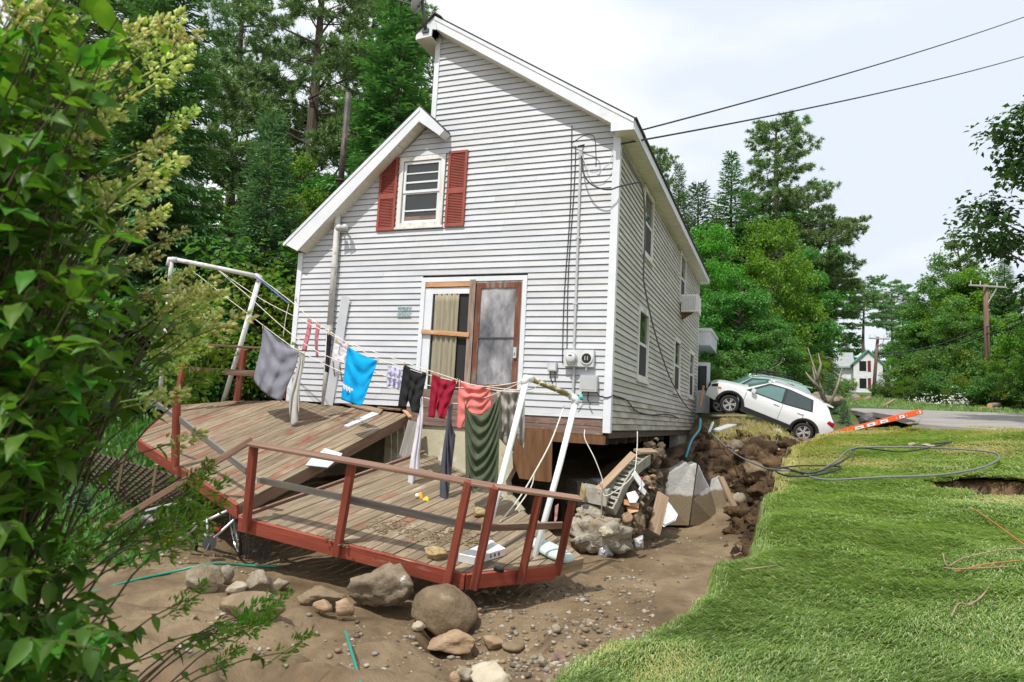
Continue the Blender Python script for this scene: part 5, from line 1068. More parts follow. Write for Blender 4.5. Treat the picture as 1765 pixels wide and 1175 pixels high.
for i in range(3000):
    px, py = g_.uniform(1205, 1430), g_.uniform(745, 965); r = ray(px, py); ts = np.linspace(8, 25, 140); pp = EYE + ts[:, None] * r; hit = np.where(pp[:, 2] < zground(pp[:, 0], pp[:, 1]))[0]
    if not len(hit): continue
    p = pp[hit[0]]; sd_ = float(sdf(LAWN, p[:1], p[1:2])[0])
    if sd_ > .04 or (p[2] < .42 and sd_ < -.55 - .3 * g_.random()): continue
    k = .015 + .11 * g_.random() ** 3; a = g_.random() * 6.28; ca, sa = math.cos(a), math.sin(a)
    v = CLOD[i % 10] * k * g_.uniform(.7, 1.4, 3); v = np.stack([v[:, 0] * ca - v[:, 1] * sa, v[:, 0] * sa + v[:, 1] * ca, v[:, 2]], -1); cl_v.append(v + p); cl_f.append(f2_ + c0_); c0_ += len(v2)
MT['soil'] = mat('dark_soil', [(.28, (.030, .019, .012)), (.5, (.085, .052, .027)), (.72, (.17, .105, .05))], 2.2, rough=.95, bump=1., bscale=26, bdist=.05, island=.3)
prop(link('soil_clods', mesh_np('soil_clods', np.concatenate(cl_v), np.concatenate(cl_f), MT['soil'], False)), kind='stuff')
# plastic sheeting caught under the concrete
for i, (pts, l) in enumerate([([(1028, 938), (1046, 936), (1058, 956), (1040, 966), (1030, 962)], 'grey plastic bag caught under the concrete lump'), ([(1092, 928), (1108, 922), (1110, 944), (1096, 946)], 'torn grey plastic scrap right of the plastic bag')]):
    q = [P(x, y, 11.3) for x, y in pts]; c = sum(q) / len(q); rows = []
    for r in np.linspace(.05, 1, 7): rows.append([c + ((q[int(k) % len(q)] * (1 - k % 1) + q[(int(k) + 1) % len(q)] * (k % 1)) - c) * r + np.array([0, -.12 * (1 - r * r) + .05 * mnoise.noise(Vector((k * 2., r * 4, i))), 0]) for k in np.linspace(0, len(q), 21)])
    prop(solid(MB().grid(rows).build('plastic_bag', mat('poly_film%d' % i, [(.3, (.30, .30, .31)), (.7, (.5, .5, .52))], 6., rough=.25, spec=.6), smooth=True), .004), l, 'plastic bag')

# ------------------------------------------------------------------ loose things on and around the deck
def dk(px, py, pl=LPLN, h=0.): return on(px, py, (pl[0], pl[1] + h))
def onslab(name, pts, pl, th, m, label, cat, lift=.004):
    q = [dk(x, y, pl, lift) for x, y in pts]
    return prop(MB().prism(q, pl[0] * th).build(name, MT[m]), label, cat)
onslab('trim_board', [(593, 735), (601, 737), (655, 714), (647, 709)], UPL, .025, 'trim', 'short white trim board lying on the upper deck', 'board')
onslab('siding_scrap', [(527, 802), (565, 806), (578, 795), (538, 789)], UPL, .012, 'paleblue', 'pale blue scrap of siding near the broken edge of the upper deck, front piece', 'siding scrap', .01)
onslab('siding_scrap', [(545, 786), (583, 796), (590, 782), (560, 773)], UPL, .010, 'paleblue', 'pale blue scrap of siding behind the front one on the upper deck', 'siding scrap', .03)
onslab('loose_board', [(582, 694), (655, 714), (660, 708), (590, 690)], UPL, .03, 'loosewood', 'grey weathered batten lying along the foot of the wall on the deck', 'plank', .02)
onslab('loose_board', [(650, 704), (690, 708), (696, 703), (656, 699)], UPL, .03, 'loosewood', 'short loose batten at the right corner of the upper deck', 'plank', .03)
prop(beam('loose_board', on(690, 703, UPL) + UN * .03, P(708, 719, 13.05), .07, .03, MT['rawwood'], up=UN), 'split board end sticking off the right corner of the upper deck', 'plank')
for i, (b, t, l, w_) in enumerate([((566, 699), (596, 511), 'broad white trim board leaning on the wall, front one', .17), ((581, 697), (590, 560), 'narrower white board leaning behind the broad one', .12)]):
    p = on(*b, UPL); q = hl(*t, -.08 - .04 * (1 - i)); prop(beam('leaning_board', p + UN * .01, hw(*q), w_, .022, MT['trim'], up=(.35, -1, 0)), l, 'board')
for i, x in enumerate((574, 586)):
    prop(beam('bamboo_cane', on(x + 8, 694, UPL), P(x, 622 + 8 * i, 13.9), .02, .02, MT['stick']), 'thin brown cane leaning on the wall left of the blue shirt' + (', left one' if i == 0 else ', right one'), 'cane', 'canes by the wall')
# fir twig on deck
ty = thing('yellow_toy', 'orange and yellow cloth toy sitting on the lower deck', 'toy', dk(728, 872))
rock('toy_body', None, 724, 862, 13, 27, 10.35, 'orangefab', 61, 3, .2, 0, parent=ty); rock('toy_body', None, 734, 866, 13, 20, 10.3, 'yellow', 62, 3, .25, 0, parent=ty)
rock('toy_face', None, 719, 854, 7, 8, 10.3, 'whiteplastic', 63, 2, .1, 0, parent=ty); rock('toy_foot', None, 735, 874, 10, 7, 10.2, 'greyrock', 64, 2, .1, 0, parent=ty)
bx = thing('styrofoam_box', 'shallow white foam box with brown stains on the lower deck', 'box', dk(830, 960))
q = [dk(790, 966, h=.0), dk(815, 971, h=.0), dk(868, 955, h=.0), dk(845, 940, h=.0)]
q = [p + LN * .005 for p in (dk(789, 968), dk(817, 974), dk(870, 958), dk(845, 943))]
MB().prism(q, LN * .10).build('box_body', MT['whiteplastic'], bx)
c = sum(q) / 4; MB().prism([c + (p - c) * .86 + LN * .1 for p in q], LN * .004).build('box_inset', MT['lightgrey'], bx)
for x in (846, 853, 860): rock('stain', None, x, 956 + (853 - x) * .3, 4, 7, np.linalg.norm(dk(x, 960) - EYE) * .93, 'sill', 66, 2, .2, 0, parent=bx)
rock('foam_block', 'yellow brown foam block on the front of the lower deck', 750, 953, 46, 22, float((dk(750, 962) - EYE) @ CM[:, 1]), 'foamyellow', 67, 4, .25, 4, box=.35, cat='foam', rag=.15)
rock('foam_chunk', 'torn insulation chunk on the deck behind the red corner posts', 828, 881, 30, 17, float((dk(828, 888) - EYE) @ CM[:, 1]), 'foamyellow', 68, 4, .3, 5, box=.2, cat='foam', rag=.25)
cs = [(925, 950), (950, 966), (975, 977), (982, 970), (972, 960), (945, 940), (920, 935)]
cm = rockmesh('garden_cushion', .34, .14, .055, 71, MT['mint'], 4, .06, 0, .25)
ax0 = nrm(dk(982, 972) - dk(920, 940)); s0 = np.cross(LN, ax0); p0 = dk(950, 955) + LN * .05
prop(link('garden_cushion', cm, mw=Matrix(((ax0[0], s0[0], LN[0], p0[0]), (ax0[1], s0[1], LN[1], p0[1]), (ax0[2], s0[2], LN[2], p0[2]), (0, 0, 0, 1)))), 'pale green cushion lying behind the right end posts of the lower deck', 'cushion')
prop(beam('torch', dk(852, 982) + LN * .03, dk(867, 988) + LN * .03, .045, .045, MT['black'], up=LN), 'small black torch lying by the deck edge', 'torch')
st = MB().prism([P(957, 872, 8.72), P(963, 868, 8.72), P(960, 895, 8.72), P(955, 902, 8.72)], (0, .01, 0)).build('striped_flag', mat('stripe_flag', [(.3, (.45, .06, .06)), (.7, (.6, .5, .48))], 30., stretch=(.1, .1, 2), rough=.9)); prop(st, 'small red and white striped flag hanging beside the right clothes pole', 'flag')
# washed-up silt on the lower deck
sv = []; sf = []; n_ = 0
sil = []
for i in range(520):
    u = g_.random(); px = 640 + 190 * u + g_.normal(0, 14); py = 915 + g_.normal(0, 7) + 14 * u - (10 if px < 700 else 0); p = dk(px, py) ; sil.append((p, g_.uniform(.006, .024)))
for i in range(90):
    px = 560 + 40 * g_.random(); py = 918 + 14 * g_.random() + (px - 560) * .3; sil.append((dk(px, py), g_.uniform(.006, .02)))
for i in range(120):
    px = 640 + 300 * g_.random(); py = 880 + 90 * g_.random(); sil.append((dk(px, py), g_.uniform(.004, .010)))
v1, f1 = ICO[1]
vs = np.concatenate([v1 * np.array([1.6, 1, .55]) * s * g_.uniform(.7, 1.3, (len(v1), 1)) + p for p, s in sil]); fs = np.concatenate([f1 + i * len(v1) for i in range(len(sil))])
prop(link('silt_debris', mesh_np('silt_debris', vs, fs, MT['mudrock'])), kind='stuff')
# gravel over the mud
def scatter_stones(n, reg, smin, smax, seed):
    g = np.random.default_rng(seed); out = []
    for (x0, x1, y0, y1, k) in reg:
        for i in range(int(n * k)):
            p = PZ(g.uniform(x0, x1), g.uniform(y0, y1), .03)
            if sdf(LAWN, np.array([p[0]]), np.array([p[1]]))[0] > -.1: continue
            out.append((p[0], p[1], smin + (smax - smin) * g.random() ** 5))
    out = np.array(out); z = zground(out[:, 0], out[:, 1])
    return out, z
st_, sz_ = scatter_stones(5200, [(820, 1130, 1000, 1175, .62), (600, 860, 1060, 1180, .10), (300, 620, 1010, 1180, .08), (1040, 1290, 900, 1010, .10), (250, 480, 920, 1000, .12)], .004, .042, 4)
ms = []
for k, m_ in enumerate(('greyrock', 'mudrock', 'tanrock', 'darkrock', 'palerock')):
    vs, fs, c = [], [], 0
    for i in range(k, len(st_), 5):
        v = v1 * g_.uniform(.7, 1.25, (len(v1), 1)) * np.array([g_.uniform(.8, 1.4), 1, g_.uniform(.45, .8)]) * st_[i, 2]
        vs.append(v + np.array([st_[i, 0], st_[i, 1], sz_[i] + st_[i, 2] * .15])); fs.append(f1 + c); c += len(v1)
    ms.append((np.concatenate(vs), np.concatenate(fs)))
of = 0; VV, FF, MI = [], [], []
for k, (v, f) in enumerate(ms): VV.append(v); FF.append(f + of); MI.append(np.full(len(f), k)); of += len(v)
MTG = [plain('gravel_%d' % k, c, .85, var=0) for k, c in enumerate([(.22, .20, .165), (.22, .165, .11), (.27, .195, .125), (.12, .09, .065), (.34, .30, .24)])]
prop(link('gravel', mesh_np('gravel', np.concatenate(VV), np.concatenate(FF), MTG, False, np.concatenate(MI))), kind='stuff')
# hose, cane, sticks
cable('garden_hose', [gp(98, 1035), gp(150, 1022), gp(230, 1000), gp(300, 985), gp(360, 972, .12), gp(420, 974), gp(480, 976)], .016, MT['hosegreen'], 'green garden hose lying on the mud left of the rocks', 'hose', 8)
prop(beam('green_stake', gp(595, 1088, .2), gp(622, 1178, .02), .022, .022, MT['hosegreen']), 'thin dark green garden stake stuck in the mud at the bottom', 'stake')
cable('electrical_wire', [gp(60, 902), gp(130, 918), gp(200, 936), gp(250, 948)], .014, MT['greycable'], 'pale grey wire lying on the ground behind the shrub')
for i, (pts, l) in enumerate([([(1650, 984), (1700, 972), (1765, 965), (1800, 962)], 'long reddish twig on the lawn at the right edge'), ([(1625, 978), (1660, 980), (1760, 975)], 'pale straight stick lying below the reddish twig'), ([(1625, 952), (1633, 975), (1660, 962), (1720, 948), (1765, 945)], 'forked brown branch on the lawn at the right'), ([(1640, 1062), (1652, 1040), (1672, 1042), (1690, 1030)], 'curved pale stick low on the lawn'), ([(1668, 1042), (1690, 1030), (1712, 1000)], 'thin dark stick crossing the curved pale one'), ([(1672, 873), (1710, 898), (1765, 938)], 'thin orange stem lying on the lawn by the torn hole'), ([(1278, 982), (1310, 978), (1338, 974)], 'short brown stick on the lip of the bank')]):
    cable('fallen_stick', [lawn_pt(a, b, .05 + .02 * (k % 2)) for k, (a, b) in enumerate(pts)], .007, MT['redtwig' if i in (0, 5) else 'stick'], l, 'stick', 6, 4)
# bicycle and junk under the deck
bk = thing('bicycle', 'black bicycle lying on its side in the wreckage under the broken deck', 'bicycle', P(370, 920, 9.6))
def wheel(par, c, ax, r):
    d, a, b = frame(ax); ring = [c + (a * math.cos(t) + b * math.sin(t)) * r for t in np.linspace(0, 2 * math.pi, 29)]
    MB().tube(ring, .022, 7, False).build('tyre', MT['black'], par, smooth=True)
    sp = MB(); [sp.tube([c, c + (a * math.cos(t) + b * math.sin(t)) * r], .003, 4) for t in np.linspace(0, 2 * math.pi, 18)[:-1]]
    sp.tube([c - d * .04, c + d * .04], .025, 8).tube([p + (c - p) * .06 for p in ring], .010, 6, False); sp.build('wheel', MT['silver'], par)
wheel(bk, P(305, 925, 9.9), (.25, .8, .5), .32); wheel(bk, P(405, 915, 9.7), (.8, .5, .2), .31)
MB().tube([P(316, 932, 9.7), P(345, 902, 9.6), P(392, 880, 9.55)], .022, 8).tube([P(345, 902, 9.6), P(360, 935, 9.5), P(410, 890, 9.5)], .02, 8).tube([P(360, 935, 9.5), P(356, 890, 9.55)], .018, 8).build('bike_frame', MT['silver'], bk, smooth=True)
MB().tube([P(361, 936, 9.42), P(361, 937, 9.38)], .09, 16).tube([P(361, 937, 9.38), P(355, 950, 9.32)], .012, 6).build('chainring', MT['darkmetal'], bk)
rock('saddle', None, 372, 912, 20, 9, 9.5, 'redlamp', 80, 2, .1, 0, parent=bk)
rock('plastic_toy', 'bright orange red plastic piece beside the bicycle wheel', 291, 932, 15, 18, 9.6, 'orange', 81, 2, .3, 2, cat='toy')
bd = thing('push_broom', 'dark push broom head standing bristles down under the deck corner', 'broom', P(440, 950, 9.5))
for i in range(14): MB().bar(P(418 + i * 3.2, 926 - abs(i - 5) * .8, 9.9), P(410 + i * 4.4 + 2 * math.sin(i * 4.), 956 + i * .8 + 4 * math.sin(i * 7.), 9.8), .012, .008).build('bristle', MT['darkmetal'], bd)
for i, (a, b, w, m_) in enumerate([((250, 880, 10.4), (330, 860, 10.6), .03, 'metalgrey'), ((270, 912, 10.1), (345, 900, 10.3), .02, 'greypipe'), ((215, 918, 10.6), (260, 905, 10.5), .03, 'greypipe')]):
    prop(beam('pipe_scrap', P(*a), P(*b), w, w, MT[m_]), ('silver pipe', 'white strip', 'short white batten')[i] + ' lying among the junk left of the bicycle', 'scrap')
rock('bag', 'grey flat sack under the deck behind the bicycle', 262, 895, 36, 24, 10.8, 'greyrail', 83, 4, .3, 3, cat='sack')
# things in the basement
for i, (x, y, w, h, m_, l) in enumerate([(985, 850, 40, 46, 'greyrail', 'dim wooden crate inside the open basement'), (1018, 838, 46, 26, 'metalgrey', 'pale appliance panel in the open basement'), (960, 880, 40, 40, 'darkwood', 'dark box deep inside the open basement')]):
    p = P(x, y, 13.6 + .3 * i); k = 13.6 / FPX
    prop(MB().bar(p, p + np.array([.9, .35, 0]) * w * k, h * k, h * k).build('basement_box', MT[m_]), l, 'box')
prop(beam('door_panel', P(697, 800, 12.4), P(716, 728, 13.1), .28, .05, MT['greyrail'], up=(.2, -1, 0)), 'grey weathered door leaning under the broken edge of the upper deck', 'panel')
# ================================================================== CARS
def zt(x): return np.interp(x, [-2.22, -2.16, -2.02, -1.86, -1.70, -1.2, -.6, -.1, .25, .62, .98, 1.25, 1.7, 1.98, 2.12, 2.2, 2.23], [.80, 1.02, 1.16, 1.40, 1.53, 1.62, 1.66, 1.65, 1.58, 1.35, 1.12, 1.09, 1.02, .95, .88, .74, .62])
def zb(x, arch=True):
    b = np.interp(x, [-2.22, -1.9, -1.5, 1.5, 1.95, 2.23], [.42, .33, .26, .26, .30, .36])
    if arch:
        for c in (-1.33, 1.33):
            d = abs(x - c)
            if d < .43: b = max(b, .33 + math.sqrt(.43 ** 2 - d * d))
    return b
def yw(x, z):
    b = np.interp(z, [.2, .45, .75, .98, 1.15, 1.45, 1.68], [.86, .905, .92, .89, .82, .70, .58])
    e = 1 - .13 * max(0, (abs(x) - 1.5) / .73) ** 2.2
    return b * e
def car(name, label, M, paint, rack=False):
    t = thing(name, label, 'car', mw=M)
    xs = np.unique(np.r_[np.linspace(-2.22, 2.23, 52), np.linspace(-1.76, -.90, 19), np.linspace(.90, 1.76, 19)]); nr = 15
    mb = MB(); cols = {}
    for s in (1, -1):
        g = []
        for x in xs:
            b, tp = zb(x), max(zt(x), zb(x) + .02); q = np.linspace(0, 1, nr)
            g.append([(x, s * yw(x, b + (tp - b) * k), b + (tp - b) * k) for k in q])
        if s < 0: g = g[::-1]
        mb.grid(g); cols[s] = g if s > 0 else g[::-1]
    top = []
    for i, x in enumerate(xs):
        y = cols[1][i][-1][1]; z = cols[1][i][-1][2]; top.append([(x, y * u, z + .045 * (1 - u * u) * min(1, (z - .6))) for u in np.linspace(1, -1, 11)])
    mb.grid(top)
    for i in (0, -1): mb.grid([[a, b] for a, b in zip(cols[1][i], cols[-1][i])][:: 1 if i else -1])
    mb.build('body', paint, t, True, True)
    un = MB().box((-2.0, -.78, .24), (2.0, .78, .34)); un.build('underbody', MT['black'], t, True)
    for c in (-1.33, 1.33):
        for s in (1, -1):
            arc_ = [c + .445 * math.cos(a) for a in np.linspace(0, math.pi, 17)]; za = [.33 + .445 * math.sin(a) for a in np.linspace(0, math.pi, 17)]
            o = [[(c + r * math.cos(a), s * (yw(c + r * math.cos(a), .33 + r * math.sin(a)) + (.022 if r > .43 else -.05)), max(.24, .33 + r * math.sin(a))) for r in (.40, .432, .52)] for a in np.linspace(-.1, math.pi + .1, 21)]
            MB().grid(o).build('arch_trim', MT['cladding'], t, True, True)
            MB().grid([[(c + .43 * math.cos(a), s * .9, .33 + .43 * math.sin(a)), (c + .43 * math.cos(a), s * .45, .33 + .43 * math.sin(a))] for a in np.linspace(-.2, math.pi + .2, 15)]).build('arch_liner', MT['black'], t, True)
    for s in (1, -1):
        def patch(nm, lo, hi, m, off=.007, n=8, k=5, smooth=True):
            g = []
            for u in np.linspace(0, 1, n):
                a = np.array([np.interp(u, np.linspace(0, 1, len(lo)), [p[i] for p in lo]) for i in (0, 1)]); b = np.array([np.interp(u, np.linspace(0, 1, len(hi)), [p[i] for p in hi]) for i in (0, 1)])
                g.append([(q[0], s * (yw(q[0], q[1]) + off), q[1]) for q in (a * (1 - v) + b * v for v in np.linspace(0, 1, k))])
            return MB().grid(g).build(nm, m, t, True, smooth)
        patch('window_surround', [(.98, 1.04), (-.4, 1.03), (-1.38, 1.11)], [(.27, 1.555), (-.4, 1.60), (-1.28, 1.53)], MT['cladding'], .006, 14)
        patch('front_window', [(.80, 1.08), (-.29, 1.07)], [(.24, 1.49), (-.27, 1.545)], MT['glass_teal'], .012)
        patch('rear_window', [(-.40, 1.075), (-1.30, 1.15)], [(-.38, 1.545), (-1.20, 1.50)], MT['glass_car'], .012)
        patch('sill_cladding', [(.92, .27), (-.92, .27)], [(.92, .46), (-.92, .42)], MT['cladding'], .018, 10)
        for x in (.93, -.36, -1.12): patch('door_seam', [(x + .006, .46), (x - .006, .46)], [(x + .006, 1.06), (x - .006, 1.06)], MT['black'], .004, 2, 6)
        for x in (-.16, -1.0):
            y = s * (yw(x, .93) + .03); MB().box((x - .10, min(y, y - s * .03), .915), (x + .10, max(y, y - s * .03), .945)).build('door_handle', paint, t, True)
        patch('tail_light', [(-1.93, .93), (-2.18, .84)], [(-1.97, 1.03), (-2.19, 1.01)], MT['redlamp'], .012, 6)
        patch('headlight', [(1.93, .80), (2.14, .72)], [(1.95, .92), (2.15, .80)], MT['black'], .012, 6); patch('side_marker', [(1.80, .76), (1.92, .75)], [(1.80, .83), (1.92, .81)], MT['amber'], .016, 4)
        rr = [(x, s * (yw(x, zt(x)) - .03), zt(x) + .055) for x in np.linspace(.15, -1.55, 9)]
        MB().tube([(rr[0][0] + .1, rr[0][1], rr[0][2] - .05)] + rr + [(rr[-1][0] - .1, rr[-1][1], rr[-1][2] - .06)], .018, 6).build('roof_rail', MT['silver'], t, True, True)
        y = s * 1.0; MB().add([(.78, s * .88, 1.08), (.70, s * .88, 1.06), (.80, s * 1.0, 1.05), (.66, s * 1.02, 1.03), (.78, s * .88, 1.14), (.68, s * .88, 1.16), (.80, s * 1.0, 1.20), (.66, s * 1.03, 1.19)], [(0, 1, 3, 2), (4, 6, 7, 5), (0, 2, 6, 4), (1, 5, 7, 3), (2, 3, 7, 6), (0, 4, 5, 1)]).build('side_mirror', paint, t, True)
        for c in (-1.33, 1.33):
            w_ = MB(); n = 26
            prof = [(.215, .05), (.235, .105), (.30, .115), (.335, .09), (.345, .0), (.335, -.1), (.23, -.11)]
            w_.grid([[(c + r * math.cos(a), s * (.80 + d), .345 + r * math.sin(a)) for r, d in prof] for a in np.linspace(0, 2 * math.pi, n)])
            wh = w_.build('wheel', MT['rubbertyre'], t, True, True)
            MB().tube([(c, s * .80, .345), (c, s * .835, .345)], .232, 24).build('rim', MT['darkmetal'], wh, True)
            sp = MB()
            for k in range(5):
                a = k * 2 * math.pi / 5 + .4
                for da in (-.17, .17):
                    u = np.array([math.cos(a + da), 0, math.sin(a + da)]); u2 = np.array([math.cos(a + da * .55), 0, math.sin(a + da * .55)])
                    c0 = np.array([c, s * .872, .345]); sp.bar(c0 + u2 * .06, c0 + u * .222 + np.array([0, s * .012, 0]), .036, .03, (0, 1, 0))
            sp.tube([(c, s * .84, .345), (c, s * .885, .345)], .065, 14); sp.tube([(c + .222 * math.cos(a), s * .885, .345 + .222 * math.sin(a)) for a in np.linspace(0, 2 * math.pi, 25)], .014, 6, False)
            sp.build('spokes', MT['alloy'], wh, True)
    def topglass(nm, x0, x1, m, f):
        g = []
        for x in np.linspace(x0, x1, 9):
            y = yw(x, zt(x)) * f; g.append([(x, y * u, zt(x) + .045 * (1 - (u * f) ** 2) * min(1, zt(x) - .6) + .010) for u in np.linspace(1, -1, 9)])
        return MB().grid(g).build(nm, m, t, True, True)
    topglass('windscreen', .92, .32, MT['glass_teal'], .93); topglass('rear_screen', -1.74, -2.0, MT['glass_car'], .92)
    MB().box((-1.98, -.60, 1.50), (-1.62, .60, 1.545)).build('spoiler', paint, t, True)
    MB().box((2.16, -.62, .62), (2.245, .62, .76)).box((2.1, -.7, .40), (2.25, .7, .53)).build('grille', MT['black'], t, True)
    MB().box((-2.245, -.7, .40), (-2.12, .7, .58)).build('rear_bumper', MT['cladding'], t, True)
    if rack:
        rk = MB()
        for z in (1.80, 1.90): rk.tube([(.1, .5, z), (-1.2, .5, z), (-1.2, -.5, z), (.1, -.5, z), (.1, .5, z)], .018, 6)
        for x in np.linspace(.1, -1.2, 9): rk.tube([(x, .5, 1.80), (x, -.5, 1.80)], .014, 6)
        for x in (.1, -.55, -1.2):
            for y in (.5, -.5): rk.tube([(x, y, 1.66), (x, y, 1.90)], .018, 6)
        rk.build('roof_basket', MT['black'], t, True)
    return t
def car_matrix(front, rear, upv, k=1.0):
    """front and rear: where the near side wheels stand"""
    f = nrm(front - rear); s = nrm(np.cross(upv, f)); u = np.cross(f, s)
    c = (front + rear) / 2 - s * .85 * k
    return Matrix(((f[0], s[0], u[0], c[0]), (f[1], s[1], u[1], c[1]), (f[2], s[2], u[2], c[2]), (0, 0, 0, 1))) @ Matrix.Diagonal((k, k, k, 1))
fw_, rw_ = P(1256, 713, 22.8), P(1378, 760, 22.2)
fw_ = rw_ + nrm(fw_ - rw_) * 2.66 * .90
vd = nrm(ray(1320, 710)); upv = np.array([0, 0, 1.]) - .10 * np.array([vd[0], vd[1], 0])
car('parked_car', 'white compact SUV tipped nose up at the washed out edge beside the house', car_matrix(fw_, rw_, upv, .90), MT['carwhite'])
f2, r2 = P(1238, 713, 25.4), P(1362, 733, 25.0); f2 = r2 + nrm(f2 - r2) * 2.66 * .95
car('parked_car', 'sage green car with a black roof basket behind the white SUV', car_matrix(f2, r2, np.array([0, 0, 1.]) - .1 * np.array([vd[0], vd[1], 0]), .95), MT['cargreen'], True)

# orange ladder
lad = thing('ladder', 'orange fibreglass ladder lying from the lawn up over the broken road edge', 'ladder', P(1445, 745, 21.0))
LA0, LB0 = P(1436, 748, 20.9), P(1590, 709, 19.6); ld = nrm(LB0 - LA0); lu = np.array([0, 0, 1.]) - ld * ld[2]
beam('rail', LA0, LB0, .05, .135, MT['orange'], lad, up=lu); bo = np.array([.12, .40, .0]); beam('rail', LA0 + bo, LB0 + bo, .05, .12, MT['orange'], lad, up=lu)
for i in range(9):
    a = LA0 + (LB0 - LA0) * (.06 + i * .11); MB().tube([a - bo * .05, a + bo], .02, 8).tube([a + np.array([0, -.034, 0]), a + np.array([0, -.022, 0])], .034, 10).build('rung', MT['silver'], lad)
for u0, u1 in ((.26, .36), (.40, .49), (.545, .63), (.755, .81), (.965, .985)):
    a, b = LA0 + (LB0 - LA0) * u0, LA0 + (LB0 - LA0) * u1; o_ = np.array([-.02, -.030, 0]); beam('label', a + o_, b + o_, .006, .085, MT['sticker'], lad, up=lu)
    beam('label_print', a * .75 + b * .25 + o_ * 1.2, a * .3 + b * .7 + o_ * 1.2, .004, .02, MT['stickerink'], lad, up=lu)

# ================================================================== ALONG THE ROAD
def pole(px0, py0, px1, py1, d, label, arm, r=.14):
    a, b = P(px1, py1, d), P(px0, py0, d); a = np.array([a[0], a[1], min(a[2], float(zground(a[0], a[1])))])
    t = thing('utility_pole', label, 'utility pole', a)
    MB().tube([a, (a + b) / 2, b], [r, r * .9, r * .8], 10).build('shaft', MT['pole'], t, smooth=True)
    s = nrm(np.array([1., .12, 0]))
    beam('crossarm', b - s * arm + np.array([0, -.15, -.15]), b + s * arm + np.array([0, -.15, -.15]), .08, .09, MT['polegrey'], t)
    for u in (-.9, -.4, .5, .95): MB().tube([b + s * arm * u + np.array([0, -.15, -.09]), b + s * arm * u + np.array([0, -.15, .10])], .025, 8).build('insulator', MT['lightgrey'], t)
    beam('arm_brace', b + np.array([0, -.14, -1.0]), b + s * arm * .5 + np.array([0, -.14, -.2]), .03, .05, MT['polegrey'], t)
    return t, a, b
t1, a1, b1 = pole(1699, 489, 1702, 660, 36, 'tall brown utility pole with a grey crossarm among trees at the right', 1.05)
t2, a2, b2 = pole(1513, 580, 1505, 672, 47, 'distant utility pole with a crossarm in front of the white house', .72, .12)
for i, (y0, y1, n_) in enumerate(((563, 608, 'upper'), (575, 614, 'lower'))):
    q0, q1 = P(1700, y0, 36), P(1512, y1, 47); pts = [q0 + (q1 - q0) * u - np.array([0, 0, 1.6 * u * (1 - u)]) for u in np.linspace(0, 1, 16)]
    prop(MB().tube(pts, .035, 5).build('power_line', MT['wire']), n_ + ' cable strung between the two utility poles', 'power line', 'road power lines')
    q1 = P(1830, y0 - 55 - i * 8, 22); pts = [q0 + (q1 - q0) * u - np.array([0, 0, 1.0 * u * (1 - u)]) for u in np.linspace(0, 1, 12)]
    prop(MB().tube(pts, .03, 5).build('power_line', MT['wire']), n_ + ' cable running right from the tall utility pole out of view', 'power line', 'road power lines')
# white house up the road
fo_ = P(1496, 676, 72); u1 = nrm(np.array([.93, -.36, 0])); v1_ = np.array([-u1[1], u1[0], 0]); zz_ = np.array([0, 0, 1.])
def F(a, b, c): return fo_ + (u1 * a + v1_ * b + zz_ * c) * .82
fh = thing('white_house', 'far white house with maroon shutters and a green roof by the road', 'house', fo_)
MB().prism([F(-1.6, 0, -.4), F(1.7, 0, -.4), F(1.7, 0, 3.6), F(.05, 0, 5.2), F(-1.6, 0, 3.6)], v1_ * 6).build('wall', MT['barnwhite'], fh)
MB().prism([F(.05, -.25, 5.45), F(2.05, -.25, 3.5), F(2.05, -.25, 3.3), F(.05, -.25, 5.25)], v1_ * 6.5).build('roof', MT['roofgreen'], fh)
MB().prism([F(.05, -.25, 5.45), F(-1.95, -.25, 3.5), F(-1.95, -.25, 3.3), F(.05, -.25, 5.25)], v1_ * 6.5).build('roof', MT['roofgreen'], fh)
MB().prism([F(-1.6, 1, -.4), F(-8, 1, -.4), F(-8, 1, 3.2), F(-1.6, 1, 3.2)], v1_ * 5).build('wing', MT['barnwhite'], fh)
MB().prism([F(-8.2, .5, 3.1), F(-1.4, .5, 3.1), F(-1.4, 3, 5.1), F(-8.2, 3, 5.1)], zz_ * .15).build('wing_roof', MT['roofgrey'], fh)
MB().prism([F(1.7, .6, -.4), F(3.2, .6, -.4), F(3.2, .6, 2.2), F(1.7, .6, 2.2)], v1_ * 3).build('porch', MT['barnwhite'], fh)
MB().prism([F(1.72, .3, 2.2), F(3.6, .3, 2.2), F(3.6, .3, 2.4), F(1.72, .3, 2.6)], v1_ * 3.5).build('porch_roof', MT['roofgreen'], fh)
for c in (.5, 2.7):
    for a in (-.55,):
        w_ = MB().prism([F(a - .4, -.03, c), F(a + .4, -.03, c), F(a + .4, -.03, c + 1.25), F(a - .4, -.03, c + 1.25)], v1_ * .06).build('window', MT['glass_dark'], fh)
        MB().bar(F(a - .4, -.06, c + .62), F(a + .4, -.06, c + .62), .06, .06).build('muntin', MT['trim'], w_)
    MB().prism([F(.0, -.06, c - .05), F(.36, -.06, c - .05), F(.36, -.06, c + 1.3), F(.0, -.06, c + 1.3)], v1_ * .05).build('shutter', MT['maroon'], fh)
MB().prism([F(2.0, .56, .4), F(2.6, .56, .4), F(2.6, .56, 1.8), F(2.0, .56, 1.8)], v1_ * .05).build('window', MT['glass_dark'], fh)
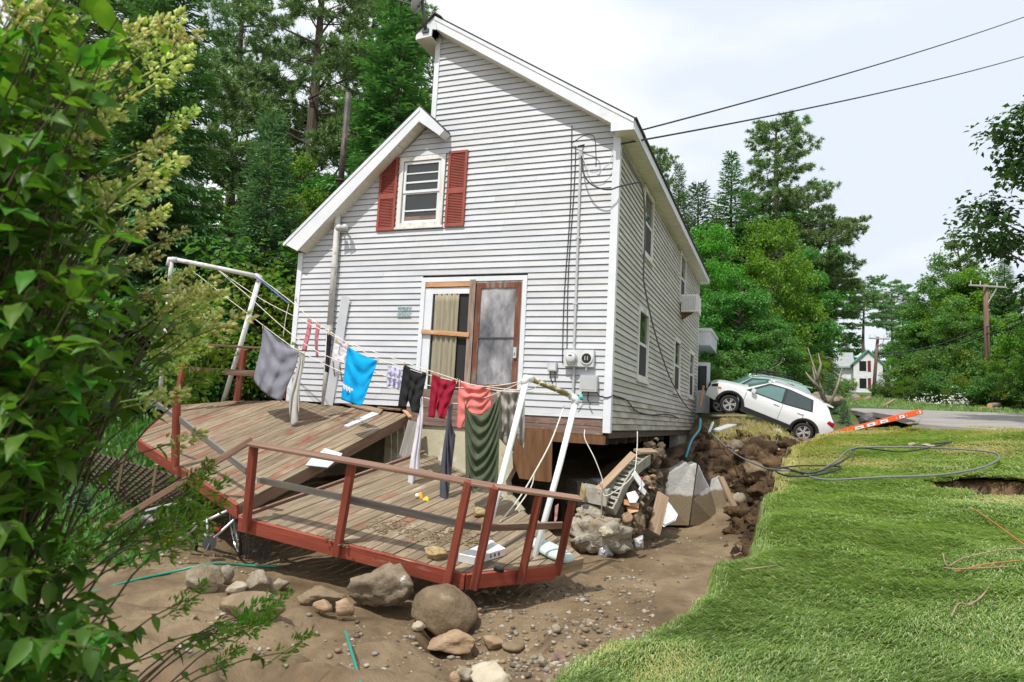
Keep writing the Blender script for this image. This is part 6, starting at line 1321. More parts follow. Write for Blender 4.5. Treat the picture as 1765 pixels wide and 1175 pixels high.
# warning sign
sg = thing('warning_sign', 'yellow diamond warning sign on two thin posts on the verge', 'sign', P(1471, 676, 60))
so_ = P(1470.5, 663, 60); k = 60 / FPX
for dx in (-3.4, 3.2): MB().tube([P(1470.5 + dx, 685, 60), P(1470.5 + dx, 660, 60)], .04, 6).build('post', MT['silver'], sg)
def dia(r, dy): return [so_ + np.array([-r, dy, 0]), so_ + np.array([0, dy, -r]), so_ + np.array([r, dy, 0]), so_ + np.array([0, dy, r])]
MB().prism(dia(7.6 * k, -.02), (0, .03, 0)).build('border', MT['black'], sg); MB().prism(dia(6.9 * k, -.035), (0, .012, 0)).build('face', MT['signyellow'], sg)
MB().prism([so_ + np.array([x * k, -.05, z * k]) for x, z in ((-2.1, -3.6), (2.1, -3.6), (2.1, 1.8), (-2.1, 1.8))], (0, .012, 0)).build('symbol', MT['sticker'], sg)
MB().tube([so_ + np.array([0, -.05, 3.6 * k]), so_ + np.array([0, -.038, 3.6 * k])], 1.6 * k, 10).build('symbol_dot', MT['black'], sg)
MB().prism([so_ + np.array([x * k, -.058, z * k]) for x, z in ((-1.0, -2.2), (1.0, -2.2), (1.0, .6), (-1.0, .6))], (0, .006, 0)).build('symbol_core', MT['stickerink'], sg)
# cut logs
def log(px0, py0, px1, py1, d, r, label):
    a, b = P(px0, py0, d), P(px1, py1, d + .5); t = thing('cut_log', label, 'log', a)
    MB().tube([a, b], r, 12).build('bark_shell', MT['barklight'], t, smooth=False); d_ = nrm(a - b); MB().tube([a + d_ * .002, a + d_ * .012], r * .93, 12).build('cut_face', MT['cutwood'], t)
log(1481, 691, 1473, 686, 36, .24, 'thick sawn log end on the verge below the warning sign'); log(1476, 687, 1464, 690, 36.4, .16, 'second log left of the thick sawn one'); log(1491, 690, 1498, 686, 37, .13, 'grey branch stub right of the sawn logs'); log(1706, 699, 1722, 698, 31, .12, 'orange ended log across the road at the right'); log(1690, 704, 1722, 705, 30.6, .07, 'thin bare log lying in front of the orange ended one')
prop(MB().tube([P(1520, 701, 31), P(1543, 688, 32)], [.07, .05], 7).build('fallen_branch', MT['stick']), 'bare branch sticking up beside the far road edge', 'branch')
MT['tarp'] = plain('grey_culvert', (.10, .10, .10), .6)
rock('boulder', 'dark curved road edge chunk under the ladder in the hole', 1495, 727, 34, 24, 22.6, 'darkmetal', 91, 4, .2, 2, cat='road chunk'); rock('boulder', 'broken asphalt lump at the lawn edge right of the hole', 1572, 730, 22, 7, 19.4, 'greyrock', 92, 3, .3, 4, cat='road chunk')
rock('boulder', 'pale stone in the torn turf amid the cable coil', 1572, 767, 16, 9, 15.6, 'palerock', 93, 3, .3, 3); rock('boulder', 'long pale stone right of the first in the cable coil', 1600, 768, 26, 7, 15.5, 'palerock', 94, 3, .3, 3)
rock('boulder', 'large grey boulder on the verge behind the cars', 1424, 690, 60, 30, 27, 'greyrock', 95, 4, .15, 3)
for i, (a, b, w, m_, l) in enumerate([((1226, 716, 21.5), (1284, 716, 21.8), .16, 'loosewood', 'muddy plank under the front wheel of the white SUV'), ((1232, 742, 20.0), (1262, 732, 20.6), .3, 'metalgrey', 'dark slab edge sticking from the bank below the white SUV'), ((1229, 728, 20.2), (1222, 745, 19.6), .06, 'whitepipe', 'short white pipe stub beside the far house corner'), ((1207, 700, 21), (1213, 664, 21), .06, 'rawwood', 'orange handled tool leaning at the far house corner')]):
    prop(beam('loose_item', P(*a), P(*b), w, .05, MT[m_]), l, ('plank', 'slab', 'pipe', 'tool')[i])
prop(beam('slide_edge', P(1338, 740, 21.8), P(1345, 752, 21.4), .25, .08, MT['concrete']), 'pale kerb fragment beneath the sill of the white SUV', 'fragment')
# ================================================================== PLANTS
def leaves_mesh(name, base, d, side, L_, w_, droop, m):
    """one folded leaf-sized quad per row"""
    n = len(base); up = np.cross(side, d); v = np.empty((n, 4, 3))
    v[:, 0] = base; mid = base + d * (L_ * .5)[:, None] + up * (w_ * .18)[:, None]
    v[:, 1] = mid + side * (w_ / 2)[:, None]; v[:, 3] = mid - side * (w_ / 2)[:, None]
    v[:, 2] = base + d * L_[:, None]; v[:, 2, 2] -= droop * L_
    f = np.arange(n * 4, dtype=np.int32).reshape(n, 4)
    return mesh_np(name, v.reshape(-1, 3), f, m)
def unit(a): return a / np.maximum(np.linalg.norm(a, axis=-1, keepdims=True), 1e-9)
def perp(d, g):
    r = g.normal(size=d.shape); return unit(np.cross(d, r))
def spruce_meshes(seed, h, r, m, gap=.30, droop=.35, h0=.06, ragged=.25, bw=.055):
    g = np.random.default_rng(seed); B, D, Sd, Ls, Ws = [], [], [], [], []; wood = MB()
    z = h * h0
    wood.tube([(0, 0, -.4), (0, 0, h * .5), (g.normal(0, .05), 0, h)], [h * .017, h * .010, .012], 8)
    while z < h * .985:
        f = 1 - z / h; n = max(4, int(5 + 3 * f)); a0 = g.random() * 6.28
        for k in range(n):
            L_ = r * (f ** .85) * g.uniform(1 - ragged, 1 + ragged * .5) + .10; a = a0 + k * 6.283 / n + g.normal(0, .18)
            hd = np.array([math.cos(a), math.sin(a), 0]); s0 = np.array([-hd[1], hd[0], 0]); el_ = .55 * (1 - f) ** 1.5 - .08 + g.normal(0, .06)
            def bp(t): return np.array([0, 0, z]) + hd * (L_ * t) + np.array([0, 0, 1.]) * L_ * (el_ * t - droop * t * t * f + .12 * t ** 3)
            if L_ > .5: wood.tube([bp(0), bp(.5), bp(.92)], [.012 + .012 * L_, .012, .004], 4, False)
            nt_ = max(3, int(L_ / .105))
            for t in np.linspace(.16, 1, nt_):
                p = bp(t); dr = nrm(bp(min(t + .05, 1.05)) - bp(t - .05)); tl = min(.62, .42 * L_ * (1.05 - t) + .16) * g.uniform(.7, 1.15)
                for sg_ in (-1, 1):
                    td = nrm(dr * .75 + s0 * sg_ * .75 + np.array([0, 0, -.16 - .35 * tl * g.random()])); nn = max(2, int(tl / .10))
                    for j in range(nn):
                        q = p + td * tl * (j / nn); o = (1 if j % 2 else -1)
                        B.append(q); D.append(td + s0 * o * .35 + g.normal(0, .16, 3)); Ls.append(.23 * g.uniform(.8, 1.3)); Ws.append(bw * 1.2 * g.uniform(.7, 1.3)); Sd.append(np.cross(td, [0, 0, 1.]) + g.normal(0, .25, 3))
                B.append(p); D.append(dr + g.normal(0, .12, 3)); Ls.append(.22); Ws.append(bw); Sd.append(s0 + g.normal(0, .3, 3))
        z += gap * (.55 + .55 * f)
    B, D, Sd = np.array(B), unit(np.array(D)), np.array(Sd); Sd = unit(Sd - D * (Sd * D).sum(1, keepdims=True))
    return wood.mesh('trunk', MT['bark']), leaves_mesh('crown', B, D, Sd, np.array(Ls), np.array(Ws), .06, m)
def pine_meshes(seed, h, r, m, h0=.22, flat=.0, nb=64, tuft=30):
    g = np.random.default_rng(seed); wood = MB(); T, TD = [], []
    lean = g.normal(0, .02, 2) * h; tk = lambda z: np.array([lean[0] * (z / h) ** 2, lean[1] * (z / h) ** 2, z])
    wood.tube([tk(-.4), tk(h * .4), tk(h * .75), tk(h)], [h * .018, h * .013, h * .007, .02], 8)
    for i in range(nb):
        u = (i + g.random()) / nb; z = h * (h0 + (1 - h0) * u * .98); f = (1 - u)
        prof = (f ** .6 * .9 + .1) if not flat else (.55 + .45 * math.sin(math.pi * min(1, u * .9 + .1)))
        L_ = r * prof * g.uniform(.45, 1.1); a = i * 2.4 + g.normal(0, .5); hd = np.array([math.cos(a), math.sin(a), 0]); s0 = np.array([-hd[1], hd[0], 0]); el_ = g.uniform(-.05, .3) + .5 * u * (not flat)
        bp = lambda t: tk(z) + hd * L_ * t + np.array([0, 0, L_ * (el_ * t - .25 * t * t + .22 * t ** 3)]) + s0 * .1 * L_ * math.sin(3 * t + i)
        wood.tube([bp(t) for t in (0, .35, .7, 1)], [.02 + .012 * L_, .016 + .006 * L_, .012, .005], 5, False)
        for t in np.linspace(.3, 1, max(4, int(L_ * 4.2))):
            for sg_ in (-1, 1):
                ln = L_ * .34 * (1.15 - t) + .25; e = bp(t) + s0 * sg_ * ln * g.uniform(.3, 1) + hd * ln * g.uniform(.2, .7) + np.array([0, 0, g.uniform(-.02, .16)])
                if ln > .5: wood.tube([bp(t), e], [.010, .004], 3, False)
                for q in range(3):
                    T.append(e + g.normal(0, .12, 3) * np.array([1, 1, .5])); TD.append(nrm(hd * .6 + s0 * sg_ * .4 + np.array([0, 0, .45])))
    T, TD = np.array(T), np.array(TD); n = len(T); k = tuft
    B = np.repeat(T, k, 0); D = unit(np.repeat(TD, k, 0) * .75 + g.normal(0, .75, (n * k, 3))); Sd = perp(D, g)
    return wood.mesh('trunk', MT['bark']), leaves_mesh('crown', B - D * .02, D, Sd, g.uniform(.16, .32, n * k), g.uniform(.014, .028, n * k) * 1.5, .05, m)
def leafy_meshes(seed, h, r, m, h0=.22, clumps=95, per=230, leaf=.15, flat=.62, narrow=1.0, spread=.30, thin=0.):
    g = np.random.default_rng(seed); wood = MB(); hc = h * (1 - h0)
    wood.tube([(0, 0, -.4), (g.normal(0, .1), g.normal(0, .1), h * .35), (g.normal(0, .2), g.normal(0, .2), h * .7), (0, 0, h * .96)], [h * .020, h * .014, h * .008, .015], 8)
    C_ = []
    while len(C_) < clumps:
        p = g.uniform(-1, 1, 3)
        q = np.linalg.norm(p)
        if q > 1 or q < .25: continue
        w_ = (1 - .45 * max(0, p[2]) ** 1.5) * (1 - .25 * max(0, -p[2])); p = p * (.35 + .65 * g.random() ** .4) / max(q, .4)
        p = p / max(1, np.linalg.norm(p)); C_.append(np.array([p[0] * r * w_ * narrow, p[1] * r * w_ * narrow, h * h0 + hc * (.5 + .5 * p[2])]))
    C_ = np.array(C_) + g.normal(0, .10 * r, (clumps, 3)); Rr = r * spread * g.uniform(.55, 1.15, clumps)
    for c in C_[::2]:
        z0 = max(h * h0 * .7, c[2] - .55 * math.hypot(c[0], c[1]) - .2); wood.tube([(0, 0, z0), c * np.array([.5, .5, 0]) + np.array([0, 0, z0 + (c[2] - z0) * .4]), c], [.012 * r + .01, .01 * r, .006], 4, False)
    cnt = np.maximum(30, (per * (Rr / Rr.mean()) ** 2).astype(int)); idx = np.repeat(np.arange(clumps), cnt); n = len(idx)
    o = unit(g.normal(size=(n, 3))) * (g.random((n, 1)) ** .45); o[:, 2] = o[:, 2] * flat + .12
    lump = .75 + .5 * np.array([mnoise.noise(Vector(tuple(x * 2.2 + i * 3.1))) for x, i in zip(o, idx)])
    B = C_[idx] + o * Rr[idx][:, None] * lump[:, None]
    D = unit(o * np.array([1, 1, .3]) + g.normal(0, .7, (n, 3)) * np.array([1, 1, .6]) - np.array([0, 0, .25])); up = unit(np.array([0, 0, 1.]) + g.normal(0, .55, (n, 3)) + .4 * o)
    Sd = unit(np.cross(D, up)); L_ = leaf * g.uniform(.6, 1.35, n)
    return wood.mesh('trunk', MT['bark']), leaves_mesh('crown', B, D, Sd, L_, L_ * g.uniform(.55, .8, n), .12, m)
MT['darkleaf'] = leaf_mat('dark_leaves', [(.15, (.020, .055, .018)), (.5, (.042, .10, .028)), (.85, (.09, .17, .05))], .25, .5, .5)
SP = [spruce_meshes(1, 13., 3.1, MT['spruce']), spruce_meshes(2, 12., 2.6, MT['spruce'], .34, .6, .05, .4, .065), spruce_meshes(3, 8., 1.7, MT['spruce_b'], .27, .15, .03, .2, .05)]
PI_ = [pine_meshes(4, 16., 4.2, MT['pine']), pine_meshes(5, 15., 4.6, MT['pine'], .48, 1., 34, 34)]
MP = [leafy_meshes(6, 9., 3.2, MT['maple']), leafy_meshes(7, 8., 2.8, MT['broad'], .12, 90, 240, .14), leafy_meshes(8, 7., 2.0, MT['yellowgreen'], .10, 70, 170, .11), leafy_meshes(9, 11., 2.2, MT['broad'], .18, 90, 120, .13, .7, .8, .22), leafy_meshes(14, 8., 2.6, MT['darkleaf'], .26, 110, 230, .12)]
BU = [leafy_meshes(10, 2.0, 1.5, MT['broad'], .02, 46, 190, .085, .7, 1., .34), leafy_meshes(12, 2.0, 1.4, MT['yellowgreen'], .02, 44, 150, .075, .7, 1., .34), spruce_meshes(13, 2.2, 1.3, MT['spruce_b'], .16, .1, .0, .4, .04)]
def tree(name, meshes, hm, px, d, top, label, cat='tree', group=None, wide=1., z=None, rot=None):
    b = P(px, 690, d); b[2] = float(zground(b[0], b[1])) if z is None else z
    h = P(px, top, d)[2] - b[2]; k = max(.2, h / hm)
    M = Matrix.Translation(Vector(tuple(b))) @ Matrix.Rotation(rng.random() * 6.28 if rot is None else rot, 4, 'Z') @ Matrix.Diagonal((k * wide, k * wide, k, 1))
    t = thing(name, label, cat, mw=M, group=group)
    link('trunk', meshes[0], t, local=I4); link('crown', meshes[1], t, local=I4); return t
T = tree
T('spruce_tree', SP[0], 13, 232, 18.3, -230, 'huge dark spruce directly behind the flowering shrub', wide=.84)
T('spruce_tree', SP[1], 12, 60, 19, -260, 'dark spruce at the far left edge behind the shrub')
T('spruce_tree', SP[2], 8, 437, 17.5, 178, 'small pointed spruce right of the huge dark one', wide=.95)
T('pine_tree', PI_[0], 16, 505, 27, -210, 'tall pine with a crooked bare limb above the small spruce')
T('pine_tree', PI_[0], 16, 372, 31, -150, 'tall pine standing behind the huge dark spruce', rot=1.1, wide=.8)
T('pine_tree', PI_[0], 16, 600, 36, -60, 'distant pine left of the drooping spruce', rot=2.6)
T('spruce_tree', SP[1], 12, 655, 22.5, -90, 'tall spruce with drooping sprays beside the roof ridge', wide=1.1)
T('spruce_tree', SP[1], 12, 560, 20, 330, 'shorter spruce below the tall drooping one by the vent pipe', wide=1.2)
T('spruce_tree', SP[0], 13, 180, 25, -160, 'dark spruce far back behind the shrub')
T('spruce_tree', SP[0], 13, 700, 31, 120, 'spruce mostly hidden behind the left roof slope')
T('pine_tree', PI_[0], 16, 680, 40, -10, 'faint pine far behind the house ridge', rot=.4)
T('birch_tree', MP[2], 7, 500, 20.5, 300, 'yellow green leafy tree between the small spruce and the house', wide=.8)
T('birch_tree', MP[2], 7, 470, 24, 215, 'tall yellow green tree in the gap between spruces', wide=.7, rot=2.)
T('leafy_tree', MP[1], 8, 590, 25, 260, 'green leafy tree behind the shorter spruce', wide=.8)
for i, (px, d, top, m_, l) in enumerate([(470, 16.8, 480, 1, 'bright bush behind the back clothes pole'), (425, 17.5, 520, 0, 'dark bush behind the deck railing'), (360, 17, 560, 0, 'dark bush behind the left end of the deck railing'), (462, 18.5, 430, 0, 'green bush at the left corner of the house'), (120, 12.5, 760, 0, 'undergrowth bush left of the lattice skirting'), (150, 11.5, 880, 2, 'small dark sapling on the ground below the lattice')]):
    T('wild_bush', BU[m_], 2.0 if m_ < 2 else 2.2, px, d, top, l, 'bush')
T('pine_tree', PI_[0], 16, 1338, 44, 186, 'large white pine, the tallest tree right of the house', wide=1.2, rot=.9)
T('spruce_tree', SP[1], 12, 1258, 40, 246, 'dark spruce just left of the large white pine', wide=.9)
T('spruce_tree', SP[0], 13, 1165, 37, 264, 'slender spruce peeking over the side eave', wide=.62)
T('pine_tree', PI_[0], 16, 1122, 44, 236, 'pine top showing just above the eave', wide=.8, rot=3.)
T('spruce_tree', SP[2], 8, 1200, 42, 305, 'bluish spruce between the slender one and the dark one')
T('maple_tree', MP[0], 9, 1325, 34, 382, 'bright green maple in front of the large white pine', wide=.78)
T('maple_tree', MP[0], 9, 1222, 33, 392, 'bright green maple just beyond the far corner of the house', wide=.62, rot=2.4)
T('spruce_tree', SP[0], 13, 1290, 39, 318, 'dark spruce rising between the two bright maples')
T('spruce_tree', SP[1], 12, 1400, 40, 420, 'dark spruce right of the bright maple', wide=.9)
T('spruce_tree', SP[1], 12, 1232, 36, 345, 'dark spruce behind the maple at the house corner', wide=.8)
T('leafy_tree', MP[1], 8, 1275, 31, 480, 'dark leafy tree between the two bright maples')
T('leafy_tree', MP[1], 8, 1378, 38, 440, 'dark leafy tree right of the bright maple', wide=.85, rot=1.)
T('pine_tree', PI_[1], 15, 1395, 42, 330, 'pine with long side limbs reaching right over the sky', wide=1.0, rot=.2)
T('leafy_tree', MP[1], 8, 1330, 29, 560, 'low leafy tree above the parked cars', wide=1.2, rot=2.)
T('maple_tree', MP[0], 9, 1375, 30.5, 600, 'low bright maple sapling behind the parked cars', wide=1.2, rot=4.)
for i, (px, d, top, m_, l) in enumerate([(1240, 28, 600, 0, 'bush right of the porch roof'), (1218, 27, 640, 0, 'bush behind the porch door'), (1290, 28, 610, 0, 'bush above the hood of the white car'), (1400, 29, 640, 0, 'bush left of the fallen branches'), (1432, 27, 645, 2, 'fallen conifer boughs piled behind the white car'), (1455, 25, 690, 2, 'green boughs at the edge of the road hole'), (1412, 31, 615, 1, 'yellowish bush behind the fallen boughs'), (1448, 58, 650, 0, 'round bush left of the warning sign'), (1512, 62, 662, 0, 'low bush at the right foot of the white house'), (1459, 69, 652, 0, 'bush in front of the grey wing of the white house')]):
    T('wild_bush', BU[m_], 2.0 if m_ < 2 else 2.2, px, d, top, l, 'bush', wide=.5 if 1405 < px < 1458 and d < 32 else 1.)
T('pine_tree', PI_[1], 15, 1488, 112, 474, 'flat topped pine left of the distant utility pole', rot=1.5); T('pine_tree', PI_[1], 15, 1540, 104, 478, 'flat topped pine right of the distant utility pole', rot=3.4); T('pine_tree', PI_[1], 15, 1560, 120, 505, 'third flat topped pine farther right', rot=5.)
T('spruce_tree', SP[0], 13, 1458, 85, 570, 'small distant spruce left of the white house')
T('spruce_tree', SP[0], 13, 1405, 60, 520, 'distant spruce behind the long side limbs')
for i, (px, d, top, ms, hm, w, l) in enumerate([(1575, 62, 555, MP[1], 8, 1., 'leafy tree behind the verge right of the distant pole'), (1610, 52, 505, MP[1], 8, 1., 'leafy tree in the middle of the roadside wood'), (1655, 50, 395, MP[3], 11, .95, 'tall thin leafy tree with a bare top at the right'), (1640, 46, 450, MP[1], 8, .9, 'dense leafy tree below the tall thin one'), (1690, 44, 465, MP[0], 9, 1., 'green tree behind the tall utility pole'), (1738, 46, 440, SP[0], 13, 1., 'dark spruce right of the tall utility pole'), (1560, 56, 600, MP[0], 9, 1., 'low green tree at the left end of the roadside wood'), (1600, 42, 540, MP[1], 8, 1.2, 'dark roadside tree above the white blossoms'), (1665, 40, 525, MP[1], 8, 1.2, 'dark roadside tree left of the tall utility pole'), (1812, 30, 490, MP[0], 9, .9, 'bright leafy tree at the right edge above the road'), (1735, 34, 600, MP[0], 9, .9, 'bright low tree right of the tall utility pole'), (1978, 19, 30, MP[4], 8, 1.0, 'big dark leafy tree reaching in at the right edge'), (1900, 40, 380, SP[0], 13, 1., 'spruce beyond the right edge')]):
    T('roadside_tree', ms, hm, px, d * (1.12 if px < 1720 else 1.) + (5 if px < 1620 else 0), top, l, wide=w, rot=i * 1.3)
for i, (px, d, top) in enumerate([(1560, 38, 652), (1590, 36, 655), (1625, 35, 640), (1660, 34, 650), (1692, 33, 648), (1730, 32, 640), (1762, 31, 650), (1530, 42, 655), (1800, 30, 640), (1575, 40, 625), (1608, 39, 610), (1645, 38, 600), (1680, 37, 610), (1715, 36, 600), (1750, 35, 590), (1548, 43, 640)]):
    T('roadside_bush', BU[0 if i % 3 else 1], 2., px, d, top, ['low bush at the left end of the far road edge', 'low bush behind the raised end of the ladder', 'bush beside white blossoms across the road', 'bush across the road left of the pole foot', 'bush at the foot of the tall pole', 'bush behind the orange ended log', 'bush across the road at the right edge', 'bush on the verge right of the logs', 'bush just out of the right edge', 'tall bush behind the left end of the blossoms', 'tall bush behind the white blossoms', 'tall bush right of the white blossoms', 'tall bush left of the tall utility pole', 'tall bush just right of the tall utility pole', 'tall bush behind the logs at the right edge', 'tall bush at the left end of the roadside wood'][i], 'bush')
# background woods: one mass
fv, ff, nn_ = [], [], 0
g_ = np.random.default_rng(21)
far_v = np.array([v.co[:] for v in MP[1][1].vertices]).reshape(-1, 4, 3)[::5]; far_s = np.array([v.co[:] for v in SP[0][1].vertices]).reshape(-1, 4, 3)[::6]
for i in range(46):
    px = -150 + i * 47 + g_.normal(0, 12); d = g_.uniform(95, 125) if px > 1100 else g_.uniform(44, 60)
    src = far_v if (i % 3 or px > 1100) else far_s; c = src.mean(1, keepdims=True); q = c + (src - c) * 2.6
    b = P(px, 690, d); b[2] = float(zground(b[0], b[1])); top = 600 if px > 1390 else (420 if px > 1100 else 370)
    if 730 < px < 1100: continue
    k = max(.5, (P(px, top + g_.normal(0, 25), d)[2] - b[2]) / (8 if src is far_v else 13)); fv.append((q * k + b).reshape(-1, 3))
fv = np.concatenate(fv); prop(link('background_woods', mesh_np('background_woods', fv, np.arange(len(fv), dtype=np.int32).reshape(-1, 4), MT['broad'])), kind='stuff')
# verge grass and weeds along the road, and white blossom
def tufts(name, pts, m, k, hh, ww, seed):
    g = np.random.default_rng(seed); B = np.repeat(pts, k, 0) + g.normal(0, .12, (len(pts) * k, 3)) * np.array([1, 1, 0]); n = len(B)
    D = unit(np.array([0, 0, 1.]) + g.normal(0, .45, (n, 3))); return prop(link(name, leaves_mesh(name, B, D, perp(D, g), hh * g.uniform(.4, 1.2, n), np.full(n, ww), .1, m)), kind='stuff')
vp = []
for i in range(2600):
    px, d = g_.uniform(1395, 1800), g_.uniform(27, 60); b = P(px, 690, d); b[2] = float(0); vp.append(b)
vp = np.array(vp); ok = ~((sdf(np.array([p[:2] for p in nr] + [p[:2] for p in fr[::-1]]), vp[:, 0], vp[:, 1]) > -.2)); vp = vp[ok]; vp[:, 2] = zground(vp[:, 0], vp[:, 1])
tufts('verge_grass', vp, MT['grass'], 10, .18, .03, 31)
gv_ = []
for i in range(420):
    px, py, d = g_.uniform(1225, 1350), 0, g_.uniform(18.0, 22.5); b = P(px, 735, d); gv_.append(b)
gv_ = np.array(gv_); gv_[:, 2] = zground(gv_[:, 0], gv_[:, 1]); gv_ = gv_[(gv_[:, 2] > 1.55)]
if len(gv_): tufts('bank_grass', gv_, MT['drygrass'], 22, .14, .012, 32)
wf = []
for i in range(130):
    px = g_.choice([1615, 1640, 1652, 1700, 1590, 1660]) + g_.normal(0, 9); b = P(px, 697 - abs(g_.normal(0, 9)), 33 + g_.normal(0, .3)); wf.append(b)
tufts('white_blossom', np.array(wf), MT['whiteflower'], 3, .09, .07, 33)
ug = []
for i in range(900):
    x, y = g_.uniform(-9, -4.6), g_.uniform(9, 17)
    if x > -5.5 and y > 9.5: continue
    ug.append((x, y, float(zground(x, y))))
tufts('undergrowth', np.array(ug), MT['broad'], 10, .30, .05, 34)
# brush heap of broken branches behind the cars, and dead limbs by the hole
bh = thing('brush_pile', 'heap of bare broken branches behind the green car', 'brush pile', P(1290, 655, 28))
for i in range(60):
    a = P(1290 + g_.normal(0, 26), 662 - abs(g_.normal(0, 8)), 28 + g_.normal(0, .4)); e = a + nrm(g_.normal(size=3) * np.array([1, .5, .6])) * g_.uniform(.5, 1.3)
    MB().tube([a, (a + e) / 2 + g_.normal(0, .06, 3), e], [.03, .022, .01], 5).build('branch', MT['barklight'], bh)
dl = thing('broken_tree', 'snapped dead tree limbs leaning behind the tail of the white SUV', 'broken tree', P(1420, 700, 25.2))
for a, b, c in [((1428, 703), (1412, 660), (1392, 598)), ((1420, 690), (1405, 655), (1400, 630)), ((1430, 700), (1445, 660), (1452, 632)), ((1415, 672), (1395, 650), (1388, 640)), ((1408, 655), (1415, 628), (1410, 608))]:
    MB().tube([P(*a, 25.2), P(*b, 25.3), P(*c, 25.5)], [.06, .04, .012], 6).build('limb', MT['barklight'], dl, smooth=True)

# ------------------------------------------------------------------ the flowering shrub close to the camera
shrub = thing('flowering_shrub', 'tall shrub with big green leaves and pale yellow flower buds close at the left', 'shrub', (-1.75, 1.7, .1))
sg_ = np.random.default_rng(77)
POLY = np.array([(-60, -60), (215, -60), (225, 130), (150, 235), (215, 350), (235, 430), (262, 560), (262, 690), (235, 770), (120, 800), (95, 900), (180, 955), (240, 1010), (262, 1100), (320, 1240), (-60, 1240)], float)
def leaf_shape(seed):
    g = np.random.default_rng(seed); mb = MB(); rows = []
    for t, w in ((0, .03), (.15, .20), (.38, .27), (.62, .22), (.84, .10), (1, .008)):
        bend = (-.10 - .14 * seed) * t * t + g.normal(0, .02); rows.append([(t, -w, bend + w * .35), (t, -w * .5, bend + w * .08), (t, 0, bend), (t, w * .5, bend + w * .08), (t, w, bend + w * .35)])
    return mb.grid(rows).mesh('leaf', MT['shrub'], True)
LFS = [leaf_shape(i) for i in range(4)]
LV = [np.array([v.co[:] for v in m.vertices]) for m in LFS]; LF_ = np.array([p.vertices[:] for p in LFS[0].polygons])
stems = MB(); LEAVES = []; BUDS = []
def bez(a, b, c, t): return a * (1 - t) ** 2 + 2 * b * t * (1 - t) + c * t * t
def branch(tip, dep, nl, r0=.006, t0=.45, lsz=.085, root=None):
    end = P(*tip, dep); root = np.array([-1.75, 1.75, .1]) + sg_.normal(0, .16, 3) * np.array([1, 1, 0]) if root is None else root
    ctrl = np.array([root[0] * .55 + end[0] * .45, root[1] * .6 + end[1] * .4, end[2] * .75 + root[2] * .25 + .45 + sg_.normal(0, .12)])
    pts = [bez(root, ctrl, end, t) for t in np.linspace(0, 1, 12)]
    stems.tube(pts, np.linspace(r0 * 1.9, r0 * .45, 12).tolist(), 5, False)
    for k in range(nl):
        t = t0 + (1 - t0) * (k + sg_.random() * .6) / nl; p = bez(root, ctrl, end, t); d = nrm(bez(root, ctrl, end, min(1, t + .03)) - bez(root, ctrl, end, t - .03))
        for s in (-1, 1):
            sd = nrm(np.cross(d, [0, 0, 1.]) + sg_.normal(0, .35, 3)); LEAVES.append((p, nrm(d * .55 + sd * s * .8 + np.array([0, 0, -.25]) + sg_.normal(0, .22, 3)), lsz * sg_.uniform(.65, 1.3)))
    return end, nrm(end - pts[-2])
n_in = 0
while n_in < 430:
    px, py = sg_.uniform(-60, 330), sg_.uniform(-60, 1240)
    if sdf(POLY, np.array([px]), np.array([py]))[0] < 8: continue
    if 480 < py < 830 and px > 215: continue
    branch((px, py), sg_.uniform(1.4, 2.5), 10, .003, .48, .064); n_in += 1
FLOWER = [(41, 25), (60, 40), (261, 57), (302, 78), (278, 114), (270, 143), (250, 92), (232, 60), (196, 196), (163, 216), (306, 208), (278, 233), (245, 261), (286, 286), (250, 308), (192, 339), (261, 376), (286, 412), (220, 400), (135, 245), (232, 345), (340, 500), (279, 490), (347, 526), (378, 563), (340, 563), (306, 563), (290, 543), (330, 515), (300, 604), (279, 591), (310, 585), (330, 540), (266, 515), (295, 505), (270, 620), (288, 640), (355, 548), (318, 610), (266, 690), (306, 761), (280, 540), (240, 450), (260, 560), (312, 520), (120, 120), (90, 70), (180, 130), (150, 330), (110, 400)]
SHOOT = [(354, 662), (327, 672), (340, 650), (58, 764), (335, 821), (340, 858), (283, 894), (343, 894), (283, 926), (335, 930), (319, 1035), (465, 1048), (404, 1076), (437, 1080), (384, 1092), (489, 1124), (388, 1140), (450, 1062), (69, 967), (153, 926), (101, 983), (118, 975), (40, 990), (325, 845), (300, 915), (290, 945), (420, 1060), (362, 1110), (230, 930), (60, 800), (25, 790), (80, 760)]
for tp in FLOWER: e, d = branch(tp, 1.55 + tp[0] / 420 + sg_.normal(0, .12), 3, .004, .72, .06); BUDS.append((e, nrm(d + np.array([.3, .1, .1])), 0))
for tp in SHOOT: e, d = branch(tp, 1.7 + tp[0] / 480 + sg_.normal(0, .1), 2, .004, .80, .05); BUDS.append((e, nrm(d * .5 + np.array([.45, .1, .55])), 1))
MT['stem'] = plain('shrub_stem', (.075, .06, .03), .7)
stems.build('stems', MT['stem'], shrub, smooth=True)
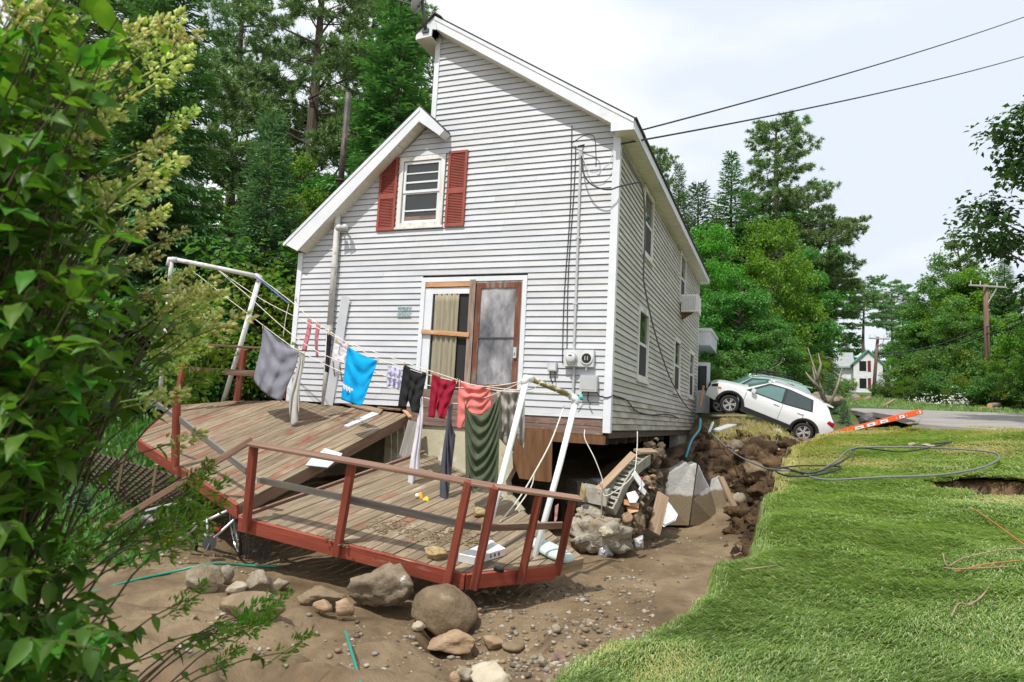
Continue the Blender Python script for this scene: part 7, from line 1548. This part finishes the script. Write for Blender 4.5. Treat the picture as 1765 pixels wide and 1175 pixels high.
def spray(seed, m):
    """a panicle: little buds on side stalks round a short axis of length 1"""
    g = np.random.default_rng(seed); mb = MB(); mb.tube([(-.35, 0, 0), (0, 0, 0), (1, 0, .05)], [.02, .016, .008], 5)
    V, Fc, c = list(mb.v), list(mb.f), len(mb.v)
    for i in range(44 if m == 'bud' else 56):
        t = g.random(); w_ = (.26 * (1 - t) + .05); a = g.random() * 6.28; rr = w_ * g.uniform(.25, 1); p = np.array([t + .12 * g.random(), math.cos(a) * rr, math.sin(a) * rr]); d = nrm(np.array([.8, math.cos(a) * .7, math.sin(a) * .7]) + g.normal(0, .3, 3)); _, s, u = frame(d)
        l, q = (g.uniform(.13, .22), .050) if m == 'bud' else (g.uniform(.16, .28), .032)
        vs = [p, p + d * l * .45 + s * q, p + d * l * .45 + u * q, p + d * l * .45 - s * q, p + d * l * .45 - u * q, p + d * l]
        V += [tuple(x) for x in vs]; Fc += [tuple(c + i for i in f) for f in ((0, 2, 1), (0, 3, 2), (0, 4, 3), (0, 1, 4), (5, 1, 2), (5, 2, 3), (5, 3, 4), (5, 4, 1))]; c += 6
    me = bpy.data.meshes.new('flower_cluster'); me.from_pydata(V, [], Fc); me.materials.append(MT[m]); me.update(); return me
SPR = [[spray(i, 'bud') for i in range(3)], [spray(10 + i, 'shoot') for i in range(3)]]
def orient(p, d, k, roll=0.):
    d, s, u = frame(d); c, n = math.cos(roll), math.sin(roll); s, u = s * c + u * n, u * c - s * n
    return Matrix(((d[0] * k, s[0] * k, u[0] * k, p[0]), (d[1] * k, s[1] * k, u[1] * k, p[1]), (d[2] * k, s[2] * k, u[2] * k, p[2]), (0, 0, 0, 1)))
for i, (p, d, k) in enumerate(BUDS):
    for j in range(1 + (i % 3 == 0)):
        q = p + sg_.normal(0, .02, 3) * j; e = nrm(d + sg_.normal(0, .45, 3) * j)
        link('shoot_tip' if k else 'flower_cluster', SPR[k][(i + j) % 3], shrub, mw=orient(q - e * .04, e, sg_.uniform(.10, .15) * (1 if j == 0 else .75), sg_.random() * 6))
P0 = np.array([l[0] for l in LEAVES]); q_ = (P0 - EYE) @ CM; pxs, pys = CX + FPX * q_[:, 0] / q_[:, 1], CY - FPX * q_[:, 2] / q_[:, 1]
size = np.array([l[2] for l in LEAVES]) / q_[:, 1]; vis = (pxs > -40) & (pxs < 600) & (pys > -40) & (pys < 1215) & (q_[:, 1] > .8)
order = np.argsort(-(size * vis)); bigl = set(order[:290].tolist()); VV, FF, c = [], [], 0
for i, (p, d, k) in enumerate(LEAVES):
    if q_[i, 1] < .75: continue
    M_ = orient(p, d, k, sg_.normal(0, .5))
    if i in bigl: link('leaf', LFS[i % 4], shrub, mw=M_)
    else:
        A_ = np.array(M_); VV.append(LV[i % 4] @ A_[:3, :3].T + A_[:3, 3]); FF.append(LF_ + c); c += len(LV[0])
o = mesh_np('foliage', np.concatenate(VV), np.concatenate(FF), MT['shrub'], True); o.transform(W[shrub.name].inverted()); prop(link('foliage', o, shrub, local=I4), kind='stuff')
